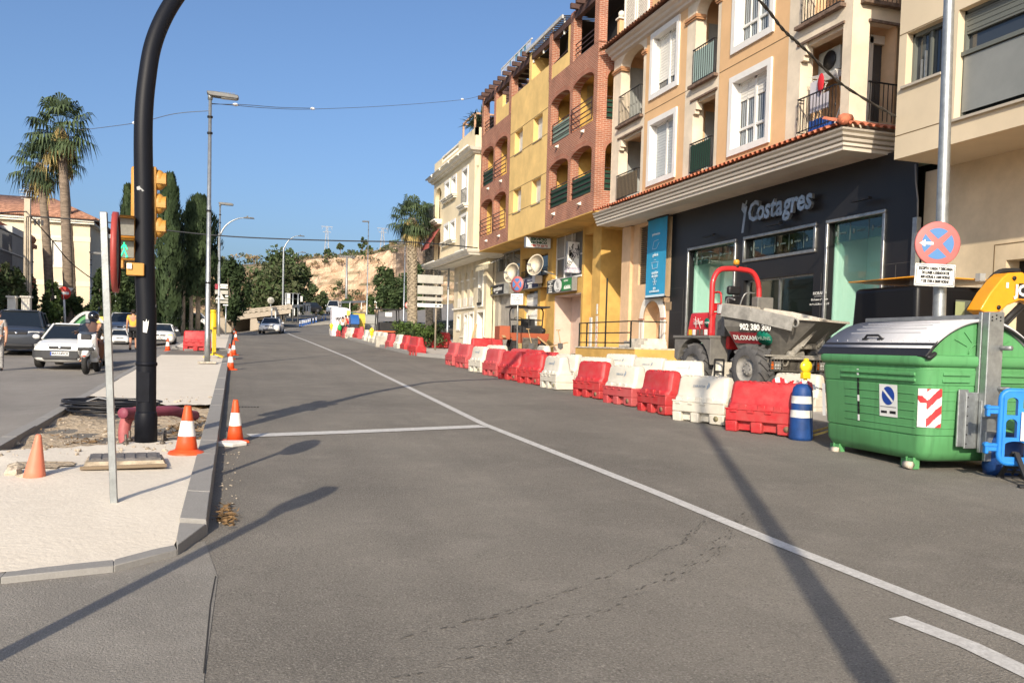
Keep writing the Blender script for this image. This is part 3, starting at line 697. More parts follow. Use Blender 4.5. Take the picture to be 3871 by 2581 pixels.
for k,(y0,y1,z0,z1) in enumerate(wins):
    f=MB();d=.17
    for a,c,e,g in ((y0-d,y1+d,z1,z1+d),(y0-d,y1+d,z0-d,z0),(y0-d,y0,z0,z1),(y1,y1+d,z0,z1)): f.box(OX-.06,a,e,OX+.0,c,g)
    for a,c,e,g in ((y0,y0+.012,z0,z1),(y1-.012,y1,z0,z1),(y0,y1,z1-.012,z1),(y0,y1,z0,z0+.012)): f.box(OX-.06,a,e,OX+.29,c,g)
    wn=f.O('window',mt('white_surround',(.68,.67,.64),.8,0,(2,.05)),OB,W=1)
    g=MB();g.box(OX+.24,y0,z0,OX+.25,y1,z1);g.O('pane',winglass,wn,W=1)
    s=MB();ym=(y0+y1)/2
    for a,c in ((y0,y0+.07),(ym-.05,ym+.05),(y1-.07,y1)): s.box(OX+.17,a,z0,OX+.235,c,z1)
    s.box(OX+.17,y0,z0,OX+.235,y1,z0+.08);s.box(OX+.17,y0,z1-.07,OX+.235,y1,z1)
    if k in (2,3):
        s.box(OX+.18,y0,z0+.55,OX+.235,y1,z0+.62)
        for q in (.25,.75): s.box(OX+.2,y0+(y1-y0)*q-.012,z0,OX+.235,y0+(y1-y0)*q+.012,z1)
    s.O('frame',white,wn,W=1)
    sh=MB();h={0:.80,1:.93,2:.0,3:.30}[k]
    if h:
        n=int((z1-z0)*h/.05)
        for i in range(n): sh.box(OX+.20+.008*(i%2),y0+.06,z1-.05*(i+1),OX+.232,y1-.06,z1-.05*i-.004)
        sh.O('shutter',shut if k!=1 else mt('grey_blind',(.42,.45,.46),.6),wn,W=1)
    if k>0:
        c=MB()
        for i in range(16):
            y=y0+.1+(y1-y0-.2)*i/16;c.add([(OX+.237,y,z0+.05),(OX+.237,y+.06,z0+.05),(OX+.237,y+.05,z0+1.6),(OX+.237,y+.01,z0+1.6)],[(0,1,2,3)])
        c.O('curtain',mt('net_curtain',(.34,.38,.40),.9),wn,W=1)
def bar_rail(parent,y0,y1,z0,z1,X=OX-.09,m=railk,screen=None,ends=True,n=None):
    b=MB();n=n or int((y1-y0)/.115)
    for i in range(n+1):
        y=y0+(y1-y0)*i/n;b.beam((X,y,z0),(X,y,z1),.014,.014)
        if i%2==0 and not screen: b.ball((X,y,(z0+z1)/2-.05),(.022,.022,.06),6,5)
    b.beam((X,y0,z1),(X,y1,z1),.04,.025);b.beam((X,y0,z0+.03),(X,y1,z0+.03),.025,.02)
    for y in (y0,y1): b.beam((X,y,z1),(OX+.1,y,z1),.03,.025);b.beam((X,y,z0+.03),(OX+.1,y,z0+.03),.03,.02)
    o=b.O('balcony_railing',m,parent,W=1)
    if screen:
        k=MB();k.box(X+.014,y0+.02,z0+.04,X+.02,y1-.02,z1-.06);k.O('balcony_screen',screen,o,W=1)
bar_rail(OB,28.36,30.15,7.2,8.1,screen=mt('reed_mat',(.17,.13,.08),.9,0,(50,.4)))
bar_rail(OB,28.36,30.15,10.0,11.05)
bar_rail(OB,23.36,24.62,7.2,8.12,screen=net)
bar_rail(OB,23.36,24.62,10.0,11.05,screen=mt('mist_screen',(.30,.40,.37),.85))
bar_rail(OB,17.62,19.1,7.22,8.08);bar_rail(OB,17.62,19.1,10.0,11.05)
b=MB()
for zz in (7.2,9.99):
    for i in range(13): x=OX+.55+.13*i;b.beam((x,17.2,zz),(x,17.2,zz+.9),.016,.016)
    b.beam((OX+.5,17.2,zz+.9),(16.2,17.2,zz+.9),.04,.03)
b.O('balcony_railing',railk,OB,W=1)
b=MB();b.box(14.65,17.75,7.2,16.0,17.8,9.35);wn=b.O('window',winglass,OB,W=1);b=MB()
for x in (14.62,15.2,15.6,15.95): b.box(x,17.66,7.2,x+.1,17.75,9.35)
b.box(14.6,17.66,9.2,16.05,17.75,9.4);b.O('frame',mt('weathered_white',(.6,.57,.52),.8),wn,W=1)
b=MB();b.box(14.3,18.35,8.75,14.62,19.2,9.35);ac=b.O('air_conditioner',mt('ac_casing',(.42,.42,.38),.6),OB,W=1,bev=.02)
b=MB();b.lathe([(.24,0),(.24,.02),(.05,.03)],20,(14.285,18.72,9.05),M=MR(R(-90),3,'Y'));b.O('fan_grille',signk,ac,W=1)
# laundry and things on the balcony
t=tg('drying_rack','white drying rack with red and pale washing on the lower corner balcony','rack',(14.1,18.5,7.2))
b=MB()
for i in range(9): b.beam((13.86+.06*i,17.9,8.52),(13.86+.06*i,18.95,8.62),.012,.012)
for y in (17.95,18.9): b.beam((13.85,y,8.55),(14.4,y,8.55),.02,.02);b.beam((13.9,y,8.55),(14.35,y,7.2),.02,.02);b.beam((14.35,y,8.55),(13.9,y,7.2),.02,.02)
b.O('frame',white,t,W=1)
b=MB();b.ball((13.84,18.45,8.36),(.03,.13,.24),8,6);b.O('red_garment',mt('red_cloth',(.50,.02,.03),.9),t,W=1)
b=MB();b.box(13.9,18.5,7.72,13.93,18.95,8.5);b.box(13.9,18.2,7.72,13.92,18.5,8.1);b.O('pale_garment',mt('lilac_cloth',(.52,.50,.54),.9),t,W=1)
b=MB();b.box(13.9,18.35,7.2,14.3,18.95,7.5)
for i in range(6): b.box(13.88,18.38+.1*i,7.2,13.9,18.43+.1*i,7.52)
tag(b.O('plastic_crate',mt('blue_crate',(.02,.07,.28),.5)),'blue plastic crate on the lower corner balcony under the washing','crate')
# lower cornice: tile edge and stepped moulding, wrapping the corner
def corn(b,prof,y0,y1,mi=0):
    """profile (out,z) swept along the -X face then round to the -Y face at y0"""
    rows=[]
    for o,z in prof: rows.append([(OX-o,y1+o*.0,z),(OX-o,y0-o,z),(17,y0-o,z)])
    vs=[p for r in rows for p in r];n=len(rows)
    b.add(vs,[(i*3+j,i*3+j+1,(i+1)*3+j+1,(i+1)*3+j) for i in range(n-1) for j in range(2)]+[tuple(i*3 for i in range(n))],mi)
b=MB();pr=[(0,6.30),(.52,6.30),(.52,6.38),(.57,6.40),(.57,6.46),(.52,6.48),(.60,6.5),(.62,6.56),(.57,6.58),(.66,6.61),(.68,6.66),(.62,6.68),(.70,6.72),(.72,6.76),(.66,6.78),(0,6.82)]
corn(b,pr,17.25,30.9);b.O('cornice',stain,OB,W=1)
b=MB();b.quad((OX,30.9,6.8),(17,30.9,6.8),(17,30.9,13),(OX,30.9,13));b.box(OX+.02,17.2,6.33,17,30.9,6.4);b.O('soffit',soff,OB,W=1)
def tiles(b,y0,y1,x_in,z_in,x_out,z_out,step=.215,r=.085,axis='y',c=0):
    n=int((y1-y0)/step)
    for i in range(n):
        y=y0+step*(i+.5)
        ring=[]
        for (x,z) in ((x_in,z_in),(x_out,z_out)):
            ring.append([(x,y+r*math.cos(a),z+r*.8*math.sin(a)) for a in (0,PI*.25,PI*.5,PI*.75,PI)])
        if axis=='x': ring=[[(c+(p[1]-y0),q,p[2]) for p in rg] for rg,q in zip(ring,(x_in,x_out))]
        vs=ring[0]+ring[1];b.add(vs,[(j,j+1,5+j+1,5+j) for j in range(4)],0,True)
        if axis=='y': b.quad((x_in,y+r,z_in-.0),(x_out,y+r,z_out-.0),(x_out,y+step-r,z_out-.02),(x_in,y+step-r,z_in-.02))
b=MB();tiles(b,17.0,30.95,OX,7.10,OX-.78,6.82);tiles(b,13.0,16.9,17.25,7.10,16.5,6.83,axis='x',c=13.0)
b.add([(OX,17.2,7.1),(OX-.75,16.5,6.8),(OX-.7,16.9,6.81),(OX,17.3,7.09)],[(0,1,2,3)]);b.O('cornice_tile',tile,OB,W=1)
b=MB();b.tube([(OX-.02,17.22,7.16),(OX-.72,16.52,6.92)],.13,8);b.O('hip_tile',tile,OB,W=1)
# upper eave and roof terrace
b=MB();pr=[(0,12.62),(.12,12.66),(.14,12.74),(.24,12.78),(.27,12.86),(.38,12.90),(.42,12.97),(0,13.02)]
corn(b,pr,17.25,30.9);b.O('eave_cornice',mt('eave_moulding',(.60,.54,.46),.9,0,(1.2,.4,(.45,.41,.36))),OB,W=1)
b=MB();tiles(b,17.0,31.0,OX+.1,13.24,OX-.62,12.99);b.O('eave_tile',tiled,OB,W=1)
b=MB()
for i in range(4): b.add([(OX-.62+.03*i,30.95,13.0+.0*i),(OX+.1,31.0,13.28),(OX+.1,31.06,13.24),(OX-.62,31.0,12.94)],[(0,1,2,3)])
b.box(OX+.1,30.75,13.0,OX+.35,30.95,14.2);b.box(OX+.3,27.2,13.1,OX+.55,28.4,15);b.box(OX+.1,17.3,12.9,18,30.8,13.1);b.O('terrace_pier',orng,OB,W=1)
b=MB();b.ball((OX+.22,30.85,14.42),.13,10,8);b.box(OX+.04,30.68,14.2,OX+.4,31.0,14.26);b.lathe([(.05,0),(.06,.05),(.04,.1)],10,(OX+.22,30.85,14.24));b.O('finial',whiter,OB,W=1)
lat=mt('white_lattice',(.72,.68,.60),.8,0,(30,.12))
b=MB()
for y0,y1 in ((28.4,29.35),(29.45,30.4),(25.6,27.1),(24.0,25.5)):
    for a,c in ((y0,y0+.08),(y1-.08,y1)): b.box(OX+.12,a,13.15,OX+.2,c,15.0)
    b.box(OX+.12,y0,14.9,OX+.2,y1,15.0);b.box(OX+.12,y0,13.15,OX+.2,y1,13.24)
    k=int(((y1-y0)+1.7)/.11)
    for s in (1,-1):
        for i in range(k):
            u=y0-1.7+i*.11 if s>0 else y0+i*.11
            a0=max(0,(y0-u) if s>0 else (u-y1));
            p=(u,13.2);q=(u+s*1.7,14.9)
            # clip to the panel
            t0,t1=0,1
            for bound,lo in ((y0,True),(y1,False)):
                d=q[0]-p[0];t=(bound-p[0])/d
                if (d>0)==lo: t0=max(t0,t)
                else: t1=min(t1,t)
            if t1-t0>.02: b.beam((OX+.16+.006*s,p[0]+(q[0]-p[0])*t0,p[1]+1.7*t0),(OX+.16+.006*s,p[0]+(q[0]-p[0])*t1,p[1]+1.7*t1),.035,.01,up=(1,0,0))
b.O('terrace_lattice',lat,OB,W=1)
b=MB();b.box(15.1,17.4,6.4,24,30.8,13);b.O('core',mt('core_plaster',(.3,.22,.14),.9),OB,W=1)
# ground floor: peach entrance bay then the dark shopfront
SX=14.5
b=MB()
b.wall(FX(SX),27.15,31.0,.4,6.32,[(28.75,29.75,4.02,6.2),(27.75,29.1,.4,3.35,.65)],.5)
b.box(SX+.5,27.2,.4,SX+.55,30.9,6.3);b.box(SX-.12,30.25,.4,SX+.3,31.0,6.3);b.O('entrance_wall',peach,OB,W=1)
b=MB()
for i in range(30): b.box(SX+.08,28.76,4.04+i*.072,SX+.16,29.74,4.075+i*.072)
b.O('louvre_panel',mt('brown_louvre',(.13,.10,.06),.6),OB,W=1)
b=MB();N=12   # white arch surround
vs=[]
for rr in (0,.32):
    for i in range(N+1): t=PI*i/N;vs.append((SX-.05,28.425+(.675+rr)*math.cos(t),2.72+(.65+rr)*math.sin(t)))
n=N+1;b.add(vs+[(SX,v[1],v[2]) for v in vs],[(i,i+1,n+i+1,n+i) for i in range(N)]+[(n+i,n+i+1,3*n+i+1,3*n+i) for i in range(N)])
for y in (27.42,29.1): b.box(SX-.05,y,.4,SX,y+.33,2.72)
b.O('arch_surround',whiter,OB,W=1)
b=MB()
for y in (27.42,29.1):
    for z in (2.68,1.55): b.box(SX-.08,y-.02,z,SX,y+.35,z+.06)
    b.box(SX-.056,y+.15,.4,SX-.05,y+.18,2.7)
b.O('portal_band',mt('terracotta_band',(.36,.17,.11),.85),OB,W=1)
b=MB();b.box(SX+.4,27.75,.4,SX+.44,28.5,3.3);b.box(SX+.3,28.35,1.9,SX+.42,28.5,2.5);b.O('door',mt('dark_door',(.03,.02,.016),.6),OB,W=1)
b=MB();b.box(SX-.04,27.2,.85,SX,27.5,1.35);b.O('utility_box',galvd,OB,W=1)
b=MB();b.box(SX-.03,27.55,3.02,SX,27.85,3.32);pl=b.O('number_plate',mt('plate_dark',(.10,.07,.05),.6),OB,W=1)
b=MB();b.text('98',.2,TX(SX-.034,27.7,3.17));b.O('number',signw,pl,W=1)
b=MB();b.box(SX-.03,27.02,3.0,SX,27.4,3.28);b.O('small_plaque',mt('plaque_brown',(.28,.2,.12),.6),OB,W=1)
# dark cladding with real openings
b=MB()
sh=[(23.08,25.9,.5,4.94),(19.28,22.55,4.36,4.95),(19.28,22.55,.4,3.73),(16.75,18.75,.4,4.95)]
b.wall(FX(SX-.01),15.75,27.15,.2,6.33,sh,.25)
b.box(SX+1.6,15.8,.2,SX+1.65,27.1,6.3)
b.O('dark_shopfront',blkst,OB,W=1)
b=MB()
for y in (26.2,22.8,18.95,16.3): b.box(SX-.016,y,.2,SX-.011,y+.008,3.7)
for z in (1.1,2.0,2.9,3.73): b.box(SX-.016,25.95,z,SX-.011,27.15,z+.008);b.box(SX-.016,15.75,z,SX-.011,16.7,z+.008)
b.O('cladding_joint',mt('joint_grey',(.09,.085,.08),.8),OB,W=1)
for k,(y0,y1,z0,z1) in enumerate(sh):
    g=MB();g.quad((SX+.14,y0,z0),(SX+.14,y1,z0),(SX+.14,y1,z1),(SX+.14,y0,z1));wn=g.O('shop_window' if k!=2 else 'shop_door',shopglass,OB,W=1)
    if k!=2:
        f=MB()
        for a,c,e,h in ((y0-.07,y1+.07,z1,z1+.09),(y0-.07,y0+.02,z0,z1),(y1-.02,y1+.07,z0,z1)): f.box(SX-.06,a,e,SX+.02,c,h)
        if k==1: f.box(SX-.06,y0-.07,z0-.09,SX+.02,y1+.07,z0)
        f.O('frame',frame,wn,W=1,bev=.015)
        s=MB();s.box(SX+.125,y0+.02,z1-.5,SX+.132,y1-.02,z1-.02)
        st=s.O('frosted_strip',glassmat('frosted_band',(.6,.7,.66)),wn,W=1)
        s=MB();n=5 if k!=3 else 3
        for i in range(1,n): s.box(SX+.12,y0+(y1-y0)*i/n-.008,z1-.48,SX+.126,y0+(y1-y0)*i/n+.008,z1-.04)
        for i in range(n):
            yc=y0+(y1-y0)*(i+.5)/n;s.ball((SX+.122,yc+.2,z1-.27),(.004,.05,.07),6,5)
            s.text(('suelos','azulejos','cocinas','mamparas','griferia')[i],.09,TX(SX+.12,yc-.06,z1-.27))
        s.O('window_print',mt('faded_print',(.10,.14,.13),.7),st,W=1)
    else:
        f=MB()
        for a,c,e,h in ((y0,y1,z1-.05,z1),(y0,y0+.05,z0,z1),(y1-.05,y1,z0,z1),((y0+y1)/2-.03,(y0+y1)/2+.03,z0,z1)): f.box(SX+.1,a,e,SX+.16,c,h)
        f.O('frame',frame,wn,W=1)
b=MB()   # lit mint reveals and display walls inside
for y in (25.9,18.75): b.box(SX+.2,y-.04,.4,SX+1.6,y,4.95)
b.box(SX+1.2,24.6,.4,SX+1.24,25.9,4.9);b.box(SX+1.2,18.0,.4,SX+1.24,18.75,4.9)
b.O('display_wall',pmint,OB,W=1)
b=MB();b.box(SX+.3,15.8,.35,SX+1.6,27.1,.42);b.box(SX+.3,23.1,4.97,SX+1.6,25.9,5.0);b.box(SX+.5,23.2,1.0,SX+1.1,25.0,2.7);b.box(SX+.5,16.8,1.0,SX+1.1,17.9,2.4);b.O('display_plinth',darkint,OB,W=1)
b=MB();b.text('HORARIO',.12,TX(SX-.02,18.98,3.18),align='CENTER');b.text('De Lunes a Viernes',.085,TX(SX-.02,18.98,3.02));b.text('De 9 a 13,30 y de 16 a 20',.075,TX(SX-.02,18.98,2.9));b.box(SX-.02,18.75,3.1,SX-.016,19.2,3.108);b.O('opening_hours',signw,OB,W=1)
b=MB();b.box(SX-.03,22.75,2.75,SX-.012,23.0,3.1);nt_=b.O('wall_notice',signw,OB,W=1);b=MB();b.text('Costagres',.05,TX(SX-.036,22.87,2.98));b.O('notice_print',signk,nt_,W=1)
for y,z in ((24.3,5.22),(20.8,5.15),(17.3,5.3)):
    b=MB();b.box(SX-.3,y-.32,z,SX-.2,y+.32,z+.05);b.beam((SX,y,z+.12),(SX-.25,y,z+.03),.03,.03);b.O('spot_lamp',signk,OB,W=1)
# shop lettering: separate raised letters
LT=tg('shop_sign','raised silver letters reading Costagres across the dark shopfront','sign',(SX-.05,20.8,5.7))
lm=mt('brushed_silver',(.50,.52,.54),.32,.8,(2.2,.7,(.14,.145,.15)))
yy=22.15
for ch,wd in zip('Costagres',(.47,.42,.36,.27,.40,.42,.30,.40,.36)):
    b=MB();b.text(ch,.80,TX(SX-.13,yy-wd/2,5.66),th=.09,sx=.92,bold=.022,shear=.12);b.O('letter',lm,LT,W=1);yy-=wd*.86+.0
b=MB();b.add([(SX-.12,22.62,6.05),(SX-.12,22.5,6.0),(SX-.12,22.35,5.9),(SX-.12,22.40,5.75),(SX-.12,22.5,5.15),(SX-.12,22.62,5.15),(SX-.12,22.52,5.72),(SX-.12,22.66,5.85)],[(0,1,2,3,4,5,6,7)]);b.add([(SX-.12,22.42,6.1),(SX-.12,22.36,6.08),(SX-.12,22.44,5.9),(SX-.12,22.5,5.92)],[(0,1,2,3)])
b.O('tile_emblem',lm,LT,W=1)
# blue banner
BN=tg('hanging_banner','tall blue fabric banner with white icons beside the dark shopfront','banner',(SX-.25,27.9,3.5))
b=MB();n=10;ZT,ZB=6.28,3.46
for i in range(n):
    for j in range(8):
        f=lambda a,c:(SX-.22+.015*math.sin(a*9)*(1-c),27.12+(28.62-27.12)*a+.03*c,ZT+(ZB-ZT)*c)
        b.quad(f(i/n,j/8),f((i+1)/n,j/8),f((i+1)/n,(j+1)/8),f(i/n,(j+1)/8),0 if j<7.6 else 0)
b.O('fabric',mt('banner_blue',(.03,.30,.52),.7,0,(1,.1)),BN,W=1)
b=MB();b.box(SX-.24,27.1,ZT-.02,SX-.18,28.65,ZT+.03);b.box(SX-.24,27.1,ZB-.03,SX-.18,28.65,ZB+.03)
for z in (ZT,ZB): b.beam((SX,27.16,z),(SX-.22,27.16,z),.03,.03)
b.O('bracket_rod',signk,BN,W=1)
b=MB();X=SX-.245
for t,z,s in (('pavimentos',5.72,.13),('grifería',4.98,.15),('muebles',4.35,.15),('de baño',4.23,.15),('aire',3.80,.13),('acondicionado',3.69,.13)): b.text(t,s,TX(X,27.9,z),bold=.004)
for z in (5.35,): 
    for p,q in (((28.15,z-.15),(28.05,z+.12)),((28.05,z+.12),(27.7,z+.15)),((28.15,z-.15),(27.85,z-.15)),((27.85,z-.15),(27.65,z+.05))): b.beam((X,*p),(X,*q),.006,.012)
for p,q in (((28.2,4.72),(27.65,4.72)),((28.15,4.68),(28.1,4.5)),((27.7,4.68),(27.75,4.5)),((28.1,4.5),(27.75,4.5)),((28.0,4.8),(27.85,4.8))): b.beam((X,*p),(X,*q),.006,.012)
for a in range(6):
    t=a*PI/3;c=(27.9,4.03);b.beam((X,*c),(X,c[0]+.14*math.cos(t),c[1]+.14*math.sin(t)),.006,.016)
    for d in (-.5,.5): e=(c[0]+.09*math.cos(t),c[1]+.09*math.sin(t));b.beam((X,*e),(X,e[0]+.05*math.cos(t+d),e[1]+.05*math.sin(t+d)),.006,.012)
b.box(X-.002,27.15,ZB+.02,X,28.6,ZB+.1);b.O('banner_print',mt('banner_white',(.55,.68,.74),.7),BN,W=1)
# ======== beige building at the right edge
EB=tg('beige_building','plain beige apartment building with grey framed glazing at the right edge','building',(13.2,10,zg(13.2,10)))
b=MB();bw=[(13.87,14.84,7.21,8.29),(10.4,13.5,6.2,8.29),(13.87,14.84,10.1,11.2),(10.4,13.5,9.1,11.2)]
b.wall(FX(13.2),-6,15.05,5.76,12.5,bw,.28);b.quad((13.2,15.05,5.76),(20,15.05,5.76),(20,15.05,12.5),(13.2,15.05,12.5))
b.box(13.2,-6,5.74,15.5,15.05,5.76);b.O('upper_wall',beige,EB,W=1)
b=MB()
for z in (6.21,8.3): b.box(13.196,13.6,z,13.199,15.05,z+.02)
b.O('joint_line',groove,EB,W=1)
fr=mt('grey_green_frame',(.13,.14,.125),.5);gp=mt('grey_panel',(.24,.25,.235),.35,0,(1.5,.5,(.17,.18,.17)),None,.5)
for k,(y0,y1,z0,z1) in enumerate(bw):
    g=MB();g.box(13.44,y0,z0,13.45,y1,z1);wn=g.O('window',winglass,EB,W=1)
    f=MB()
    for a,c,e,h in ((y0,y1,z1-.08,z1),(y0,y1,z0,z0+.05),(y0,y0+.06,z0,z1),(y1-.06,y1,z0,z1)): f.box(13.36,a,e,13.44,c,h)
    if k%2==0: f.box(13.38,y0+.45,z0,13.43,y0+.51,z1);f.box(13.37,y1-.36,z0+.1,13.42,y1-.33,z0+.65,1);f.box(13.37,y1-.26,z0,13.42,y1-.235,z0+.5,1)
    else: f.box(13.3,y0,z0+1.22,13.43,y1,z0+1.3);f.box(13.38,y0+1.4,z0+1.25,13.43,y0+1.46,z1)
    f.O('frame',[fr,galv],wn,W=1)
    s=MB();s.box(13.13,y0-.05,z0-.05,13.4,y1+.06,z0);s.O('sill',mt('pale_sill',(.42,.38,.31),.8),wn,W=1)
    if k%2==0:
        c=MB();
        for i in range(5): c.box(13.431,y0+.05+i*.16,z0+.05,13.437,y0+.13+i*.16,z1-.1)
        c.O('curtain',mt('dim_curtain',(.07,.08,.08),.9),wn,W=1)
    else:
        p=MB();p.box(13.34,y0,z0+.14,13.36,y1-.05,z0+1.2);p.O('lower_panel',gp,wn,W=1)
        r=MB()
        for i in range(8): r.box(13.36+.01*(i%2),y0+.06,z1-.06-.05*(i+1),13.43,y1-.06,z1-.06-.05*i)
        r.O('roller_shutter',fr,wn,W=1)
b=MB()
b.wall(FX(14.7),-6,15.75,-.2,5.74,[(10.5,13.5,-.2,3.58),(3,8,-.2,3.6)],.35)
b.O('base_wall',beige2,EB,W=1)
b=MB()
for a,c,e,h in ((10.3,13.8,3.9,3.92),(13.78,13.8,1,3.9)): b.box(14.694,a,e,14.698,c,h)
b.O('base_joint',groove,EB,W=1)
b=MB();b.box(15.05,10.4,0,15.1,13.6,3.6);b.O('garage_recess',darkint,EB,W=1)
b=MB();b.box(15.0,12.0,2.2,15.04,12.5,3.5);b.box(15.0,12.7,2.6,15.04,13.2,3.5);b.O('garage_panel',mt('dull_panel',(.12,.12,.11),.6),EB,W=1)
b=MB();b.text('90',.2,TX(14.69,13.67,3.3));b.O('house_number',signk,EB,W=1)
b=MB();b.box(14.38,15.6,-.2,14.5,15.73,4.7);b.O('conduit',galv,EB,W=1)
b=MB();b.tube([(14.45,15.66,4.7),(14.47,15.7,5.1),(14.44,15.75,5.5),(14.45,15.8,5.9)],.02,6);b.O('loose_cable',mt('grey_cable',(.2,.2,.2),.6),EB,W=1)
b=MB();b.box(13.5,-6,5.8,20,15.0,12.4);b.box(15.1,-6,-.2,20,15.7,5.7);b.O('core',beige2,EB,W=1)
# ======== cream building past the brick block
CB=tg('cream_building','cream apartment building with white window surrounds, arched ground floor and terrace planting','building',(12.95,54,zg(13,54)))
cr=mt('cream_render',(.69,.59,.40),.9,0,(.6,.1),(40,.05,.01))
crl=mt('cream_base_render',(.60,.52,.37),.9,0,(.8,.16),(40,.05,.01))
CX0=12.95;CY0=48.2
b=MB()
W=[(49.75,50.9,7.18,9.25),(49.75,50.9,9.9,12.0),(52.6,53.6,8.15,9.25),(54.3,55.4,8.15,9.25),(52.6,53.6,10.95,12.0),(54.3,55.4,10.95,12.0),(56.6,58.4,7.2,9.3,.5),(56.6,58.4,9.9,12.1,.6)]
b.wall(FX(CX0),CY0,58.9,6.95,14.2 if 0 else 13.6,W,.28)
b.wall(FY(CY0),CX0,20,6.95,13.6,[],.1);b.quad((CX0,58.9,6.95),(20,58.9,6.95),(20,58.9,13.6),(CX0,58.9,13.6));b.quad((CX0,CY0,13.6),(20,CY0,13.6),(20,58.9,13.6),(CX0,58.9,13.6))
b.O('upper_wall',cr,CB,W=1)
b=MB();b.box(13.3,48.5,6.96,20,58.6,13.5);b.O('core',crl,CB,W=1)
for k,(y0,y1,z0,z1) in enumerate([w_[:4] for w_ in W[:6]]):
    f=MB();d=.16
    for a,c,e,h in ((y0-d,y1+d,z1,z1+d),(y0-d,y0,z0,z1),(y1,y1+d,z0,z1)): f.box(CX0-.05,a,e,CX0,c,h)
    for a,c in ((y0,y0+.012),(y1-.012,y1)): f.box(CX0-.05,a,z0,CX0+.25,c,z1)
    f.box(CX0-.05,y0,z1-.012,CX0+.25,y1,z1)
    wn=f.O('window',mt('white_surround',(.68,.67,.64),.8),CB,W=1)
    s=MB();s.box(CX0+.2,y0,z0,CX0+.22,y1,z1);s.O('pane',winglass,wn,W=1)
    s=MB();n=int((z1-z0)*(.5 if k<2 else .8)/.06)
    for i in range(n): s.box(CX0+.17,y0+.04,z1-.06*(i+1),CX0+.198,y1-.04,z1-.06*i-.006)
    s.O('shutter',shut,wn,W=1)
    s=MB()
    for j,(o,z) in enumerate(((.24,-.06),(.18,-.14),(.1,-.24))): s.box(CX0-o-.1,y0-o*.8-.1,z0+z-.0,CX0,y1+o*.8+.1,z0+z+.07)
    s.O('sill_moulding',whiter,wn,W=1)
    if k<2: 
        b2=MB()
        for i in range(9): b2.beam((CX0-.1,y0+.05+i*.13,z0+.05),(CX0-.1,y0+.05+i*.13,z0+.95),.016,.016)
        b2.beam((CX0-.1,y0,z0+.95),(CX0-.1,y1,z0+.95),.03,.03);b2.O('window_railing',railk,wn,W=1)
b=MB()   # cornices
for z,prof in ((12.55,((0,0),(.15,.02),(.2,.1),(.35,.14),(.42,.24),(.46,.3),(0,.34))),(6.75,((0,0),(.3,0),(.35,.08),(.42,.12),(.5,.2),(.55,.28),(.25,.34),(0,.36)))):
    rows=[[(CX0-o,59.1,z+h),(CX0-o,CY0-o,z+h),(18,CY0-o,z+h)] for o,h in prof];vs=[p for r in rows for p in r];n=len(rows)
    b.add(vs,[(i*3+j,i*3+j+1,(i+1)*3+j+1,(i+1)*3+j) for i in range(n-1) for j in range(2)]+[tuple(i*3 for i in range(n))])
b.box(CX0+.05,CY0,6.72,18,59,6.76);b.O('cornice',whiter,CB,W=1)
b=MB();b.tube([(CX0-.5,CY0-.2,12.9),(CX0-.5,59.3,12.9)],.06,8)
for y in (50,52.4,54.8,57.2): b.tube([(CX0-.5,y,12.9),(CX0-.62,y-.1,12.8),(CX0-.56,y-.1,12.7)],.05,6)
b.O('gutter',whiter,CB,W=1)
b=MB();b.box(CX0,CY0+.0,13.6,CX0+.2,52.2,14.05);b.box(CX0,CY0,13.6,18,CY0+.2,14.05);b.box(CX0,56.6,13.6,CX0+.2,58.9,13.95);b.O('parapet',cr,CB,W=1)
b=MB();b.box(CX0,52.2,13.9,CX0+.2,56.6,14.0)
for i in range(20): b.lathe([(.03,0),(.06,.08),(.03,.2),(.035,.3)],6,(CX0+.1,52.3+i*.22,13.6))
b.O('balustrade',whiter,CB,W=1)
b=MB()
for y in (49.1,51.8): b.box(CX0+.15,y,14.0,CX0+.25,y+.1,15.1);b.box(15.3,y,14.0,15.4,y+.1,15.1);b.box(CX0+.15,y,15.02,15.4,y+.1,15.12)
b.box(CX0+.15,49.1,15.02,CX0+.25,51.9,15.12);b.box(15.3,49.1,15.02,15.4,51.9,15.12);b.O('terrace_frame',mt('timber_pink',(.5,.31,.2),.8),CB,W=1)
b=MB();b.add([(CX0+.2,49.15,14.98),(15.3,49.15,14.98),(15.3,50.9,14.75),(CX0+.2,50.9,14.75)],[(0,1,2,3)]);b.O('shade_sail',mt('sail_grey',(.05,.045,.05),.9),CB,W=1)
# rounded end balconies with awning
b=MB()
for z in (7.1,9.85):
    for o,h in ((.55,0),(.45,-.1),(.3,-.2)): b.box(CX0-o,56.4-o*.3,z+h-.1,CX0+.1,60.1,z+h)
b.O('balcony_slab',whiter,CB,W=1)
b=MB()
for z in (7.1,9.85):
    for i in range(26): b.beam((CX0-.45,56.5+i*.14,z),(CX0-.45,56.5+i*.14,z+.95),.015,.015)
    for i in range(3): b.beam((CX0-.45+i*.15,56.5,z),(CX0-.45+i*.15,56.5,z+.95),.015,.015)
    b.beam((CX0-.45,56.5,z+.95),(CX0-.45,60,z+.95),.03,.03)
b.O('balcony_railing',railk,CB,W=1)
b=MB();b.box(CX0-.42,57.6,9.9,CX0-.4,59.6,10.7);b.O('balcony_screen',net,CB,W=1)
b=MB();b.add([(CX0-.05,56.6,9.3),(CX0-.05,59.2,9.3),(CX0-.75,59.2,8.15),(CX0-.75,56.6,8.15),(CX0-.76,56.6,7.95),(CX0-.76,59.2,7.95)],[(0,1,2,3),(3,2,5,4)]);b.O('awning',mt('red_awning',(.42,.10,.085),.85,0,(3,.12)),CB,W=1)
b=MB();b.box(13.6,56.5,7.1,13.65,58.5,9.4);b.box(13.6,56.5,9.9,13.65,58.5,12.2);b.O('loggia_back',crl,CB,W=1)
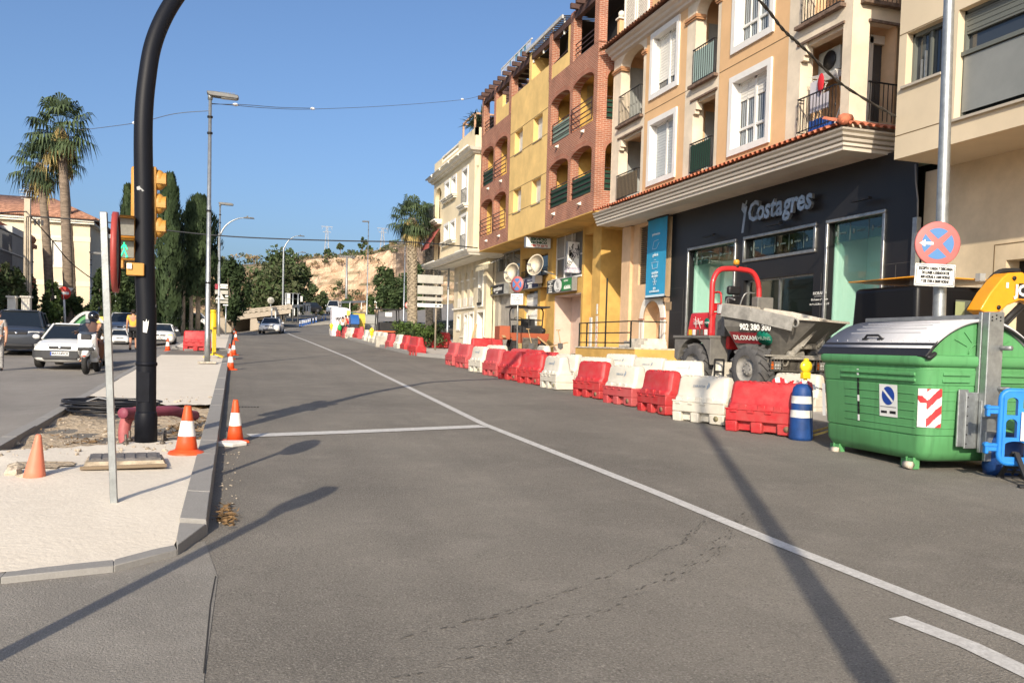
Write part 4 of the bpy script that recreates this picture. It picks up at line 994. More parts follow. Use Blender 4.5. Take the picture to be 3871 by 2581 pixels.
# ground floor
GX=14.05
b=MB()
ar=[(51.9,52.75,4.55,6.25,.55),(53.4,54.25,4.55,6.25,.55),(54.9,55.75,4.55,6.25,.55)]
b.wall(FX(GX),49.0,56.9,1.2,6.74,ar+[(49.75,50.55,4.0,6.2),(49.4,50.7,1.2,3.55),(51.75,52.6,1.2,3.5),(53.2,53.85,1.2,3.45),(55.1,55.75,2.6,3.4)],.35)
b.wall(FY(49.0),GX,15,1.2,6.74,[],.1)
for y0,y1,_,_,_ in ar: b.box(GX+.02,y0,4.0,GX+.34,y1,4.55)
b.box(GX+.4,49,1.2,GX+.45,56.9,6.7);b.O('base_wall',crl,CB,W=1)
b=MB()
b.box(GX-.12,51.6,3.88,GX,56.95,3.98)
for y in (51.5,52.95,54.45,55.9): b.box(GX-.1,y-.02,5.62,GX+.36,y+.32,5.72)
b.box(GX-.06,49.0,2.05,GX,49.35,2.12);b.box(GX-.06,54.0,2.05,GX,55,2.12)
b.O('string_course',whiter,CB,W=1)
for n_,y0,y1,z0,z1,m in (('garage_door',49.4,50.7,1.2,3.55,mt('grey_door',(.21,.21,.20),.6,0,(2,.12))),('door',51.75,52.6,1.2,3.5,mt('panelled_door',(.11,.105,.10),.5)),('door',53.2,53.85,1.2,3.45,mt('panelled_door',(.11,.105,.10),.5)),('window',55.1,55.75,2.6,3.4,winglass),('window',49.75,50.55,4.0,6.2,winglass)):
    g=MB();g.box(GX+.3,y0,z0,GX+.33,y1,z1)
    if n_=='door':
        for q in (.12,.55):
            for u in (.2,.6): g.box(GX+.285,y0+(y1-y0)*u,z0+.3+q*2.4,GX+.3,y0+(y1-y0)*(u+.22),z0+.3+q*2.4+.8)
    dr=g.O(n_,m,CB,W=1)
    f=MB();d=.15
    for a,c,e,h in ((y0-d,y1+d,z1,z1+d),(y0-d,y0+.01,z0,z1),(y1-.01,y1+d,z0,z1)): f.box(GX-.05,a,e,GX+.28,c,h) if e<z1 else f.box(GX-.05,a,e,GX+.0,c,h)
    if n_=='window': f.box(GX-.08,y0-d,z0-.12,GX,y1+d,z0);f.box(GX+.26,(y0+y1)/2-.03,z0,GX+.3,(y0+y1)/2+.03,z1)
    f.O('frame',whiter,dr,W=1)
b=MB()
for i in range(7): b.beam((GX-.06,49.78+i*.125,4.0),(GX-.06,49.78+i*.125,5.0),.018,.018)
b.beam((GX-.06,49.75,5.0),(GX-.06,50.55,5.0),.03,.03);b.box(GX-.16,49.8,4.0,GX-.04,50.5,4.14);b.O('window_railing',railk,CB,W=1)
b=MB()
for y0,y1,_,_,_ in ar: b.box(GX-.03,y0,4.02,GX+.1,y1,4.6)
b.O('white_panel',whiter,CB,W=1)
# ---------------------------------------------------------------- shop signs and dishes
def sign_box(name,label,X,y0,y1,z0,z1,depth,face,texts,edge=galvd,xf=None):
    t=tg(name,label,'sign',(X,(y0+y1)/2,z0))
    b=MB();b.box(X,y0,z0,X+depth,y1,z1);b.O('case',edge,t,W=1,bev=.01,seg=1)
    b=MB();b.box(X-.006,y0+.03,z0+.03,X-.001,y1-.03,z1-.03);p=b.O('face',face,t,W=1)
    for (s,size,yc,zc,m,sx) in texts:
        b=MB();b.text(s,size,TX(X-.010,yc,zc),sx=sx,bold=.006);b.O('lettering',m,p,W=1)
    return t
# projecting sign, its face turned to the street bend
def sign_y(name,label,x0,x1,y,z0,z1,depth,face,texts):
    t=tg(name,label,'sign',((x0+x1)/2,y,z0))
    b=MB();b.box(x0,y,z0,x1,y+depth,z1);b.O('case',galvd,t,W=1,bev=.01,seg=1)
    b=MB();b.box(x0+.03,y-.006,z0+.03,x1-.03,y-.001,z1-.03);p=b.O('face',face,t,W=1)
    for (s,size,xc,zc,m,sx) in texts:
        b=MB();b.text(s,size,TY(xc,y-.012,zc),sx=sx,bold=.01);b.O('lettering',m,p,W=1)
    return t,p
S=1.6459
def g7(x,y): return ((1550+x/3.1357)/S,(850+y/3.1357)/S)
Y=40.9
a=atY(*g7(1375,140),Y);c=atY(*g7(1670,285),Y);k_=14.5/c.x if c.x>14.5 else 1;Y*=k_;a=atY(*g7(1375,140),Y);c=atY(*g7(1670,285),Y)
z0,z1=c.z,a.z;zc=(z0+z1)/2;xm=(a.x+c.x)/2;hh=z1-z0;wd=c.x-a.x
grn=mt('sign_green_text',(.03,.09,.05),.6)
sign_y('shop_sign','white box sign reading SERVICIO TECNICO under the yellow overhang',a.x,c.x,Y,z0,z1,.25,signw,(('SERVICIO',hh*.30,xm,z0+hh*.80,grn,1.0*wd/hh*.52),('TECNICO',hh*.30,xm,z0+hh*.50,grn,.98*wd/hh*.52),('952 97 13 91',hh*.25,xm+.05,z0+hh*.2,signr,.95*wd/hh*.52)))
Y=36.3
a=atY(*g7(1867,190),Y);c=atY(*g7(2005,578),Y)
x0,x1,z0,z1=a.x,c.x,c.z,a.z;xm=(x0+x1)/2;hh=z1-z0
t,p=sign_y('shop_sign','tall white blade sign reading BELLESA Estetica on a wall bracket',x0,x1,Y,z0,z1,.16,signw,(('Estética',.20,xm,z0+hh*.16,mt('sign_lilac',(.42,.40,.50),.6),1),('tlf 952 971 619',.13,xm,z0+hh*.05,mt('sign_lilac',(.42,.40,.50),.6),1)))
b=MB();b.text('BELLESA',.27,TY(xm-.05,Y-.014,z0+hh*.47)@MR(R(62),4,'Z'),sx=1.1,bold=.004);b.O('lettering',mt('sign_grey',(.10,.10,.11),.6),p,W=1)
b=MB();r2=random.Random(4)
for i in range(26):
    x=xm+(x1-x0)*r2.uniform(-.35,.42);z=z0+hh*r2.uniform(.62,.93);l=r2.uniform(.1,.35);b.beam((x,Y-.012,z),(x+r2.uniform(-.08,.08),Y-.012,z-l),.03,.004,up=(0,1,0))
b.O('hair_print',signk,p,W=1)
b=MB();b.ball((xm+.08,Y-.012,z0+hh*.72),(.13,.006,.36),10,8);b.O('pale_print',mt('pale_print',(.62,.60,.58),.7),p,W=1)
b=MB()
for z in (z0+hh*.68,z0+hh*.32): b.beam((x1,Y+.08,z),(14.6,Y+.08,z),.035,.035)
b.beam((14.3,Y+.08,z0+hh*.68),(14.3,Y+.08,z0+hh*.32),.025,.025);b.O('wall_bracket',frame,t,W=1)
# office sign
t=sign_box('shop_sign','dark green and white office sign with FB monogram over the pink lobby',14.30,36.0,39.25,4.14,4.76,.26,mt('charcoal_face',(.05,.055,.055),.6),())
b=MB();b.ball((14.288,37.75,4.45),(.004,.52,.30),20,12);e=b.O('white_oval',signw,t,W=1);b=MB();b.text('F',.34,TX(14.27,37.84,4.53),sx=.7);b.text('B',.34,TX(14.27,37.68,4.45),sx=.7);b.text('957 05 23 98',.08,TX(14.27,37.75,4.24));b.O('monogram',signk,e,W=1)
b=MB();b.box(14.285,36.05,4.18,14.295,37.25,4.72);e=b.O('green_panel',mt('sign_green',(.03,.22,.06),.6),t,W=1);b=MB();b.text('ASESORES',.12,TX(14.28,36.7,4.62))
for i in range(14): b.box(14.278,36.12+i*.06,4.24,14.284,36.16+i*.06,4.3+.12*abs(math.sin(i*1.9)))
b.O('white_print',signw,e,W=1)
b=MB()
for i,s in enumerate(('ABOGADO','CIVIL','ADMINISTRATIVO','LABORAL','MERCANTIL','EXTRANJERIA')): b.text(s,.085 if i else .12,TX(14.288,38.75,4.68-i*.095))
b.O('lettering',signw,t,W=1)
t=sign_box('shop_sign','black shop sign with yellow X and white cursive lettering over the steel shutter',14.30,46.3,49.0,4.50,5.08,.3,signk,(('aportabiers',.34,47.45,4.83,signw,1.05),('tu mercado',.10,47.6,4.62,signw,1)))
b=MB();
b.beam((14.285,48.8,4.58),(14.285,48.55,5.02),.06,.01,up=(1,0,0));b.beam((14.285,48.55,4.58),(14.285,48.8,5.02),.06,.01,up=(1,0,0));b.O('emblem',mt('sign_gold',(.62,.50,.12),.6),t,W=1)
t=sign_box('shop_sign','dark blue clinic sign with white text above the white lattice door',14.35,40.65,43.5,4.55,5.12,.2,mt('navy_face',(.022,.027,.07),.6),(('CLINICA DENTAL',.15,41.8,4.98,mt('sign_faint',(.25,.27,.32),.6),1),('Ortodoncia Invisible',.13,41.85,4.83,signw,1),('Implantes',.13,41.9,4.72,signw,1),('952 97 13 13',.11,41.9,4.61,signw,1)))
b=MB();b.beam((14.337,43.35,4.6),(14.337,42.85,5.06),.10,.006,up=(1,0,0));b.ball((14.337,42.65,4.75),(.004,.03,.15),8,6);b.O('emblem',mt('sign_silver',(.45,.47,.52),.6),t,W=1)
b=MB();b.box(14.0,40.2,4.72,14.4,40.6,5.1);ac=tag(b.O('air_conditioner',mt('ac_white',(.62,.60,.55),.6),bev=.02),'small white wall air conditioner beside the dark blue clinic sign','air conditioner')
def awn(y0,y1,z):
    t=tg('folded_awning','closed cream shop awning on folding arms above the black shop sign','awning',(14.3,(y0+y1)/2,z))
    b=MB();b.tube([(13.5,y0,z),(13.5,y1,z)],.09,8)
    for i in range(14): b.add([(13.44,y0+(y1-y0)*i/14,z-.02),(13.44,y0+(y1-y0)*(i+1)/14,z-.02),(13.46,y0+(y1-y0)*(i+.9)/14,z-.3),(13.46,y0+(y1-y0)*(i+.1)/14,z-.3)],[(0,1,2,3)])
    b.O('canvas',mt('cream_canvas',(.60,.53,.36),.85,0,(6,.2)),t,W=1)
    b=MB()
    for y in (y0+.15,y1-.15): b.beam((13.5,y,z-.05),(14.6,y-.3,z+.45),.03,.03)
    b.O('arm',galvd,t,W=1)
awn(46.6,49.4,6.2)
def dish(y,z,r,lab):
    t=tg('satellite_dish',lab,'satellite dish',(14.0,y,z))
    M=(MR(R(-78),3,'Y')@MR(R(0),3,'Z')).to_3x3();M=MR(R(28),3,'Z')@M
    b=MB();prof=[(r*k/6,.16*r*(k/6)**2*1.6) for k in range(7)];b.lathe([(.01,0)]+prof[1:],24,(13.75,y,z),M=M,cap=False);b.lathe([(r,.257*r),(r+.015,.25*r),(.02,-.02)],24,(13.75,y,z),M=M,cap=False)
    b.O('reflector',mt('dish_ivory',(.62,.55,.42),.6,0,(3,.06)),t,W=1)
    b=MB();b.cyl((13.85,y,z-.35*r),(14.6,y-.2,z-.4),.03);f=M@V((-.2*r,0,1.0*r));f=V((13.75,y,z))+f
    b.cyl(V((13.75,y,z))+M@V((r*.0,0,0))+V((0,0,-r*.9)),f,.018);b.bc(f,(.16,.1,.1));b.O('arm',galvd,t,W=1)
dd=atX(1178,628,13.75);dish(dd.y,dd.z,.52,'lower ivory satellite dish, above the black shop sign')
dd=atX(1233,610,13.75);dish(dd.y,dd.z,.52,'upper ivory satellite dish, in front of the grilled window')
# ---------------------------------------------------------------- curved black signal mast
pb=G(335,1032,.02);PX,PY=pb.x,pb.y;PZ=zg(PX,PY)+.06
t=tg('signal_mast','tall black curved traffic signal mast with chipped paint on the median','traffic light mast',(PX,PY,PZ))
pts=[(PX,PY,PZ),(PX,PY,PZ+1.0),(PX,PY,PZ+2.9)]
p0=atY(330,330,PY);
ctr=[atY(x,y,PY+d) for x,y,d in ((329,330,0),(331,250,.02),(338,180,.06),(350,110,.12),(372,50,.2),(404,-5,.32),(450,-60,.5),(520,-115,.8))]
pts=[(PX,PY,PZ),(PX-.005,PY,PZ+1.4),(atY(333,640,PY).x,PY,atY(333,640,PY).z),(atY(331,470,PY).x,PY,atY(331,470,PY).z)]+[tuple(v) for v in ctr]
l=Vector(pts[-1]);pts+=[(l.x+.9,l.y+.35,l.z+.38),(l.x+2.2,l.y+.8,l.z+.62),(l.x+3.6,l.y+1.2,l.z+.72)]
def smooth(P,n=6):
    P=[Vector(p) for p in P];out=[]
    for i in range(len(P)-1):
        a,b_,c,d=P[max(0,i-1)],P[i],P[i+1],P[min(len(P)-1,i+2)]
        for k in range(n):
            s=k/n;out.append(.5*((2*b_)+(c-a)*s+(2*a-5*b_+4*c-d)*s*s+(3*b_-a-3*c+d)*s**3))
    return out+[P[-1]]
sp=smooth(pts)
m,n_,l_,b_=nodemat('chipped_black_paint')   # paint flakes with a shape of their own
tc=n_.new('ShaderNodeTexCoord');nz=n_.new('ShaderNodeTexNoise');nz.inputs['Scale'].default_value=5.5;nz.inputs['Detail'].default_value=4;l_.new(tc.outputs['Object'],nz.inputs['Vector'])
rp=n_.new('ShaderNodeMapRange');rp.inputs[1].default_value=.715;rp.inputs[2].default_value=.73;l_.new(nz.outputs['Fac'],rp.inputs[0])
mx=n_.new('ShaderNodeMix');mx.data_type='RGBA';mx.inputs[6].default_value=(.007,.008,.012,1);mx.inputs[7].default_value=(.36,.37,.37,1);l_.new(rp.outputs[0],mx.inputs[0]);l_.new(mx.outputs[2],b_.inputs['Base Color']);b_.inputs['Roughness'].default_value=.5;b_.inputs['Specular IOR Level'].default_value=.18
b=MB();b.tube(sp,[.107-.02*min(1,max(0,(v.z-PZ-2)/4)) for v in sp],24);b.O('pole',m,t,W=1)
b=MB();b.lathe([(.122,0),(.122,.30),(.115,.34),(.108,.36)],24,(PX,PY,PZ+.02));b.lathe([(.113,0),(.117,.02),(.113,.04)],24,(PX,PY,PZ+.9))
b.O('collar',blackp,t,W=1)
b=MB();b.bc((PX-.02,PY-.103,PZ+.66),(.13,.01,.34));b.O('access_door',blackp,t,W=1,bev=.01)
b=MB();b.bc((PX,PY,PZ+.0),(.52,.5,.045));pl=b.O('base_plate',mt('rusty_plate',(.11,.085,.065),.85,.2,(9,.5)),t,W=1,bev=.008,seg=1)
for dx in (-.19,.19):
    for dy in (-.19,.19):
        b=MB();b.cyl((PX+dx,PY+dy,PZ+.02),(PX+dx,PY+dy,PZ+.14),.014,8);b.lathe([(.03,0),(.03,.03)],6,(PX+dx,PY+dy,PZ+.025));b.O('anchor_bolt',mt('bolt_steel',(.14,.12,.10),.6,.6),pl,W=1)
b=MB()   # torn sticker
q=V((PX+.0,PY-.110,atY(340,755,PY).z))
b.add([q+Vector(v) for v in ((-.03,.0,-.04),(.01,0,-.045),(.025,0,.04),(.03,.0,.10),(.015,0,.07),(.005,0,.11),(-.008,0,.07),(-.03,0,.09))],[tuple(range(8))]);b.O('torn_sticker',signw,t,W=1)
# vehicle signal seen from behind and its green-man head
sy=mt('signal_yellow',(.47,.235,.045),.5,0,(2,.12))
a=atY(301,383,PY+.28);c=atY(371,625,PY+.28)
sx0,sx1=atY(301,450,PY+.2).x,atY(357,450,PY+.2).x;zt=atY(320,383,PY+.2).z;zb=atY(330,560,PY+.2).z
b=MB();b.box(sx0,PY+.16,zb,sx1,PY+.36,zt);hd=b.O('vehicle_signal',sy,t,W=1,bev=.03)
for k in range(3):
    zc=zb+(zt-zb)*(k+.5)/3;b=MB();rr=(zt-zb)/6*.82
    vs=[]
    for yy,ra in ((PY+.36,rr),(PY+.60,rr*.98)):
        for i in range(13): th=R(-30)+R(240)*i/12;vs.append(((sx0+sx1)/2+ra*math.cos(th),yy+(0 if yy<PY+.5 else -.08*(1-math.sin(th))),zc+ra*math.sin(th)))
    b.add(vs,[(i,i+1,14+i,13+i) for i in range(12)],0,True);v=b.O('visor',sy,hd,W=1);
    b=MB();b.lathe([(rr*.9,0),(rr*.5,.03),(.01,.04)],16,((sx0+sx1)/2,PY+.36,zc),M=MR(R(-90),3,'X'));b.O('lens',mt('unlit_lens',(.05,.04,.03),.3),hd,W=1)
# second, sideways set of hoods poking out to the right of the mast
qx=atY(358,470,PY+.1).x
QX=PX-.085;b=MB();b.box(QX+.12,PY+.0,zb+.05,QX+.17,PY+.18,zt-.02)
for k in range(3):
    zc=zb+.05+(zt-zb-.07)*(k+.5)/3;vs=[];rr=(zt-zb)/6*.8
    for xx in (QX+.17,QX+.27):
        for i in range(11): th=R(-10)+R(200)*i/10;vs.append((xx,PY+.09+rr*.75*math.cos(th),zc+rr*math.sin(th)-.03))
    b.add(vs,[(i,i+1,12+i,11+i) for i in range(10)],0,True);b.ball((QX+.19,PY+.09,zc),(.08,rr*.75,rr),10,8)
b.O('side_signal',sy,t,W=1,bev=.008,seg=1)
# pedestrian head with two square lamps
pyh=PY-.1
p0=atY(256,492,pyh);p1=atY(312,598,pyh)
hx0,hx1,hz0,hz1=p0.x+.0,p1.x,p1.z,p0.z
b=MB();b.box(hx0,pyh+.06,hz0,hx1-.0,pyh+.26,(hz0+hz1)/2-.004);b.box(hx0,pyh+.06,(hz0+hz1)/2+.004,hx1,pyh+.26,hz1);ph=b.O('pedestrian_signal',sy,t,W=1,bev=.02)
for k,(za,zb2) in enumerate(((hz0,(hz0+hz1)/2),((hz0+hz1)/2,hz1))):
    b=MB();w2=.02;hood=[(hx0+w2,zb2-w2),(hx1-w2,zb2-w2)]
    for (xa,xb,z0_,z1_) in ((hx0+.01,hx1-.01,zb2-.03,zb2-.015),): b.add([(xa,pyh+.06,z1_),(xb,pyh+.06,z1_),(xb-.0,pyh-.10,z1_),(xa,pyh-.10,z1_)],[(0,1,2,3)])
    b.add([(hx0+.012,pyh+.06,za+.05),(hx0+.012,pyh+.06,zb2-.016),(hx0+.012,pyh-.10,zb2-.016)],[(0,1,2)]);b.add([(hx1-.012,pyh+.06,za+.05),(hx1-.012,pyh+.06,zb2-.016),(hx1-.012,pyh-.10,zb2-.016)],[(0,1,2)])
    b.O('visor',sy,ph,W=1)
    b=MB();b.box(hx0+.025,pyh+.045,za+.03,hx1-.025,pyh+.058,zb2-.03);ln=b.O('lens',mt('grey_lens',(.17,.165,.14),.35,0,(30,.1)),ph,W=1)
    if k==0:
        b=MB();cx=(hx0+hx1)/2;cz=(za+zb2)/2-.01;hgt=(zb2-za)*.66;Yp=pyh+.038
        segs=[((0,.42),(0,.48)),((-.06,.30),(.10,.30)),((0,.36),(.0,.0)),((-.05,.32),(-.20,.08)),((.08,.32),(.20,.06)),((0,.0),(-.12,-.28)),((-.12,-.28),(-.22,-.46)),((.02,.0),(.12,-.26)),((.12,-.26),(.20,-.46)),((.20,-.46),(.12,-.48)),((-.22,-.46),(-.27,-.40))]
        for p,q in segs:
            L=math.hypot(q[0]-p[0],q[1]-p[1]);k2=max(2,int(L/.055))
            for i in range(k2+1): s_=i/k2;b.ball((cx+(p[0]+(q[0]-p[0])*s_)*hgt,Yp,cz+(p[1]+(q[1]-p[1])*s_)*hgt),.0068,6,4)
        b.O('green_man',mt('green_led',(.02,.5,.18),.4,emit=(.03,.85,.30,2.2)),ln,W=1)
b=MB();b.box(hx0-.01,pyh+.04,hz0-.09,hx0+.12,pyh+.2,hz0-.0);za=atY(300,603,PY-.15).z;b.box(hx0+.16,PY-.15,atY(300,632,PY-.15).z,PX-.02,PY-.02,za);b.O('bracket',sy,t,W=1,bev=.006,seg=1)
b=MB();b.bc((hx1-.06,PY-.17,(za+atY(300,632,PY-.15).z)/2+.03),(.05,.004,.06));b.O('sticker',signw,t,W=1)
# ---------------------------------------------------------------- square sign post with its disc seen edge-on
sb=G(263,1157,.08);SBX,SBY,SBZ=sb.x,sb.y,zg(sb.x,sb.y)+.10
tp=atY(238,487,SBY-.02)
t=tg('sign_post','leaning galvanised square post carrying a round sign seen edge-on','sign post',(SBX,SBY,SBZ))
b=MB();b.beam((SBX,SBY,SBZ-.1),tuple(tp),.052,.052,up=(1,0,0));b.O('post',galv,t,W=1,bev=.004,seg=1)
dc=V((tp.x+.085,tp.y+.02,tp.z-.30));Md=MR(R(90),3,'Y');Md=MR(R(3.5),3,'Z')@Md
b=MB();b.lathe([(.30,-.02),(.308,-.02),(.308,.02),(.28,.022)],40,dc,M=Md,cap=False);b.O('rim',mt('faded_red_rim',(.32,.05,.04),.5),t,W=1)
b=MB();b.lathe([(.30,-.012),(.302,.008)],40,dc,M=Md);b.O('disc',mt('sign_back_dark',(.03,.03,.035),.6),t,W=1)
b=MB();b.beam(dc+V((-.08,0,.12)),dc+V((0,0,.12)),.03,.03);b.beam(dc+V((-.08,0,-.12)),dc+V((0,0,-.12)),.03,.03);b.O('clamp',galv,t,W=1)
# ---------------------------------------------------------------- cones
con_o=mt('cone_orange',(.66,.085,.02),.5,0,(4,.18));con_w=mt('cone_white',(.76,.75,.72),.45,0,(20,.08));con_p=mt('cone_faded_pink',(.66,.20,.12),.5,0,(3,.08))
def cone(h,base,rb,rt,bands=True,round_base=False,m=con_o):
    t=tg('traffic_cone','cone','cone')
    b=MB();
    if base:
        if round_base: b.lathe([(rb*1.55,0),(rb*1.6,.02),(rb*1.5,.045),(rb*1.1,.06),(rb*1.02,.07)],24)
        else: b.frus((0,0,0),(rb*2.7,rb*2.7),(rb*2.5,rb*2.5),.035)
        b.O('base',m,t,bev=.01)
    zz=lambda f:(rb+(rt-rb)*f,.03*(base)+h*f)
    b=MB();b.lathe([zz(0),zz(.25),zz(.5),zz(.75),zz(.97),(rt*.85,h+.03*base)],24);b.O('body',m,t)
    if bands:
        b=MB();r0,z0_=zz(.36);r1,z1_=zz(.68);b.lathe([(r0+.002,z0_),(r1+.002,z1_)],24,cap=False);b.O('reflective_band',con_w,t)
    return t
def stand(o,px,py,dz=0,rz=0,lean=(0,0),label=None,s=1,group=None):
    p=G(px,py,dz);o.location=(p.x,p.y,zg(p.x,p.y)+dz);o.rotation_euler=(lean[0],lean[1],rz)
    if s!=1: o.scale=(s,s,s)
    if label: o['label']=label
    if group: o['group']=group
    return p
cn=cone(.50,1,.118,.035,True,True);stand(cn,428,1047,.07,.3,(0,.02),'large orange cone with one white band on the concrete beside the mast')
cn=cone(.56,0,.13,.028,False,m=con_p);stand(cn,78,1112,.03,0,(.03,.09),'faded salmon cone without base standing in a broken hole',s=.78)
cn=cone(.50,1,.10,.03);stand(cn,540,1018,0,.4,(0,0),'orange cone with one white band on the road, white slab at its foot')
b=MB();p=G(530,1022);r3=random.Random(2);b.ext([(-.20,-.05),(.02,-.13),(.19,-.03),(.13,.06),(-.08,.07)],0,.05,'z');b.xf(MT((p.x,p.y-.05,zg(p.x,p.y)))@MR(R(6),4,'X'))
tag(b.O('stone_slab',mt('broken_marble',(.62,.60,.56),.8,0,(9,.1)),bev=.01,seg=1),'broken white slab lying across the foot of the orange cone','slab')
protoc=cone(.50,1,.105,.03);first=True;gc='cones along the median kerb'
def z3(x,y): return ((400+x/3.919)/S,(1000+y/3.919)/S)
for (pt,lab) in ((z3(1850,1562),'nearest orange cone of the row along the median kerb, in front of the lamp post'),(z3(1893,1345),'second orange cone along the median kerb, a little out in the road'),(z3(1837,1405),'orange cone tight against the end of the near median kerb'),(z3(1925,1128),'orange cone out in the road beside the far median corner'),(z3(1903,1045),'orange cone against the far median kerb behind the one in the road'),(z3(1914,965),'last but two cone far along the kerb'),(z3(1920,905),'last but one cone far along the kerb'),(z3(1921,872),'farthest tiny orange cone along the kerb')):
    o=protoc if first else dup(protoc);first=False
    stand(o,*pt,0,rnd.uniform(0,1),(0,0),lab,group=gc)
o=dup(protoc);stand(o,*z3(917,1285),0,.2,(0,0),'small orange cone left of the red barrier behind the median',group=gc)
# ---------------------------------------------------------------- median clutter
# chamber lid in its wooden form
p=G(288,1068,.1);t=tg('manhole','raised grey cast chamber lid on the median in front of the mast','manhole',(p.x,p.y,zg(p.x,p.y)+.10),R(6))
b=MB();b.frus((0,0,0),(.72,.50),(.66,.44),.06);b.O('concrete_collar',mt('collar_concrete',(.40,.33,.24),.95,0,(8,.4),(20,.5,.01)),t)
b=MB();b.box(-.31,-.21,.058,.31,.21,.082)
for i in range(6):
    for j in range(4): b.box(-.29+i*.098,-.19+j*.097,.082,-.21+i*.098,-.115+j*.097,.09)
b.O('lid',mt('lid_iron',(.16,.15,.145),.7,.3,(12,.3)),t)
b=MB();b.beam((-.38,-.26,.01),(.36,-.29,.02),.03,.03);b.O('form_board',mt('form_wood',(.20,.15,.10),.9),t)
# coil of black cable
p=G(240,962,-.05);t=tg('cable_coil','coil of black cable lying on the dug earth behind the mast','cable',(p.x+.1,p.y,zg(p.x,p.y)+.04))
b=MB();rr=random.Random(9)
for k in range(15):
    r0=.52+rr.uniform(-.09,.09);z0_=.03+.011*k+rr.uniform(-.008,.008);ox,oy=rr.uniform(-.03,.03),rr.uniform(-.03,.03);tl=rr.uniform(-.02,.02)
    b.tube([(ox+r0*1.12*math.cos(2*PI*i/36),oy+r0*.8*math.sin(2*PI*i/36),z0_+tl*math.cos(2*PI*i/36)) for i in range(36)],.012,6,close=True)
b.O('cable_turn',mt('cable_black',(.012,.013,.017),.4),t)
b=MB();b.tube([(-.5,.3,.1),(-.2,.1,.22),(0,-.2,.2),(.1,-.5,.12)],.012,6);b.O('tie',mt('cable_tie',(.3,.3,.3),.5),t)
# maroon conduit
maroon=mt('maroon_conduit',(.24,.055,.085),.6,0,(5,.15))
def corr(P,r,name='conduit_pipe'):
    sp=smooth(P,14);b=MB();b.tube(sp,[r+(.006 if i%2 else 0) for i in range(len(sp))],14);return b
pa,pbm,pc=G(287,1018,0),G(296,965,.28),G(318,948,.25)
b=corr([(pa.x,pa.y,pa.z+.0),(pa.x-.01,pa.y+.02,pa.z+.15),(pa.x+.02,pa.y+.08,pa.z+.30),(pa.x+.1,pa.y+.25,pa.z+.36)],.066)
tag(b.O('conduit_pipe',mt('faded_conduit',(.36,.10,.10),.6,0,(5,.15))),'short red corrugated conduit rising out of the ground left of the mast','pipe')
q0=G(285,985,.2);q1=G(412,953,.12)
b=corr([(PX-.30,PY+.45,PZ+.32),(PX-.1,PY+.85,PZ+.30),(PX+.2,PY+1.3,PZ+.28),(PX+.34,PY+1.7,PZ+.2),(PX+.44,PY+2.0,PZ+.16)],.062)
tag(b.O('conduit_pipe',maroon),'long maroon conduit lying behind the mast','pipe')
# rubble and dead leaves
rub=mt('rubble_pale',(.42,.36,.28),.95,0,(6,.3),(15,.6,.01))
def rock(b,c,r,rr):
    a=b.mark();b.ball((0,0,0),1,8,6)
    for i in range(a,len(b.v)): b.v[i]=b.v[i]*(rr.uniform(.65,1.1))
    b.xf(MT(c)@MR(rr.uniform(0,6),4,'Z')@Matrix.Diagonal((r*rr.uniform(.8,1.4),r*rr.uniform(.7,1.1),r*rr.uniform(.5,.8),1)),a)
    for i in range(len(b.sm)): b.sm[i]=False
rr=random.Random(5);b=MB()
for i in range(300):
    x=rr.uniform(LX1,KX1);y=rr.uniform(9.6,16.0);r=rr.choice((.008,.012,.02,.012,.03,.008))
    rock(b,(x,y,zg(x,y)+(.02 if 10.4<y<15 else .10)),r,rr)
for i in range(70): x=rr.uniform(-.12,.06);y=rr.uniform(6.8,13);rock(b,(x,y,zg(x,y)+.005),rr.uniform(.004,.012),rr)
for i in range(90):
    p=G(rr.uniform(0,420),1318-rr.uniform(-12,40)*.4);rock(b,(p.x,p.y,p.z+.004),rr.uniform(.004,.014),rr)
struct(b.O('rubble',rub),'stuff')
for k,(px,py) in enumerate(((30,1092),(62,1100),(38,1078))):
    p=G(px,py,.08);b=MB();rock(b,(0,0,0),(.09,.06,.07)[k],rr)
    tag(b.O('broken_stone',rub,loc=(p.x,p.y,p.z+.03)),('largest broken lump of concrete left of the salmon cone','small lump of concrete touching the salmon cone','flat lump of concrete behind the salmon cone')[k],'stone')
b=MB()   # broken hollow round the cone
leaf=mt('dead_leaf',(.19,.115,.05),.9,0,(9,.5))
def litter(b,n,fx,fy,dz,rr):
    for i in range(n):
        x,y=fx(),fy();a=rr.uniform(0,6.3);l=rr.uniform(.02,.06);w_=l*rr.uniform(.15,.4);z=zg(x,y)+dz+rr.uniform(0,.03);d=V((math.cos(a),math.sin(a)));e=V((-d.y,d.x))
        b.add([(x-d.x*l,y-d.y*l,z),(x+e.x*w_,y+e.y*w_,z+rr.uniform(0,.02)),(x+d.x*l,y+d.y*l,z+rr.uniform(0,.03)),(x-e.x*w_,y-e.y*w_,z)],[(0,1,2,3)])
litter(b,260,lambda:rr.gauss(-.62,.14),lambda:rr.gauss(12.6,.7),.0,rr);litter(b,90,lambda:rr.gauss(-.05,.04),lambda:rr.gauss(7.0,.16),.0,rr);litter(b,130,lambda:rr.gauss(-1.75,.2),lambda:rr.gauss(10.9,.35),.0,rr)
litter(b,60,lambda:rr.uniform(LX1,KX1),lambda:rr.uniform(10.5,15),.02,rr)
struct(b.O('dead_leaves',leaf,auto=False),'stuff')
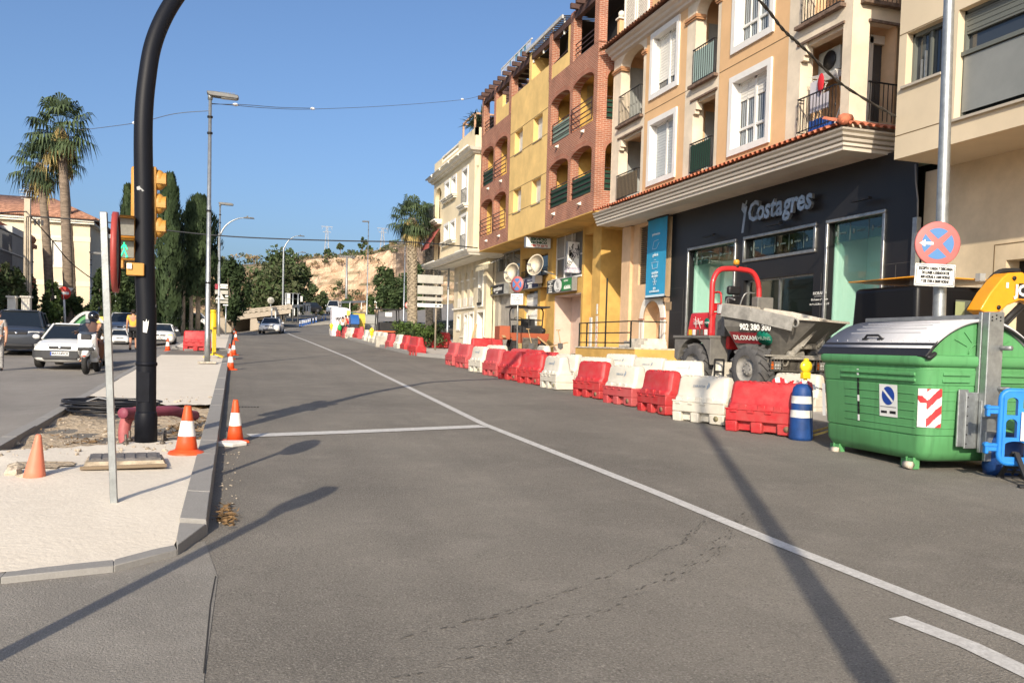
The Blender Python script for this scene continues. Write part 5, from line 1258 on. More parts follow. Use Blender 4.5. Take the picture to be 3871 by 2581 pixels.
# ---------------------------------------------------------------- lamp posts
lampg=mt('lamp_grey',(.16,.16,.155),.5,.4,(4,.15))
def lamp(h,label,arm=1,curved=False,col=galv,r0=.075,r1=.045,reach=.75,az=0):
    t=tg('street_lamp',label,'street lamp')
    b=MB()
    if curved:
        P=[(0,0,0),(0,0,h*.78)]+[(reach*(1-math.cos(a)),0,h*.78+h*.22*math.sin(a)) for a in (R(15),R(32),R(50),R(68),R(84))]
        sp=smooth(P,5);b.tube(sp,[r0+(r1*.6-r0)*i/len(sp) for i in range(len(sp))],10);e=Vector(sp[-1])
        b.O('pole',col,t);b=MB();b.frus((e.x+.3,0,e.z-.05),(.75,.16),(.6,.2),.10);b.O('lamp_head',lampg,t,bev=.03)
        b=MB();b.cyl((e.x+.2,0,e.z+.04),(e.x+.2,0,e.z+.14),.05,8);b.O('photocell',lampg,t)
    else:
        b.tube([(0,0,0),(0,0,.9),(0,0,.92),(0,0,h)],[r0*1.12,r0*1.1,r0,r1],14);b.lathe([(r1*1.5,0),(r1*1.5,.18)],12,(0,0,h-.1));b.O('pole',col,t)
        b=MB();b.ext([(-.08,h+.06),(-.10,h+.12),(.10,h+.13),(.75,h+.09),(.78,h+.02),(.74,h-.02),(.2,h-.01),(-.02,h+.0)],-.13,.13,'y');hd=b.O('lamp_head',lampg,t,bev=.02)
        b=MB()
        for i in range(8): b.box(.28+i*.05,-.12,h+.095,.30+i*.05,.12,h+.135)
        b.O('cooling_fin',lampg,hd)
        b=MB();b.box(.3,-.1,h-.028,.72,.1,h-.012);b.O('glass',mt('lamp_glass',(.30,.30,.28),.2),hd)
        for z in (h*.3,h*.57,h*.86,h*.92):
            b=MB();b.lathe([(r0*1.02,0),(r0*1.02,.05)],12,(0,0,z));b.O('pole_strap',signk,t)
    t.rotation_euler=(0,0,az);return t
def zh(px,py,bp): return atY(px,py,bp.y).z-bp.z
p=G(476,834,.11);h=zh(484,222,p);l1=lamp(h,'near grey lamp post on the median with a flat lamp head');stand(l1,476,834,.11);LPP=p
b=MB();b.bc((0,0,.02),(.5,.4,.05));b.O('base_plate',mt('mortar_base',(.42,.38,.31),.95,0,(8,.3)),l1)
p=G(502,772,.11);h=zh(507,470,p);l2=lamp(h,'second grey lamp post farther along the median, curved lamp behind it');stand(l2,502,772,.11)
p=V((-1.3,62,zg(-1.3,62)));
h=zh(520,497,p);l3=lamp(h,'curved-arm lamp post behind the second median lamp',curved=True,reach=1.8,r0=.09);l3.location=(atY(501,740,62).x,62,p.z)
for (px,py,tx,ty,Y,lab) in ((649,735,660,540,96,'taller curved lamp post beside the far guardrail'),(660,725,668,578,112,'shorter curved lamp post behind the taller one by the guardrail')):
    x=atY(px,py,Y).x;z=atY(px,py,Y).z;h=atY(tx,ty,Y).z-z;o=lamp(h,lab,curved=True,reach=1.7,r0=.11);o.location=(x,Y,z)
for (px,py,tx,ty,lab,Y) in ((842,745,842,510,'grey lamp post behind the recycling containers, head pointing left',None),(1027,785,1034,378,'grey lamp post in front of the cream building, head pointing left',None)):
    p=G(px,py,.1);h=zh(tx,ty,p);o=lamp(h,lab,az=PI);o.location=(p.x,p.y,p.z)
Yq=80;x=atY(927,730,Yq).x;o=lamp(atY(925,560,Yq).z-zg(x,Yq),'thin grey lamp post left of the palm trunk',az=PI);o.location=(x,Yq,zg(x,Yq))
Yq=175;x=atY(795,700,Yq).x;z=atY(795,740,Yq).z;t=tg('floodlight_mast','distant floodlight mast in front of the cliff','mast',(x,Yq,z));h=atY(795,590,Yq).z-z
b=MB();b.tube([(0,0,0),(0,0,h)],[.28,.18],8);b.O('pole',galvd,t);b=MB()
for i in range(-3,4): b.bc((i*.45,0,h+.1),(.35,.3,.4))
b.bc((0,0,h-.2),(3.2,.2,.1));b.O('floodlight_bar',lampg,t)
# posts standing just outside the frame, whose shadows cross the road
o=lamp(9.1,'tall grey street lamp standing behind the viewpoint',r0=.10,r1=.07,az=R(20));o.location=(.62,-1.35,0)
t=tg('sign_post','galvanised sign post with a round sign just left of the view','sign post',(-1.55,3.25,zg(-1.6,3.3)))
b=MB();b.cyl((0,0,0),(0,0,2.9),.05,10);b.O('post',galv,t);b=MB();b.lathe([(.3,-.015),(.3,.015)],28,(0,-.04,2.62),M=MR(R(42),3,'Z')@MR(R(90),3,'X'));b.O('disc',signw,t)
# left-hand thin posts
for px,Yp,ty,lab in ((208,58,583,'thin grey lamp post between the cream flats and the garden trees'),(266,66,640,'thin grey lamp post in front of the dark garden trees')):
    x=atY(px,720,Yp).x;z=zg(x,Yp);o=lamp(atY(px,ty,Yp).z-z,lab,r0=.06,r1=.04);o.location=(x,Yp,z)
# ---------------------------------------------------------------- water barriers
bar_r=mt('barrier_red',(.44,.016,.022),.5,0,(1.6,.25,(.42,.07,.065)),None,.4,noise2=(6,.5,(.40,.10,.09)))
bar_f=mt('barrier_faded_red',(.42,.045,.052),.6,0,(1.2,.6,(.46,.14,.13)),None,.4)
bar_w=mt('barrier_white',(.62,.585,.50),.55,0,(1.8,.35,(.53,.485,.39)),None,.4,noise2=(5,.45,(.43,.395,.32)))
def barrier_mesh(L=1.06,H=.80):
    """hollow plastic new-jersey unit: sloped top, shoulder ledge with teeth, footed skirt"""
    parts=[]
    # skirt with fork pockets: profile along x, both sides
    b=MB();w=.24;zs=.36
    xs_=[-L/2,-.42*L,-.30*L,-.12*L,.0,.18*L,.26*L,L/2]
    feet=[(-L/2,-.33*L),(-.14*L,.02*L),(.22*L,L/2)]
    # central web and ends
    prof=[(-w*.82,0),(w*.82,0),(w,.30),(w,zs),(-w,zs),(-w,.30)]
    for (x0,x1) in feet:
        b.frus(((x0+x1)/2,0,0),((x1-x0)*.96,w*1.9),(x1-x0,w*2),.17)
    b.box(-L/2,-w,.17,L/2,w,zs);b.box(-L/2+.03,-w*.62,.02,L/2-.03,w*.62,.18)
    skirt=b
    b=MB();ring=[]
    for z,wy,lx in ((.352,.225,L/2-.005),(.40,.215,L/2-.006),(.46,.165,L/2-.012),(.60,.145,L/2-.02),(.73,.125,L/2-.03),(.78,.105,L/2-.045),(.80,.065,L/2-.08)):
        c=.055;ring.append([(-lx,-wy+c,z),(-lx+c,-wy,z),(lx-c,-wy,z),(lx,-wy+c,z),(lx,wy-c,z),(lx-c,wy,z),(-lx+c,wy,z),(-lx,wy-c,z)])
    b.rings(ring);
    for x in (-.26*L,0,.22*L):
        for s in (-1,1):
            b.bc((x,s*.205,.40),(.12,.05,.085));b.bc((x+.05,s*.085,.79),(.05,.05,.03));b.bc((x-.03,s*.085,.79),(.05,.05,.03))
    body=b
    b=MB()
    for s in (-1,1): b.box(-L/2-.005,s*w-.012,.345,L/2+.005,s*w+.012,.372)
    for x in (-.38*L,-.14*L,.1*L):
        for s in (-1,1): b.bc((x,s*(w+.005),.325),(.10,.03,.04))
    seam=b
    b=MB();
    for s in (-1,1): b.cyl((.36*L,s*(w*.9),.10),(.36*L,s*(w+.008),.10),.045,14)
    plug=b
    return skirt,body,seam,plug
def mk_barrier(top,base,logo):
    t=tg('road_barrier','barrier','barrier')
    sk,bd,se,pl=barrier_mesh();k=sk.O('base',base,t,bev=.018);o=bd.O('body',top,t,bev=.012);se.O('seam_rib',base,t,bev=.008,seg=1);pl.O('drain_plug',mt('plug_brown',(.20,.13,.08),.7) if base is not bar_w else mt('plug_olive',(.20,.18,.10),.7),t)
    if logo:
        b=MB()
        for s in (-1,1):
            M=MT((0.0,s*-.135*1.0,.62));
            Mt=MT((-.04,-.148,.62))@MR(R(90-12),4,'X') if s>0 else MT((.04,.148,.62))@MR(PI,4,'Z')@MR(R(90-12),4,'X')
            b.text('OBRACSA',.058,Mt)
            for i,(dx,hh_) in enumerate(((.16,.07),(.18,.10),(.20,.06))): b.xf(Mt,*( (lambda a:(b.box(dx,-.045+.02*i,0,dx+.014,-.045+.02*i+hh_,.004),(a,len(b.v)))[1])(len(b.v)) ))
        b.O('printed_name',mt('logo_grey',(.22,.27,.33),.7),o)
    return t
def mk(c):
    return {'R':lambda:mk_barrier(bar_r,bar_r,False),'F':lambda:mk_barrier(bar_f,bar_f,False),'W':lambda:mk_barrier(bar_w,bar_w,True),'P':lambda:mk_barrier(bar_w,bar_f,True)}[c]()
BPROT={};
def put(c,x,y,rz,label,group,z=None):
    if c not in BPROT: BPROT[c]=mk(c);o=BPROT[c]
    else: o=dup(BPROT[c])
    o.location=(x,y,zg(x,y) if z is None else z);o.rotation_euler=(.0285*math.sin(rz)*0,0,rz);o['label']=label;o['group']=group;return o
def z7(x,y): return ((2200+x/2.352)/S,(1250+y/2.352)/S)
def z6(x,y): return ((1600+x/2.94)/S,(1150+y/2.94)/S)
def z5(x,y): return ((1350+x/5.227)/S,(1080+y/5.227)/S)
def z4(x,y): return ((880+x/4.3556)/S,(1050+y/4.3556)/S)
def unit(c,a,b_,lab,grp,wid=.24):
    A,B=G(*a),G(*b_);d=V((B.x-A.x,B.y-A.y));d.normalize();n=V((-d.y,d.x))
    if n.x<0: n=-n
    mid=V(((A.x+B.x)/2,(A.y+B.y)/2))+n*wid
    return put(c,mid.x,mid.y,math.atan2(d.y,d.x),lab,grp)
g1='front row of barriers along the lane'
unit('W',z7(765,790),z7(1290,862),'cracked white barrier with orange scrape, next to the big red barrier',g1)
unit('R',z7(460,700),z7(765,768),'red barrier between the two nearest white barriers of the front row',g1)
unit('P',z7(160,630),z7(460,687),'white barrier on a pink skirt, second white one from the bin in the front row',g1)
unit('R',z6(1645,1010),z6(1965,1066),'red barrier at the head of the near group, right of the gap',g1)
unit('W',z6(1275,915),z6(1490,962),'short-looking white barrier just left of the gap in the front row',g1)
unit('R',z6(1040,870),z6(1272,905),'dark red half-shaded barrier left of the lone white one',g1)
unit('R',z6(815,825),z6(1040,860),'clean red barrier in the middle of the front row',g1)
unit('F',z6(640,780),z6(815,812),'faded pinkish barrier right of a white one in the front row',g1)
unit('W',z6(490,740),z6(640,768),'white barrier between faded and red barriers far along the front row',g1)
unit('F',z6(325,690),z6(490,722),'last but one faded red barrier at the far end of the front row',g1)
unit('F',z6(230,665),z6(330,690),'faded red end barrier of the front row, beside the driveway gap',g1)
# big red end unit
A,B=G(*z7(1290,890)),G(*z7(1885,965))
BPROT['R2']=None
t=mk_barrier(bar_r,bar_r,False);d=V((B.x-A.x,B.y-A.y));n=V((-d.y,d.x)).normalized();n=n if n.x>0 else -n
t.location=((A.x+B.x)/2+n.x*.24,(A.y+B.y)/2+n.y*.24,zg(A.x,A.y));t.rotation_euler=(0,0,math.atan2(d.y,d.x));t.scale=(1.12,1,1);t['label']='large clean red barrier at the bin end of the front row';t['group']=g1;RED_END=t
b=MB();b.tube([(.02,-.155,.77),(.03,-.16,.62),(-.01,-.20,.46),(-.02,-.235,.42)],.012,5)
# back rows (bases hidden; placed from their top edges)
g2='back row of barriers before the dumper'
def unit_top(c,a,b_,lab,grp,fix=None):
    A,B=G(*a,.8),G(*b_,.8);d=V((B.x-A.x,B.y-A.y));L=d.length;d.normalize();mid=V(((A.x+B.x)/2,(A.y+B.y)/2))
    n=V((-d.y,d.x));n=n if n.x>0 else -n
    mid+=n*.1
    return put(c,mid.x,mid.y,math.atan2(d.y,d.x) if fix is None else fix,lab,grp)
unit_top('W',z7(1685,365),z7(2140,402),'white barrier behind the big red one, yellow lamp behind it',g2)
unit_top('W',z7(1240,280),z7(1410,285),'white barrier turned end-on beside the dumper front wheel',g2,R(20))
unit_top('W',z7(720,260),z7(1085,275),'white barrier in front of the dumper rear wheel',g2)
unit_top('W',z7(450,230),z7(740,250),'white barrier second left of the dumper rear wheel',g2)
unit_top('W',z7(225,200),z7(450,215),'white barrier against the ramp, highest in the back row',g2)
unit_top('W',z7(0,228),z7(225,245),'white barrier just behind the red one by the gap',g2)
unit_top('W',z6(1475,545),z6(1710,565),'white barrier standing right behind the lone white one of the front row',g2)
unit_top('R',z6(1280,520),z6(1480,545),'red barrier behind the half-shaded red one',g2)
unit_top('R',z6(1125,500),z6(1285,515),'red barrier with tape wrapped on its end, behind the middle of the front row',g2)
unit_top('F',z6(1010,490),z6(1125,500),'small visible faded red barrier below the yellow fence and sign post',g2)
unit_top('W',z6(700,448),z6(890,462),'white barrier with scribbled mark behind the far end of the front row',g2)
unit_top('R',z6(540,375),z6(740,380),'red barrier in front of the grey garage door of the cream building',g2)
unit_top('R',z6(660,372),z6(862,378),'red barrier behind the other one by the garage door, beside the mini dumper wheel',g2)
unit_top('W',z6(1205,445),z6(1430,475),'white barrier beside the sand heap',g2)
g3='far row of barriers round the works'
A=G(*z5(1195,1390));put('R',A.x+.1,A.y+.55,R(96),'red end barrier of the far row, its narrow end to the camera',g3)
unit('R',z5(945,1330),z5(1090,1385),'second red barrier of the far row',g3)
unit('R',z5(822,1300),z5(945,1330),'third red barrier of the far row, right of a white one',g3)
unit('W',z5(680,1270),z5(822,1303),'white barrier between red ones of the far row',g3)
unit('F',z5(497,1235),z5(680,1275),'faded red barrier next to the run of white ones in the far row',g3)
for k,(a,c) in enumerate((((400,1200),(495,1220)),((310,1180),(400,1200)),((235,1165),(310,1180)),((165,1140),(235,1165)),((65,1110),(165,1140)))):
    unit('W',z5(*a),z5(*c),('first white barrier of the long white run in the far row','second white barrier of the white run','third white barrier of the white run','fourth white barrier of the white run, yellow lamp behind it','last, widest-looking white barrier of the white run')[k],g3)
for c,a,d,lab in (('R',(1920,1010),(2090,1030),'red barrier below the red-shirted person'),('W',(1865,1000),(1920,1005),'narrow-looking white barrier below the white-shirted person'),('F',(1760,980),(1860,1000),'faded red barrier below the green bag'),('R',(1685,960),(1755,970),'small red barrier below the white cabin'),('W',(1650,945),(1690,955),'thin white barrier below the white cabin'),('R',(1615,935),(1650,948),'small far red barrier below the white cabin'),('W',(1570,910),(1615,935),'farthest white barrier with a pink skirt at the cabin corner')): unit(c,z4(*a),z4(*d),lab,g3)
for c,(px,py),rz,lab in (('F',z5(90,1060),R(80),'red barrier behind the far row beside the yellow fence'),('R',z5(620,925),R(5),'red barrier on the grass left of the shrubs'),('R',z5(1480,1215),R(8),'left red barrier on the kerb in front of the direction panels'),('R',z5(1640,1245),R(8),'right red barrier on the kerb, against the lamp post'),('R',z5(1390,960),R(2),'red barrier behind the direction panel post'),('R',z5(1700,960),R(2),'red barrier behind the lamp post by the cream building'),('W',z5(1400,1150),R(85),'white barrier half hidden behind the red pair on the kerb')):
    p=G(px,py,.1);put(c,p.x,p.y,rz,lab,'barriers on the kerb island',z=zg(p.x,p.y)+(.14 if p.y>33 else .05))
p0,p1=G(*z3(1090,1275)),G(*z3(1610,1280));put('R',(p0.x+p1.x)/2,p0.y+.25,R(2),'red barrier closing the cut between the two median pieces','barriers on the kerb island',)
COL.objects[-1]
# red and white tape over the big barrier
b=MB();tp=[]
p=[RED_END.matrix_basis@Vector(v) for v in ((0.05,.02,.81),(.25,-.02,.815),(.42,.02,.81),(.6,.1,.76),(.8,.2,.70))]
sp=smooth(p,6)
for i in range(len(sp)-1):
    a,c=sp[i],sp[i+1];h=V((.0,.02,.05*math.sin(i*.5)+.02));b.quad(a-h,c-h,c+h,a+h,(i//2)%2)
tag(b.O('barrier_tape',[mt('tape_red',(.5,.03,.04),.5),signw],auto=False),'red and white tape trailing over the big red barrier','tape')
# ---------------------------------------------------------------- green side-loading waste container
def bin_mat():
    m,n,l,b=nodemat('green_container_plastic')
    tc=n.new('ShaderNodeTexCoord')
    t=n.new('ShaderNodeTexNoise');t.inputs['Scale'].default_value=1.4;t.inputs['Detail'].default_value=6;l.new(tc.outputs['Object'],t.inputs['Vector'])
    rp=n.new('ShaderNodeMapRange');rp.inputs[1].default_value=.42;rp.inputs[2].default_value=.75;l.new(t.outputs['Fac'],rp.inputs[0])
    mp=n.new('ShaderNodeMapping');mp.inputs['Scale'].default_value=(9,9,.7);l.new(tc.outputs['Object'],mp.inputs[0])
    t2=n.new('ShaderNodeTexNoise');t2.inputs['Scale'].default_value=1.5;t2.inputs['Detail'].default_value=4;l.new(mp.outputs[0],t2.inputs['Vector'])
    rp2=n.new('ShaderNodeMapRange');rp2.inputs[1].default_value=.52;rp2.inputs[2].default_value=.8;rp2.inputs[4].default_value=.55;l.new(t2.outputs['Fac'],rp2.inputs[0])
    a=n.new('ShaderNodeMix');a.data_type='RGBA';a.inputs[6].default_value=(.095,.30,.115,1);a.inputs[7].default_value=(.075,.23,.085,1);l.new(rp.outputs[0],a.inputs[0])
    c=n.new('ShaderNodeMix');c.data_type='RGBA';c.inputs[7].default_value=(.045,.13,.05,1);l.new(rp2.outputs[0],c.inputs[0]);l.new(a.outputs[2],c.inputs[6]);l.new(c.outputs[2],b.inputs['Base Color'])
    b.inputs['Roughness'].default_value=.5;b.inputs['Specular IOR Level'].default_value=.35
    return m
gbin=bin_mat()
# local frame: x along the long side (towards the far end is +x), y away from the road
A,B=G(2098,1080),G(1905,1032)
d=V((B.x-A.x,B.y-A.y)).normalized();ang=math.atan2(d.y,d.x)
BL,BWD=2.08,1.62
BIN=tg('waste_container','large green waste container with a grey curved lid and steel lifting arm','waste container',(A.x-d.x*.27-.13,A.y-d.y*.27,zg(A.x,A.y)+.01),ang)
# y axis must point away from the road (to +X world): local y = (-d.y,d.x); road side faces -X so flip
sgn=1 if -d.y>0 else -1
def by(y): return y*sgn
def rrect(x0,x1,y0,y1,z,r,n=4):
    P=[]
    for cx,cy,a0 in ((x1-r,y1-r,0),(x0+r,y1-r,90),(x0+r,y0+r,180),(x1-r,y0+r,270)):
        for i in range(n+1): a=R(a0+90*i/n);P.append((cx+r*math.cos(a),by(cy+r*math.sin(a)),z))
    return P
def RG(z,ins,r=.16): return rrect(-.02+ins,BL-ins,-.02+ins,BWD-ins,z,r)
b=MB();b.rings([RG(.10,.20),RG(.13,.13),RG(.22,.085),RG(.40,.075),RG(.405,.085),RG(.42,.085),RG(.425,.07),RG(1.0,.03),RG(1.005,.04),RG(1.02,.04),RG(1.025,.028),RG(1.20,.012),RG(1.205,.025),RG(1.235,.025),RG(1.24,.012),RG(1.25,-.005),RG(1.28,-.02),RG(1.34,-.02),RG(1.37,-.005),RG(1.38,.03)])
body=b.O('body',gbin,BIN,smooth=True)
try: body.data.set_sharp_from_angle(angle=R(40))
except Exception: pass
def sy(z): return -.02+(.07-(z-.425)/.575*.04 if z<1.0 else .03-(z-1)*.09)
b=MB()   # ribs
for z in (1.075,1.145): b.box(.16,by(sy(z)-.022),z-.018,1.55,by(.05),z+.018)
for z in (.51,.61,.71,.81,.91): b.box(.18,by(sy(z)-.008),z-.006,1.50,by(.09),z+.006)
for z in (1.075,1.155):
    for y0,y1 in ((.24,.62),(1.05,1.42)): b.box(sy(z)-.02,by(y0),z-.018,.05,by(y1),z+.018)
for z in (.51,.62,.73,.84,.95):
    for y0,y1 in ((.22,.64),(1.05,1.42)): b.box(sy(z)-.008,by(y0),z-.005,.09,by(y1),z+.005)
b.O('moulded_rib',gbin,body,bev=.007)
# gable ends
def lid_z(t): return 1.38+.44*math.sin(PI*min(1,max(0,t)))**.75
b=MB();N=20
for x in (.03,BL-.05):
    pts=[(x,by(.05+(BWD-.12)*i/N),lid_z(i/N)-.045) for i in range(N+1)];lo=[(x,by(.05),1.36),(x,by(BWD-.07),1.36)]
    b.add([lo[0]]+pts+[lo[1]],[tuple(range(N+3))])
b.O('gable_end',gbin,BIN)
b=MB()
for sd in (-1,1):
    cy=.80+sd*.05
    for k in range(3):
        a=R(35+k*25) ;dy=math.cos(a)*sd;dz=math.sin(a);b.beam((.022,by(cy+dy*.2),1.40+dz*.16),(.022,by(cy+dy*.42),1.40+dz*.30),.012,.012)
    pts=[(.022,by(cy+sd*.14*math.cos(R(90*i/6))),1.40+.12*math.sin(R(90*i/6))) for i in range(7)];b.tube(pts,.008,5)
b.O('gable_rib',gbin,BIN)
# lid: road half and far half
lidm=mt('grey_lid_plastic',(.46,.46,.47),.45,0,(1.2,.12))
b=MB();L0,L1=-.015,BL+.0;N=16;vs=[]
for dz in (0,-.035):
    for x in (L0,L1):
        for i in range(N+1): t=.03+.47*i/N;vs.append((x,by(BWD*t-.01),lid_z(t)+dz))
n=N+1;b.add(vs,[(i,i+1,n+i+1,n+i) for i in range(N)]+[(2*n+i,2*n+i+1,3*n+i+1,3*n+i) for i in range(N)]+[(i,i+1,2*n+i+1,2*n+i) for i in range(N)]+[(n+i,n+i+1,3*n+i+1,3*n+i) for i in range(N)],0,True)
lid=b.O('lid',lidm,BIN)
b=MB();vs=[]
for dz in (0,-.035):
    for x in (L0,L1):
        for i in range(N+1): t=.53+.45*i/N;vs.append((x,by(BWD*t-.01),lid_z(t)+dz))
b.add(vs,[(i,i+1,n+i+1,n+i) for i in range(N)]+[(2*n+i,2*n+i+1,3*n+i+1,3*n+i) for i in range(N)]+[(i,i+1,2*n+i+1,2*n+i) for i in range(N)]+[(n+i,n+i+1,3*n+i+1,3*n+i) for i in range(N)],0,True)
b.O('lid',lidm,BIN)
b=MB()
for k in range(4):
    t=.17+.055*k;b.beam((.42,by(BWD*t-.01),lid_z(t)+.002),(1.75,by(BWD*t-.01),lid_z(t)+.002),.012,.012)
for x0 in (.25,): b.beam((x0,by(BWD*.12),lid_z(.12)+.003),(x0+.02,by(BWD*.45),lid_z(.45)+.003),.03,.008)
for k in range(9): t=.085;b.ball((.1+k*.22,by(BWD*t-.01),lid_z(t)+.002),.009,6,4)
b.O('lid_rib',lidm,lid)
b=MB();P=[]
for i in range(12):
    x=L0-.01+(L1-L0+.02)*i/11;P.append(x)
prof=[(.085,lid_z(.085)+.006),(.05,lid_z(.05)+.012),(.0,1.40),(-.035,1.36),(-.02,1.345),(.03,1.37)]
vs=[];
for x in (L0-.01,L1+.01):
    for y,z in prof: vs.append((x,by(y*BWD if y>.04 else y),z))
k=len(prof);b.add(vs,[(i,i+1,k+i+1,k+i) for i in range(k-1)]+[tuple(range(k)),tuple(range(k,2*k))]);
N2=10;pts=[(L0-.008,by(BWD*(.03+.47*i/N2)-.01),lid_z(.03+.47*i/N2)-.04) for i in range(N2+1)]
b.tube([(L0-.01,by(-.02),1.35),(L0-.02,by(.02),1.345),(L0-.01,by(.10),1.40)],.03,8)
b.tube([(L0-.004,by(BWD*(.5+.47*i/N2)),lid_z(.5+.47*i/N2)-.05) for i in range(N2+1)],.022,6)
b.O('rubber_edge',dark,lid,bev=.008,seg=1)
b=MB();hx=1.15;yt=BWD*.105-.01;zt=lid_z(.105)
b.tube([(hx-.17,by(yt-.01),zt+.0),(hx-.11,by(yt-.02),zt+.045),(hx+.11,by(yt-.02),zt+.045),(hx+.17,by(yt-.01),zt+.0)],.017,6)
b.box(hx-.2,by(yt-.03),zt-.02,hx-.1,by(yt+.02),zt+.01);b.box(hx+.1,by(yt-.03),zt-.02,hx+.2,by(yt+.02),zt+.01);b.O('lid_handle',dark,lid,bev=.006,seg=1)
# steel frame: ridge bar, lifting arm
b=MB();b.box(-.05,by(BWD*.47),1.82,BL+.05,by(BWD*.53),1.875);b.O('ridge_bar',galvd,BIN,bev=.006,seg=1)
ym=BWD*.5
b=MB();b.box(-.16,by(ym-.10),.66,-.06,by(ym+.12),1.9);b.box(-.06,by(ym-.11),.62,.0,by(ym-.09),1.9);b.box(-.06,by(ym+.10),.62,.0,by(ym+.13),1.9)
arm=b.O('lifting_arm',galv,BIN,bev=.008,seg=1)
b=MB();b.bc((-.10,by(ym+.02),.55),(.05,.26,.62));b.bc((-.13,by(ym+.03),.32),(.05,.18,.36));b.box(-.06,by(ym-.27),.28,-.03,by(ym-.08),.95);b.box(-.04,by(ym-.36),.30,-.01,by(ym-.22),.98);b.O('lower_plate',galv,arm,bev=.008,seg=1)
b=MB();
for z in (1.0,1.48): b.cyl((-.16,by(ym+.09),z),(-.30,by(ym+.10),z),.028,14)
b.O('lifting_pin',galvd,arm)
b=MB()
for z in (1.82,1.86): 
    for yy in (-.06,.0,.06): b.cyl((-.161,by(ym+yy),z-.02*abs(yy/.06)),(-.163,by(ym+yy),z-.02*abs(yy/.06)),.012,8)
for i in range(6): b.cyl((-.062,by(ym-.25),.34+.11*i),(-.064,by(ym-.25),.34+.11*i),.009,8)
b.O('bolt_hole',signk,arm)
# stickers
def flat(b,x0,x1,z0,z1,o,mi=0): b.add([(x0,by(sy(z0)-o),z0),(x1,by(sy(z0)-o),z0),(x1,by(sy(z1)-o),z1),(x0,by(sy(z1)-o),z1)],[(0,1,2,3)],mi)
b=MB();flat(b,.47,.80,.60,1.0,.010);st=b.O('parking_sticker',signw,BIN)
b=MB();b.add([(.635+.115*math.cos(R(15*i)),by(sy(.86+.115*math.sin(R(15*i)))-.013),.86+.115*math.sin(R(15*i))) for i in range(24)],[tuple(range(24))]);st2=b.O('blue_disc',mt('sticker_blue',(.01,.055,.30),.5),st);b=MB();b.add([(x,by(sy(z)-.015),z) for x,z in ((.54,.80),(.56,.775),(.73,.92),(.71,.945))],[(0,1,2,3)]);b.O('white_bar',signw,st2)
b=MB();flat(b,.50,.61,.64,.675,.013);flat(b,.66,.77,.64,.67,.013);flat(b,.49,.78,.718,.724,.013);b.O('black_print',signk,st)
b=MB()
for i in range(8): flat(b,1.19,1.23,.50+i*.085,.58+i*.085,.010,1 if i in (0,3,7) else 0)
b.O('marker_strip',[signk,signw],BIN)
# chevron wraps on the near corner
b=MB()
def cpt(a,z,o): # around the near rounded corner
    e=sy(z)-.004;r=.16
    if a<-.22: return (e+r+(-.22-a),by(e-o),z)
    if a>.22: return (e-o,by(e+r+(a-.22)),z)
    t=R(45)+a/.22*R(45);return (e+r-(r+o)*math.sin(R(90)-t+0) if 0 else e+r-(r+o)*math.sin(t),by(e+r-(r+o)*math.cos(t)),z)
W0,W1=-.14,.30;n=36;m_=54
for i in range(n):
    for j in range(m_):
        a0,a1=W0+(W1-W0)*i/n,W0+(W1-W0)*(i+1)/n;z0_,z1_=.52+.46*j/m_,.52+.46*(j+1)/m_
        u=((a0+a1)/2-W0)/(W1-W0);v=j/m_
        ph=(v*2.2-abs(u-.42)*1.3);c=1 if (ph%1.0)<.5 else 0
        if u<.40 and (v<.62 or v>.8): c=0
        b.quad(cpt(a0,z0_,.004),cpt(a1,z0_,.004),cpt(a1,z1_,.004),cpt(a0,z1_,.004),c)
b.O('chevron_sticker',[signw,mt('sticker_red',(.52,.045,.05),.5)],BIN,auto=False)
b=MB();flat(b,BL-.16,BL-.09,.5,.95,.010);b.O('chevron_sticker',signw,BIN)
for x in (.30,BL-.35):
    for y in (.12,BWD-.25):
        b=MB();b.add([(x-.06,by(y-.02),.13),(x+.1,by(y-.02),.13),(x+.02,by(y-.02),.0),(x-.05,by(y-.02),.0)],[(0,1,2,3)]);b.box(x-.06,by(y-.03),.0,x-.045,by(y+.05),.14);b.box(x+.06,by(y-.03),.0,x+.075,by(y+.05),.14);b.box(x-.06,by(y+.05),.0,x+.25,by(y+.06),.12)
        f=b.O('foot',gbin,BIN);b=MB();b.cyl((x-.06,by(y-.05),.045),(x+.06,by(y-.05),.045),.045,14);b.O('roller',mt('worn_roller',(.50,.44,.35),.6),f)
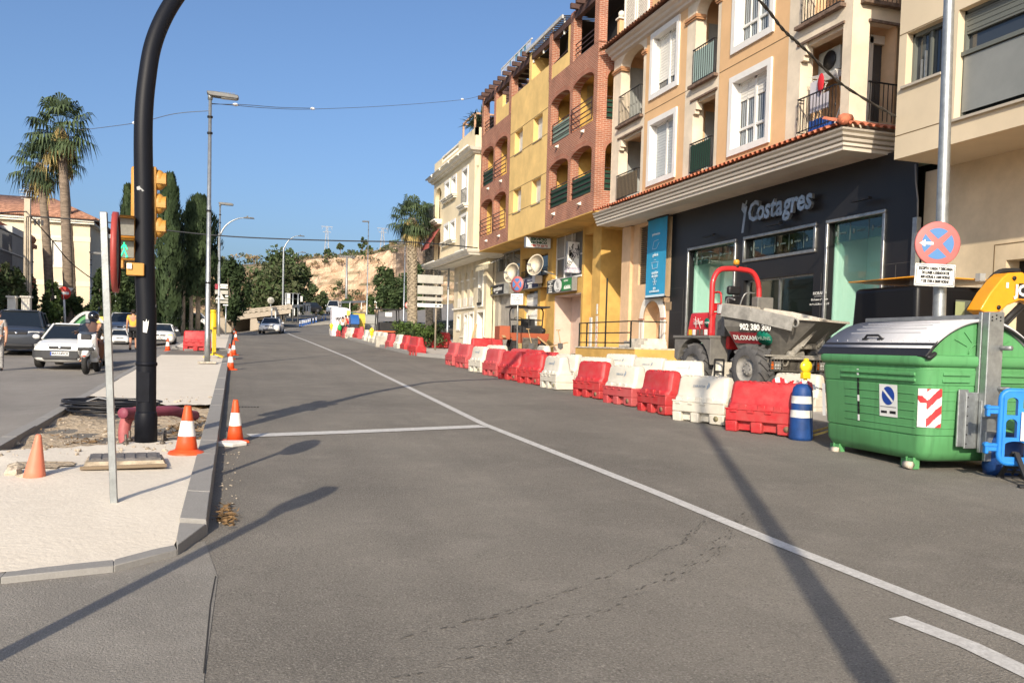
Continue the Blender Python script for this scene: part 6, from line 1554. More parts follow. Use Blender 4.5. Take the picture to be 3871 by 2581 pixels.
# ---------------------------------------------------------------- blue bollard, lamp unit, yellow fence by the bin
p=G(1850,1012);t=tg('marker_bollard','fat blue bollard with two white bands beside the big red barrier','bollard',(p.x,p.y+.12,zg(p.x,p.y)))
blu=mt('bollard_blue',(.010,.05,.19),.55,0,(3,.3))
b=MB();b.lathe([(.17,0),(.175,.05),(.15,.70),(.135,.78),(.09,.83),(.02,.845)],24);b.O('body',blu,t)
b=MB()
for z0_,z1_ in ((.34,.45),(.55,.66)): b.lathe([(.175-.025*z0_/.7+.003,z0_),(.175-.025*z1_/.7+.003,z1_)],24,cap=False)
b.O('white_band',mt('band_white',(.6,.6,.57),.5,0,(6,.2)),t)
yelm=mt('safety_yellow',(.72,.48,.015),.45,0,(3,.12));yeld=mt('worn_yellow',(.62,.47,.14),.6,0,(5,.35))
def works_lamp(px,py,Y,lab,s=1.0):
    v=atY(px,py,Y);t=tg('warning_lamp',lab,'warning lamp',(v.x,v.y,v.z))
    b=MB();b.lathe([(.02,-.045),(.11,-.04),(.115,0),(.11,.04),(.02,.045)],20,M=MR(R(90),3,'X'));b.O('lens',mt('lamp_yellow',(.80,.62,.03),.25,coat=.3),t)
    b=MB();b.lathe([(.05,0),(.05,.03),(.03,.05)],12,(0,0,.105));b.bc((0,0,-.16),(.16,.10,.12));b.box(-.03,-.02,-.34,.03,.02,-.2);b.O('battery_case',yelm,t,bev=.01);t.scale=(s,s,s)
works_lamp(1851,842,13.4,'yellow warning lamp behind the white barrier by the dumper')
def ped_fence(name,label,L,H,m,loc,rz,foot=True,n=9):
    t=tg(name,label,'fence',loc,rz)
    b=MB()
    for x in (0,L): b.beam((x,0,.08),(x,0,H),.05,.03)
    for z in (.16,H-.02): b.beam((0,0,z),(L,0,z),.035,.05)
    b.O('frame',m,t,bev=.006,seg=1);b=MB()
    for i in range(1,n): b.beam((L*i/n,0,.16),(L*i/n,0,H-.02),.035,.02)
    b.O('slats',m,t)
    if foot:
        for x in (.12,L-.12):
            b=MB();b.beam((x,-.3,.03),(x,0,.14),.05,.03);b.beam((x,.3,.03),(x,0,.14),.05,.03);b.O('foot',m,t)
    return t
v=G(1893,1010);ped_fence('pedestrian_fence','yellow plastic fence seen edge-on between the blue bollard and the bin',1.0,1.0,yeld,(v.x+.15,v.y,zg(v.x,v.y)),R(52))
v=G(*z5(1130,1060),.13);ped_fence('pedestrian_fence','pair-leaning cream yellow fence on the kerb island before the direction panels',1.1,1.0,mt('pale_yellow_fence',(.66,.54,.24),.6,0,(5,.25)),(v.x,v.y,zg(v.x,v.y)),R(-62),n=10)
v=G(*z6(1040,530),.1);ped_fence('pedestrian_fence','pale yellow fence beside the mini dumper and the small no-stopping sign',1.0,1.0,mt('pale_yellow_fence',(.66,.54,.24),.6,0,(5,.25)),(v.x,v.y,zg(v.x,v.y)),R(60),n=10)
v=G(*z4(2110,850));ped_fence('pedestrian_fence','bright yellow fence in front of the recycling containers',1.1,1.0,yelm,(v.x,v.y,zg(v.x,v.y)),R(2),n=7)
v=G(492,822,.11);ped_fence('pedestrian_fence','yellow fence seen edge-on beside the near lamp post, one foot out',1.0,1.0,yelm,(v.x-.05,v.y,zg(v.x,v.y)+.1),R(86))
works_lamp((1350+290/5.227)/S,(1080+890/5.227)/S,42,'yellow warning lamp among the run of white barriers')
works_lamp((880+1625/4.3556)/S,(1050+785/4.3556)/S,58,'yellow warning lamp at the corner of the white cabin')
# ---------------------------------------------------------------- blue police barrier at the right edge
p=G(2290,1108);BPX,BPY=p.x,p.y
t=tg('police_barrier','blue plastic barrier with a white police panel at the right edge','barrier',(BPX,BPY,zg(BPX,BPY)),R(-24))
pbl=mt('police_blue',(.018,.20,.62),.45,0,(3,.15));pbk=mt('foot_black',(.022,.022,.024),.7)
b=MB();L,z0_,z1_=2.0,.24,1.02
def loop(x0,x1,za,zb_,r,rad,nn=5):
    P=[]
    for cx,cz,a0 in ((x1-r,zb_-r,0),(x0+r,zb_-r,90),(x0+r,za+r,180),(x1-r,za+r,270)):
        for i in range(nn+1): a=R(a0+90*i/nn);P.append((cx+r*math.cos(a),0,cz+r*math.sin(a)))
    b.tube(P,rad,8,close=True)
hs=[(.05,.17,.76,.96,.04),(.05,.17,.51,.72,.05),(.05,.28,.29,.47,.04),(.34,.55,.29,.46,.04),(.60,.84,.29,.46,.04)]+[(.22+.33*i,.50+.33*i,.84,.97,.03) for i in range(5)]+[(.9+.3*i,1.14+.3*i,.29,.46,.04) for i in range(3)]
b.wall(lambda u,v,w:(u,-.03+w,v),.02,L-.02,z0_,z1_,hs,.06);b.wall(lambda u,v,w:(u,.03-w,v),.02,L-.02,z0_,z1_,hs,.0);loop(0,L,z0_-.02,z1_+.01,.09,.034)
b.O('frame',pbl,t)
b=MB()
for z in (.84,.42): b.box(-.15,-.03,z-.07,-.03,.03,z+.0);b.box(-.17,-.04,z-.02,-.03,.04,z+.02);b.box(-.16,-.035,z-.10,-.12,.035,z+.03)
b.O('hinge_hook',pbl,t,bev=.008,seg=1)
b=MB();b.box(.20,-.055,.48,1.5,-.045,.80);pn=b.O('panel',mt('police_panel',(.66,.66,.64),.5,0,(6,.12)),t)
b=MB();b.text('POLICIA',.13,TY(.26,-.058,.70),bold=.006,align='LEFT');b.text('LOCAL',.13,TY(.95,-.058,.72),bold=.006,align='LEFT');b.text('RINCON DE LA VICTORIA',.10,TY(.24,-.058,.57),align='LEFT',sx=.85);b.O('lettering',mt('navy_letters',(.03,.03,.08),.6),pn)
b=MB();b.ball((.52,-.056,.80),(.035,.004,.025),6,5);b.O('crest',mt('crest_grey',(.25,.23,.2),.7),pn)
b=MB();b.box(.56,-.02,.78,.6,-.01,.96,0);b.box(.6,-.02,.78,.66,-.01,.96,1);b.O('red_white_strip',[signw,mt('sticker_red',(.52,.045,.05),.5)],t)
b=MB()
for s in (-1,1): b.beam((.18,s*.02,.34),(.18,s*.34,.03),.05,.03);b.beam((.40,s*.02,.34),(.40,s*.34,.03),.05,.03)
for s in (-1,1):
    b.beam((.14,s*.34,.02),(.48,s*.34,.02),.04,.03);b.beam((.18,s*.2,.15),(.40,s*.2,.15),.03,.03);b.beam((.18,s*.28,.09),(.40,s*.28,.09),.03,.03);b.beam((.29,s*.06,.3),(.29,s*.3,.06),.02,.03)
b.box(.08,-.36,.0,.5,-.30,.022)
b.O('foot',pbk,t)
p=G(2345,1105);b=MB();t=tg('marker_bollard','blue barrel bollard behind the police barrier foot','bollard',(p.x+.1,p.y+.35,zg(p.x,p.y)));b.lathe([(.20,0),(.22,.1),(.22,.42),(.17,.5),(.05,.52)],24);b.O('body',blu,t)
# ---------------------------------------------------------------- signed pole
PYY=9.75
px0=atY(2157,718,PYY);px1=atY(2180,0,PYY)
t=tg('lamp_column','tall galvanised column carrying a round no-stopping sign and a white text plate','lamp post',(px0.x,PYY,zg(px0.x,PYY)))
z0_=zg(px0.x,PYY);zt=px1.z+2.5;lean=(px1.x-px0.x)/(px1.z-px0.z)
b=MB();b.tube([(px0.x-lean*(px0.z-z0_),PYY,z0_),(px0.x,PYY,px0.z),(px1.x,PYY,px1.z),(px1.x+lean*2.5,PYY,zt)],[.10,.088,.07,.065],20);b.O('column',galv,t,W=1)
sc0=atY(2153,560,PYY-.14);rds=.305;Ms=MR(R(90),3,'X');Ms=MR(R(-22),3,'Z')@Ms;Ms=MR(R(1.5),3,'Y')@Ms
b=MB();b.lathe([(rds-.02,-.02),(rds,-.02),(rds,.012),(rds-.015,.016),(.02,.016)],48,sc0,M=Ms);dsc=b.O('sign_disc',mt('nostop_red',(.46,.13,.12),.5,0,(4,.08)),t,W=1)
b=MB();q=lambda a,r:sc0+Ms@V((r*math.cos(a),r*math.sin(a),.0185))
for k in range(4):
    c=R(90*k);hw=R(45);pts=[]
    a_in=.05
    for i in range(9):
        a=c-hw+R(9)+(2*hw-R(18))*i/8;pts.append(q(a,.215))
    pts.append(q(c,.062));b.add(pts,[tuple(range(len(pts)))])
b.O('blue_field',mt('nostop_blue',(.07,.19,.40),.5),dsc,W=1)
b=MB();wv=lambda x,y:sc0+Ms@V((x,y,.022))
b.add([wv(-.06,.018),wv(-.17,.018),wv(-.17,.05),wv(-.25,0),wv(-.17,-.05),wv(-.17,-.018),wv(-.06,-.018)],[tuple(range(7))]);b.O('white_arrow',signw,dsc,W=1)
pc=atY(2148,632,PYY-.16);Mp=MT(pc)@MR(R(-20),4,'Z')@MR(R(1.5),4,'Y')
b=MB();a_=b.mark();b.box(-.275,0,-.155,.275,.03,.155);b.xf(Mp,a_);pl=b.O('text_plate',signw,t,W=1,bev=.01)
b=MB();a_=b.mark()
for (x0,zz0,x1,zz1) in ((-.255,-.138,.255,-.131),(-.255,.131,.255,.138),(-.262,-.13,-.255,.13),(.255,-.13,.262,.13)): b.box(x0,-.004,zz0,x1,-.001,zz1)
for i,s in enumerate(('EXCEPTO CARGA Y DESCARGA','DE LUNES A SABADOS DE','8:00 HORAS A 14:00 HORAS','Y DE 17:00 A 20:00 HORAS')): b.text(s,.052,TY(0,-.004,.088-.058*i),th=.002,sx=.62,bold=.0035)
b.xf(Mp,a_);b.O('lettering',signk,pl,W=1)
b=MB();b.lathe([(.096,0),(.096,.03)],16,(px0.x+.01,PYY,sc0.z-.2));b.lathe([(.096,0),(.096,.03)],16,(px0.x+.02,PYY,sc0.z+.1));b.O('clamp',signk,t,W=1)
# small no-stopping sign on its own post
v=G(1188,800,.12);PYS=34.5;vx=atY(1188,800,PYS);t=tg('no_stopping_sign','small round no-stopping sign with a text plate on a thin post by the mini dumper','sign',(vx.x,PYS,zg(vx.x,PYS)+.1))
zt=atY(1187,630,PYS).z
b=MB();b.cyl((vx.x,PYS,zg(vx.x,PYS)),(vx.x-.05,PYS,zt+.2),.03,10);b.O('post',galv,t,W=1)
c=atY(1188,653,PYS-.05);Ms=MR(R(-58),3,'Z')@MR(R(90),3,'X')
b=MB();b.lathe([(.34,-.01),(.34,.01),(.02,.012)],32,c,M=Ms);dsc=b.O('sign_disc',mt('nostop_red',(.46,.13,.12),.5),t,W=1)
b=MB()
for k in range(4):
    cc=R(90*k);pts=[c+Ms@V((.25*math.cos(cc+R(-36+72*i/8)),.25*math.sin(cc+R(-36+72*i/8)),.015)) for i in range(9)]+[c+Ms@V((.07*math.cos(cc),.07*math.sin(cc),.015))];b.add(pts,[tuple(range(10))])
b.O('blue_field',mt('nostop_blue',(.07,.19,.40),.5),dsc,W=1)
c2=atY(1187,687,PYS-.05);Mp=MT(c2)@MR(R(-50),4,'Z')
b=MB();b.box(-.3,0,-.23,.3,.02,.23);b.xf(Mp);pl=b.O('text_plate',signw,t,W=1);b=MB()
for i,s in enumerate(('EXCEPTO CARGA','DE LUNES A','8:00 HORAS','Y DE 17:00')): b.text(s,.085,TY(0,-.003,.14-.09*i),sx=.75)
b.xf(Mp);b.O('lettering',signk,pl,W=1)
# ---------------------------------------------------------------- site dumper
gry=mt('dumper_grey',(.13,.125,.115),.6,.1,(2,.3,(.20,.19,.17)),(30,.1,.01),noise2=(7,.35,(.30,.28,.24)))
cem=mt('cement_crust',(.55,.51,.44),.95,0,(3,.6,(.40,.36,.29)),(12,.8,.03),noise2=(14,.4,(.22,.2,.17)))
dred=mt('dumper_red',(.52,.028,.03),.38,0,(2,.15),coat=.25)
blk=mt('dumper_black',(.016,.016,.017),.6,0,(4,.3))
tyre=mt('dumper_tyre',(.055,.055,.057),.85,0,(3,.7,(.13,.125,.12)),(25,.3,.01))
# local axes: +x along the machine to its skip (front), heading to the camera-right
HD=R(-85)
D=tg('site_dumper','grey and red articulated site dumper with a cement-caked skip and red roll bar','dumper',(12.22,18.37,zg(12.2,18.37)+.13),HD)
def wheel(cx,cy,r,w_,side,name='wheel'):
    b=MB();M=MR(R(90),3,'X')
    b.lathe([(r*.56,-w_/2),(r*.80,-w_*.52),(r*.93,-w_*.46),(r*.955,-w_*.3),(r*.96,w_*.3),(r*.93,w_*.46),(r*.80,w_*.52),(r*.56,w_/2)],28,(cx,cy,r),M=M,cap=False)
    nl=15
    for i in range(nl):
        for s in (-1,1):
            a=2*PI*(i+(.5 if s>0 else 0))/nl
            P=[]
            for f in (0,.5,1): aa=a+f*.34;yy=s*w_*(.02+.45*f);P.append(V((cx+r*.965*math.cos(aa),cy+yy,r+r*.965*math.sin(aa))))
            for p0_,p1_ in zip(P,P[1:]):
                up=(p0_+p1_)/2-V((cx,(p0_+p1_).y/2,r));b.beam(p0_,p1_,.075,.075,up=up.normalized())
    t_=b.O(name,tyre,D)
    b=MB();s=side
    b.lathe([(r*.57,s*w_*.50),(r*.56,s*w_*.42),(r*.52,s*w_*.34),(r*.30,s*w_*.22),(r*.28,s*w_*.34),(r*.16,s*w_*.36),(r*.01,s*w_*.36)],28,(cx,cy,r),M=MR(R(-90),3,'X'),cap=False)
    for i in range(8): a=2*PI*i/8;b.cyl((cx+r*.22*math.cos(a),cy+s*w_*.34,r+r*.22*math.sin(a)),(cx+r*.22*math.cos(a),cy+s*w_*.40,r+r*.22*math.sin(a)),.018,6)
    b.O('rim',mt('rim_grey',(.27,.26,.24),.7,.2,(4,.3)),t_)
    return t_
WR=.56
# side facing the viewer is local -y? (see heading); both built
for cy,s in ((-.85,-1),(.85,1)):
    wheel(.98,cy,WR,.46,s);wheel(-1.12,cy,WR,.46,s)
b=MB();b.box(-1.9,-.42,.45,1.35,.42,.72);b.box(.55,-.55,.52,1.5,.55,.80);b.box(-.25,-.35,.4,.3,.35,1.0);b.O('chassis',blk,D,bev=.02,seg=1)
b=MB()   # rear mudguards
for s in (-1,1):
    pts=[];N=10
    for i in range(N+1): a=R(170-150*i/N);pts.append((-1.12+.70*math.cos(a),WR+.70*math.sin(a)))
    top=[(-1.95,1.28),(-.40,1.28),(-.40,.62)]
    poly=[(-1.95,1.28),(-.38,1.28),(-.38,.60)]+pts[::-1]+[(-1.95,.75)]
    b.ext([(x,z) for x,z in poly],s*.55,s*1.08,'y')
    b.box(-1.98,s*.5,1.26,-.36,s*1.12,1.33)
b.O('mudguard',gry,D,bev=.012,seg=1)
b=MB();b.frus((-1.25,0,1.31),(1.30,1.55),(1.15,1.40),.62);b.box(-.62,-.62,1.0,-.30,.62,1.78);hd=b.O('engine_hood',dred,D,bev=.06,seg=3)
b=MB();b.box(-.60,-.80,1.32,-.22,-.62,1.86);b.box(-.60,.62,1.32,-.22,.8,1.86);b.bc((-.42,-.81,1.6),(.1,.02,.2));b.O('control_box',gry,D,bev=.015,seg=1)
def decals(side):
    b=MB();M=(TY if side<0 else None)
    return b
SD=-1   # near side is local -y
b=MB();Md=MT((-1.32,-.795,1.66))@MR(R(7),4,'X')@TY(0,0,0);b.text('LOXAM',.13,Md,sx=.9);
for p_,q_ in (((-.2,.10),(.1,.02)),((-.1,.16),(-.12,-.12)),((.0,.12),(.08,-.14)),((-.22,-.02),(.12,.12))): b.beam(Md@V((*p_,.004)),Md@V((*q_,.004)),.018,.004)
b.O('white_logo',signw,hd)
b=MB();b.lathe([(.12,0),(.12,.004)],20,Md@V((.38,0,.002)),M=(Md.to_3x3()));gd=b.O('green_disc',mt('logo_green',(.0,.16,.10),.5),hd);b=MB();b.text('HUNE',.075,Md@MT((.38,0,.008)));b.O('white_logo',signw,gd)
b=MB()
for i,c in enumerate((0,1,2,2,1)): b.bc((-1.62+.17*i,-.83,1.42),(.12,.01,.14),c)
b.O('warning_sticker',[mt('sticker_yellow',(.6,.42,.03),.5),signw,mt('sticker_grey',(.12,.1,.08),.6)],hd)
# seat, roll bar
b=MB();b.box(-.98,-.26,1.72,-.45,.26,1.86);b.box(-1.02,-.25,1.85,-.86,.25,2.36);b.box(-1.04,-.19,2.40,-.90,.19,2.62);b.O('seat',mt('seat_black',(.015,.015,.016),.45),D,bev=.05,seg=3)
b=MB();P=smooth([(-.85,-.74,1.30),(-.87,-.73,2.3),(-.89,-.70,2.72),(-.90,-.52,2.99),(-.90,-.2,3.05),(-.90,.2,3.05),(-.90,.52,2.99),(-.89,.70,2.72),(-.87,.73,2.3),(-.85,.74,1.30)],6);b.tube(P,.068,14);rb=b.O('roll_bar',dred,D)
b=MB();b.lathe([(.075,0),(.08,.1),(.05,.13),(.01,.135)],14,(-.90,.0,3.16));b.O('beacon',mt('amber_beacon',(.55,.28,.03),.3),rb);b=MB();b.cyl((-.9,0,3.08),(-.9,0,3.16),.07,10);b.bc((-.92,.28,3.09),(.08,.1,.14));b.O('beacon_mount',blk,rb)
b=MB();P=smooth([(-.95,-.66,1.95),(-.95,-.66,2.35),(-.85,-.66,2.42),(-.62,-.66,2.40),(-.58,-.66,2.2),(-.58,-.66,1.95)],4);b.tube(P,.025,8);b.box(-.95,-.67,1.95,-.58,-.65,2.15);b.O('side_guard',dred,D)
b=MB();P=smooth([(-.28,-.72,1.35),(-.28,-.74,2.1),(-.2,-.72,2.25),(.02,-.7,2.2)],5);b.tube(P,.022,8);P=smooth([(-.28,-.4,1.8),(-.15,-.3,2.35),(-.12,0,2.4)],5);b.tube(P,.02,6);b.O('grab_rail',mt('rail_grey',(.25,.25,.24),.4,.6),D)
b=MB();b.box(-.75,.40,1.9,-.5,.90,2.35);b.O('dash_box',gry,D,bev=.02)
b=MB();b.bc((-.55,-.72,2.0),(.06,.10,.22));b.O('mirror',mt('mirror_grey',(.45,.46,.48),.3),D)
# skip: open tub tapering to the bottom, sloped nose
def skip_ring(z,x0,x1,w0,w1): return [(x0,-w0,z),(x1,-w1,z),(x1,w1,z),(x0,w0,z)]
S0=[(-.05,-.62,.98),(1.25,-.60,.95),(1.25,.60,.95),(-.05,.62,.98)]
S1=[(-.22,-1.02,2.02),(1.55,-1.15,1.86),(1.55,1.15,1.86),(-.22,1.02,2.02)]
outer=[Vector(v) for v in ((.05,-.50,.95),(1.05,-.55,.92),(1.05,.55,.92),(.05,.50,.95),
  (-.20,-.95,1.75),(1.25,-1.12,1.70),(1.25,1.12,1.70),(-.20,.95,1.75),
  (-.24,-1.00,2.35),(.55,-1.14,2.22),(1.62,-1.18,1.95),(2.05,-.85,1.92),(2.05,.85,1.92),(1.62,1.18,1.95),(.55,1.14,2.22),(-.24,1.00,2.35))]
def sw(v):
    v=Vector(v);x,y=v.x-.5,v.y;c,s_=math.cos(R(25)),math.sin(R(25));return V((.5+x*c-y*s_,x*s_+y*c,.86+(v.z-.95)*.86))
outer=[sw(v) for v in outer]
b=MB();F=[(0,3,2,1),(0,4,7,3),(0,1,5,4),(3,7,6,2),(4,8,15,7),(4,5,9,8),(5,10,9),(6,14,13),(7,15,14,6),(1,11,10,5),(2,6,13,12),(1,2,12,11)]
b.add(outer,F);b.O('skip',gry,D)
b=MB();inn=[v+(V((.5,0,1.5))-v)*.05 for v in outer]
for i in range(8,16): inn[i]=outer[i]+V((.0,0,.004))+(V((.8,0,2.1))-outer[i])*.04
b.add(inn,F);b.O('skip_lining',cem,D)
b=MB();rim=[outer[i] for i in range(8,16)]
for i in range(8): b.beam(rim[i]+V((0,0,.0)),rim[(i+1)%8]+V((0,0,.0)),.07,.05)
b.O('skip_rim',cem,D)
b=MB();band=[(outer[8]+V((0,-.012,-.0))),(outer[9]+V((0,-.012,0))),(outer[10]+V((0,-.014,0)))];
for (p_,q_) in zip(band,band[1:]): b.beam(p_+V((0,-.01,-.13)),q_+V((0,-.01,-.13)),.035,.30)
b.tube([outer[10]+V((.05,-.0,-.10))+V((.09*math.cos(R(30*i)),0,.09*math.sin(R(30*i)))) for i in range(12)],.025,6,close=True)
b.O('skip_stiffener',mt('band_grey',(.27,.26,.235),.7,0,(4,.3)),D)
Msk=Matrix(((1,0,0,0),(0,0,-1,0),(0,1,0,0),(0,0,0,1)))
def face_M(o,xd,yd):
    x=xd.normalized();n=x.cross(yd).normalized();y=n.cross(x);return Matrix(((x.x,y.x,n.x,o.x),(x.y,y.y,n.y,o.y),(x.z,y.z,n.z,o.z),(0,0,0,1)))
f=face_M(outer[4]*.45+outer[5]*.55+(outer[8]-outer[4])*.25,outer[5]-outer[4],outer[8]-outer[4]);b=MB();b.text('902 380 300',.20,f@MT((.08,-.13,.06)),sx=.82,bold=.006);b.O('phone_number',signw,D)
f=face_M((outer[0]+outer[1]+outer[4]+outer[5])/4,outer[5]-outer[4],outer[4]-outer[0]);b=MB();a_=b.mark();b.add([(-.55,-.02,.05),(.30,-.02,.05),(.30,.30,.05),(-.62,.30,.05)],[(0,1,2,3)]);b.xf(f,a_);rp_=b.O('red_panel',mt('panel_red',(.25,.02,.03),.5,0,(6,.3)),D)
b=MB();b.text('DLOXAM',.17,f@MT((-.22,.14,.056)),sx=.9,bold=.006);b.O('white_logo',signw,rp_);b=MB();b.lathe([(.20,.055),(.20,.062)],24,(0,0,0));b.xf(f@MT((.30,.16,0)));gd=b.O('green_disc',mt('logo_green',(.0,.16,.10),.5),rp_);b=MB();b.text('HUNE',.14,f@MT((.30,.16,.068)),sx=.9);b.O('white_logo',mt('logo_pale',(.35,.5,.42),.6),gd)
b=MB();a_=b.mark();b.box(-.25,-.34,.045,.12,-.14,.052);b.xf(f,a_);b.O('yellow_sticker',mt('sticker_gold',(.38,.28,.03),.6,0,(20,.3)),D)
# front cradle, rams and lamps
b=MB()
for s in (-.45,.45): b.beam(sw((1.15,s,.80)),sw((1.72,s*.9,1.70)),.10,.14);b.beam(sw((1.5,s,1.25)),sw((1.82,s*.75,1.80)),.05,.09)
b.beam(sw((1.47,-.45,1.25)),sw((1.47,.45,1.25)),.06,.14);b.cyl((1.40,-.22,.92),(1.40,.22,.92),.085,12);b.box(.9,-.75,.80,1.62,.75,.86);b.box(.6,-.95,.86,1.55,.95,.90)
b.O('tipping_frame',mt('frame_grey',(.30,.285,.25),.65,.2,(5,.35)),D,bev=.01,seg=1)
b=MB();b.box(1.38,-.85,.52,1.5,.85,.80)
for s in (-.38,.38): b.tube([V((1.52,s,.76))+V((0,.09*math.cos(R(36*i)),.11*math.sin(R(36*i)))) for i in range(10)],.03,6,close=True)
b.box(1.3,-.9,.34,1.4,.9,.42);b.box(1.2,-.4,.2,1.36,.4,.5);b.O('front_bumper',mt('bumper_dusty',(.17,.155,.13),.9,0,(3,.4)),D,bev=.012,seg=1)
for s in (-.66,.66):
    b=MB();b.box(1.42,s-.17,.54,1.56,s+.17,.80);h_=b.O('headlamp',blk,D,bev=.01,seg=1);b=MB();b.bc((1.563,s+.04,.66),(.01,.17,.16));b.O('lens',mt('lamp_clear',(.42,.42,.40),.15,.2),h_);b=MB();b.bc((1.563,s-.11,.66),(.01,.09,.16));b.O('indicator',mt('lamp_orange',(.5,.10,.01),.3),h_)
    b=MB()
    for i in range(5): b.beam((1.585,s-.17+.085*i,.54),(1.585,s-.17+.085*i,.81),.01,.01)
    for i in range(4): b.beam((1.585,s-.17,.55+.085*i),(1.585,s+.17,.55+.085*i),.01,.01)
    b.O('lamp_cage',frame,h_)
b=MB();
for s in (-.18,.18): b.beam((-.1+s,-1.0,.1),(-.1+s,-1.0,.75),.03,.03)
for z in (.15,.45,.74): b.beam((-.28,-1.0,z),(.08,-1.0,z),.03,.05)
b.O('access_step',blk,D)
# ---------------------------------------------------------------- orange backhoe behind the bin
EY=11.6
bo=mt('loader_orange',(.72,.30,.015),.4,0,(2,.1),coat=.2)
cpos=atY(2160,690,EY)
t=tg('backhoe_loader','orange backhoe loader with a black cab behind the green container','excavator',(cpos.x,EY,zg(cpos.x,EY)))
c0=atY(2070,640,EY+.6);c1=atY(2262,640,EY+.6);zc=c0.z;zgx=zg(cpos.x,EY)
b=MB();b.add([(c0.x,EY+.2,zgx+1.0),(c1.x,EY+.2,zgx+1.0),(c1.x,EY+1.9,zgx+1.0),(c0.x,EY+1.9,zgx+1.0),(c0.x+.02,EY+.25,zc-.12),(c1.x-.1,EY+.25,zc-.10),(c1.x-.1,EY+1.8,zc-.1),(c0.x+.02,EY+1.8,zc-.12)],[(0,3,2,1),(4,5,6,7),(0,1,5,4),(1,2,6,5),(2,3,7,6),(3,0,4,7)]);cab=b.O('cab',mt('cab_black',(.008,.008,.009),.4,0,None,None,.25),t,W=1,bev=.08,seg=3)
b=MB();b.box(c0.x-.05,EY+.1,zc-.0,c1.x+.12,EY+1.9,zc+.024);b.O('cab_roof',bo,cab,W=1,bev=.01)
b=MB();g0_=atY(2196,690,EY+.18);b.box(atY(2193,660,EY+.2).x,EY+.165,zgx+1.2,atY(2240,660,EY+.2).x,EY+.17,zc-.35);b.O('cab_glass',mt('cab_window',(.10,.11,.09),.1,0,(2,.3)),cab,W=1)
b=MB();b.box(atY(2195,690,EY+.16).x,EY+.155,zgx+1.2,atY(2216,690,EY+.16).x,EY+.16,zc-.38);b.O('painted_reflection',mt('reflection_olive',(.28,.31,.16),.4),cab,W=1)  # olive sheet painted in place of a reflection on the cab glass
b=MB();v=atY(2252,637,EY);b.bc(v,(.12,.1,.13));b.O('work_lamp',mt('lamp_clear',(.42,.42,.40),.15,.2),cab,W=1)
b=MB();b.box(c0.x,EY+.1,zgx+.5,c1.x+.3,EY+2.4,zgx+1.02);b.O('chassis',bo,t,W=1,bev=.03)
for xx in (c0.x+.25,c1.x+.1):
    b=MB();b.lathe([(.3,-.2),(.6,-.2),(.66,-.1),(.66,.1),(.6,.2),(.3,.2)],24,(xx,EY+.2,zgx+.66),M=MR(R(90),3,'X'));b.O('wheel',rubber,t,W=1)
Yb=EY-.5
B_=[(2238,712),(2262,672),(2288,640),(2302,628),(2335,626),(2350,640),(2420,655),(2500,700),(2500,800),(2440,735),(2380,700),(2330,690),(2300,702),(2284,716),(2255,722)]
P=[atY(x,y,Yb) for x,y in B_]
b=MB();b.ext([(v.x,v.z) for v in P],Yb-.12,Yb+.18,'y');bm_=b.O('boom',bo,t,W=1,bev=.02)
v0=atY(2357,666,Yb-.13);b=MB();b.box(atY(2326,650,Yb).x,Yb-.13,atY(2326,686,Yb).z,atY(2400,650,Yb).x,Yb-.124,atY(2330,652,Yb).z);lp=b.O('label_panel',signk,bm_,W=1)
b=MB();l0=atY(2341,668,Yb-.14);b.text('JCB',.24,TY(l0.x-.08,Yb-.138,l0.z+.0),align='LEFT',bold=.012);b.O('white_logo',signw,lp,W=1)
b=MB();
for x,y in ((2329,639),(2293,706)): v=atY(x,y,Yb-.125);b.cyl(v,v+V((0,-.02,0)),.035,12)
v=atY(2312,650,Yb-.125);b.O('pivot_pin',signk,bm_,W=1)
b=MB();v=atY(2314,655,Yb-.13);b.bc(v,(.05,.006,.09));b.O('warning_tag',signw,bm_,W=1)
b=MB();P=smooth([atY(2245,690,Yb+.25),atY(2265,655,Yb+.25),atY(2295,625,Yb+.25),atY(2340,622,Yb+.25)],5);b.tube(P,.045,8);a_=atY(2300,745,Yb);c_=atY(2345,700,Yb);b.cyl(a_,c_,.05,10);b.cyl(a_+V((.08,0,-.03)),c_+V((.08,0,-.03)),.022,8);b.O('hydraulic_hose',blk,bm_,W=1)
# ---------------------------------------------------------------- mini dumper / loader among the works
v=G(*z6(1100,520),.1)
MY=36.2
mx_=atY((1550+1390/3.1357)/S,(850+1250/3.1357)/S,MY).x
t=tg('mini_loader','small rusty orange loader with a flat black canopy in front of the clinic door','loader',(mx_,MY,zg(mx_,MY)+.13),R(-8))
ro=mt('rusty_orange',(.36,.085,.035),.7,0,(3,.4,(.20,.07,.04)))
H_=atY((1550+1390/3.1357)/S,(850+965/3.1357)/S,MY).z-zg(mx_,MY)-.13
W_=atY((1550+1610/3.1357)/S,(850+1280/3.1357)/S,MY).x-mx_
b=MB();b.box(-W_*.9,-.55,.75,W_*.98,.6,.92);b.add([(-W_,-.62,1.0),(W_,-.62,1.0),(W_*.85,-.5,.55),(-W_*.8,-.5,.55)],[(0,1,2,3)]);b.box(-W_*1.45,-.2,.7,-W_*.9,1.2,1.3);b.O('body',ro,t,bev=.02,seg=1)
b=MB();b.box(-W_*.35,-.60,.25,W_*.42,-.45,.8)
for i in range(5): b.box(-W_*.35,-.63,.28+i*.11,W_*.42,-.60,.33+i*.11)
b.O('front_grille',mt('grille_grey',(.10,.09,.075),.8,0,(6,.4)),t)
b=MB();b.box(-W_*.75,-.3,.92,W_*.7,.3,1.35);b.box(-W_*.15,-.35,1.0,W_*.55,-.25,1.28);b.box(-W_*.3,.1,1.2,W_*.4,.2,1.65)
for i in range(4): b.box(-W_*.1,-.37,1.03+i*.06,W_*.5,-.34,1.06+i*.06)
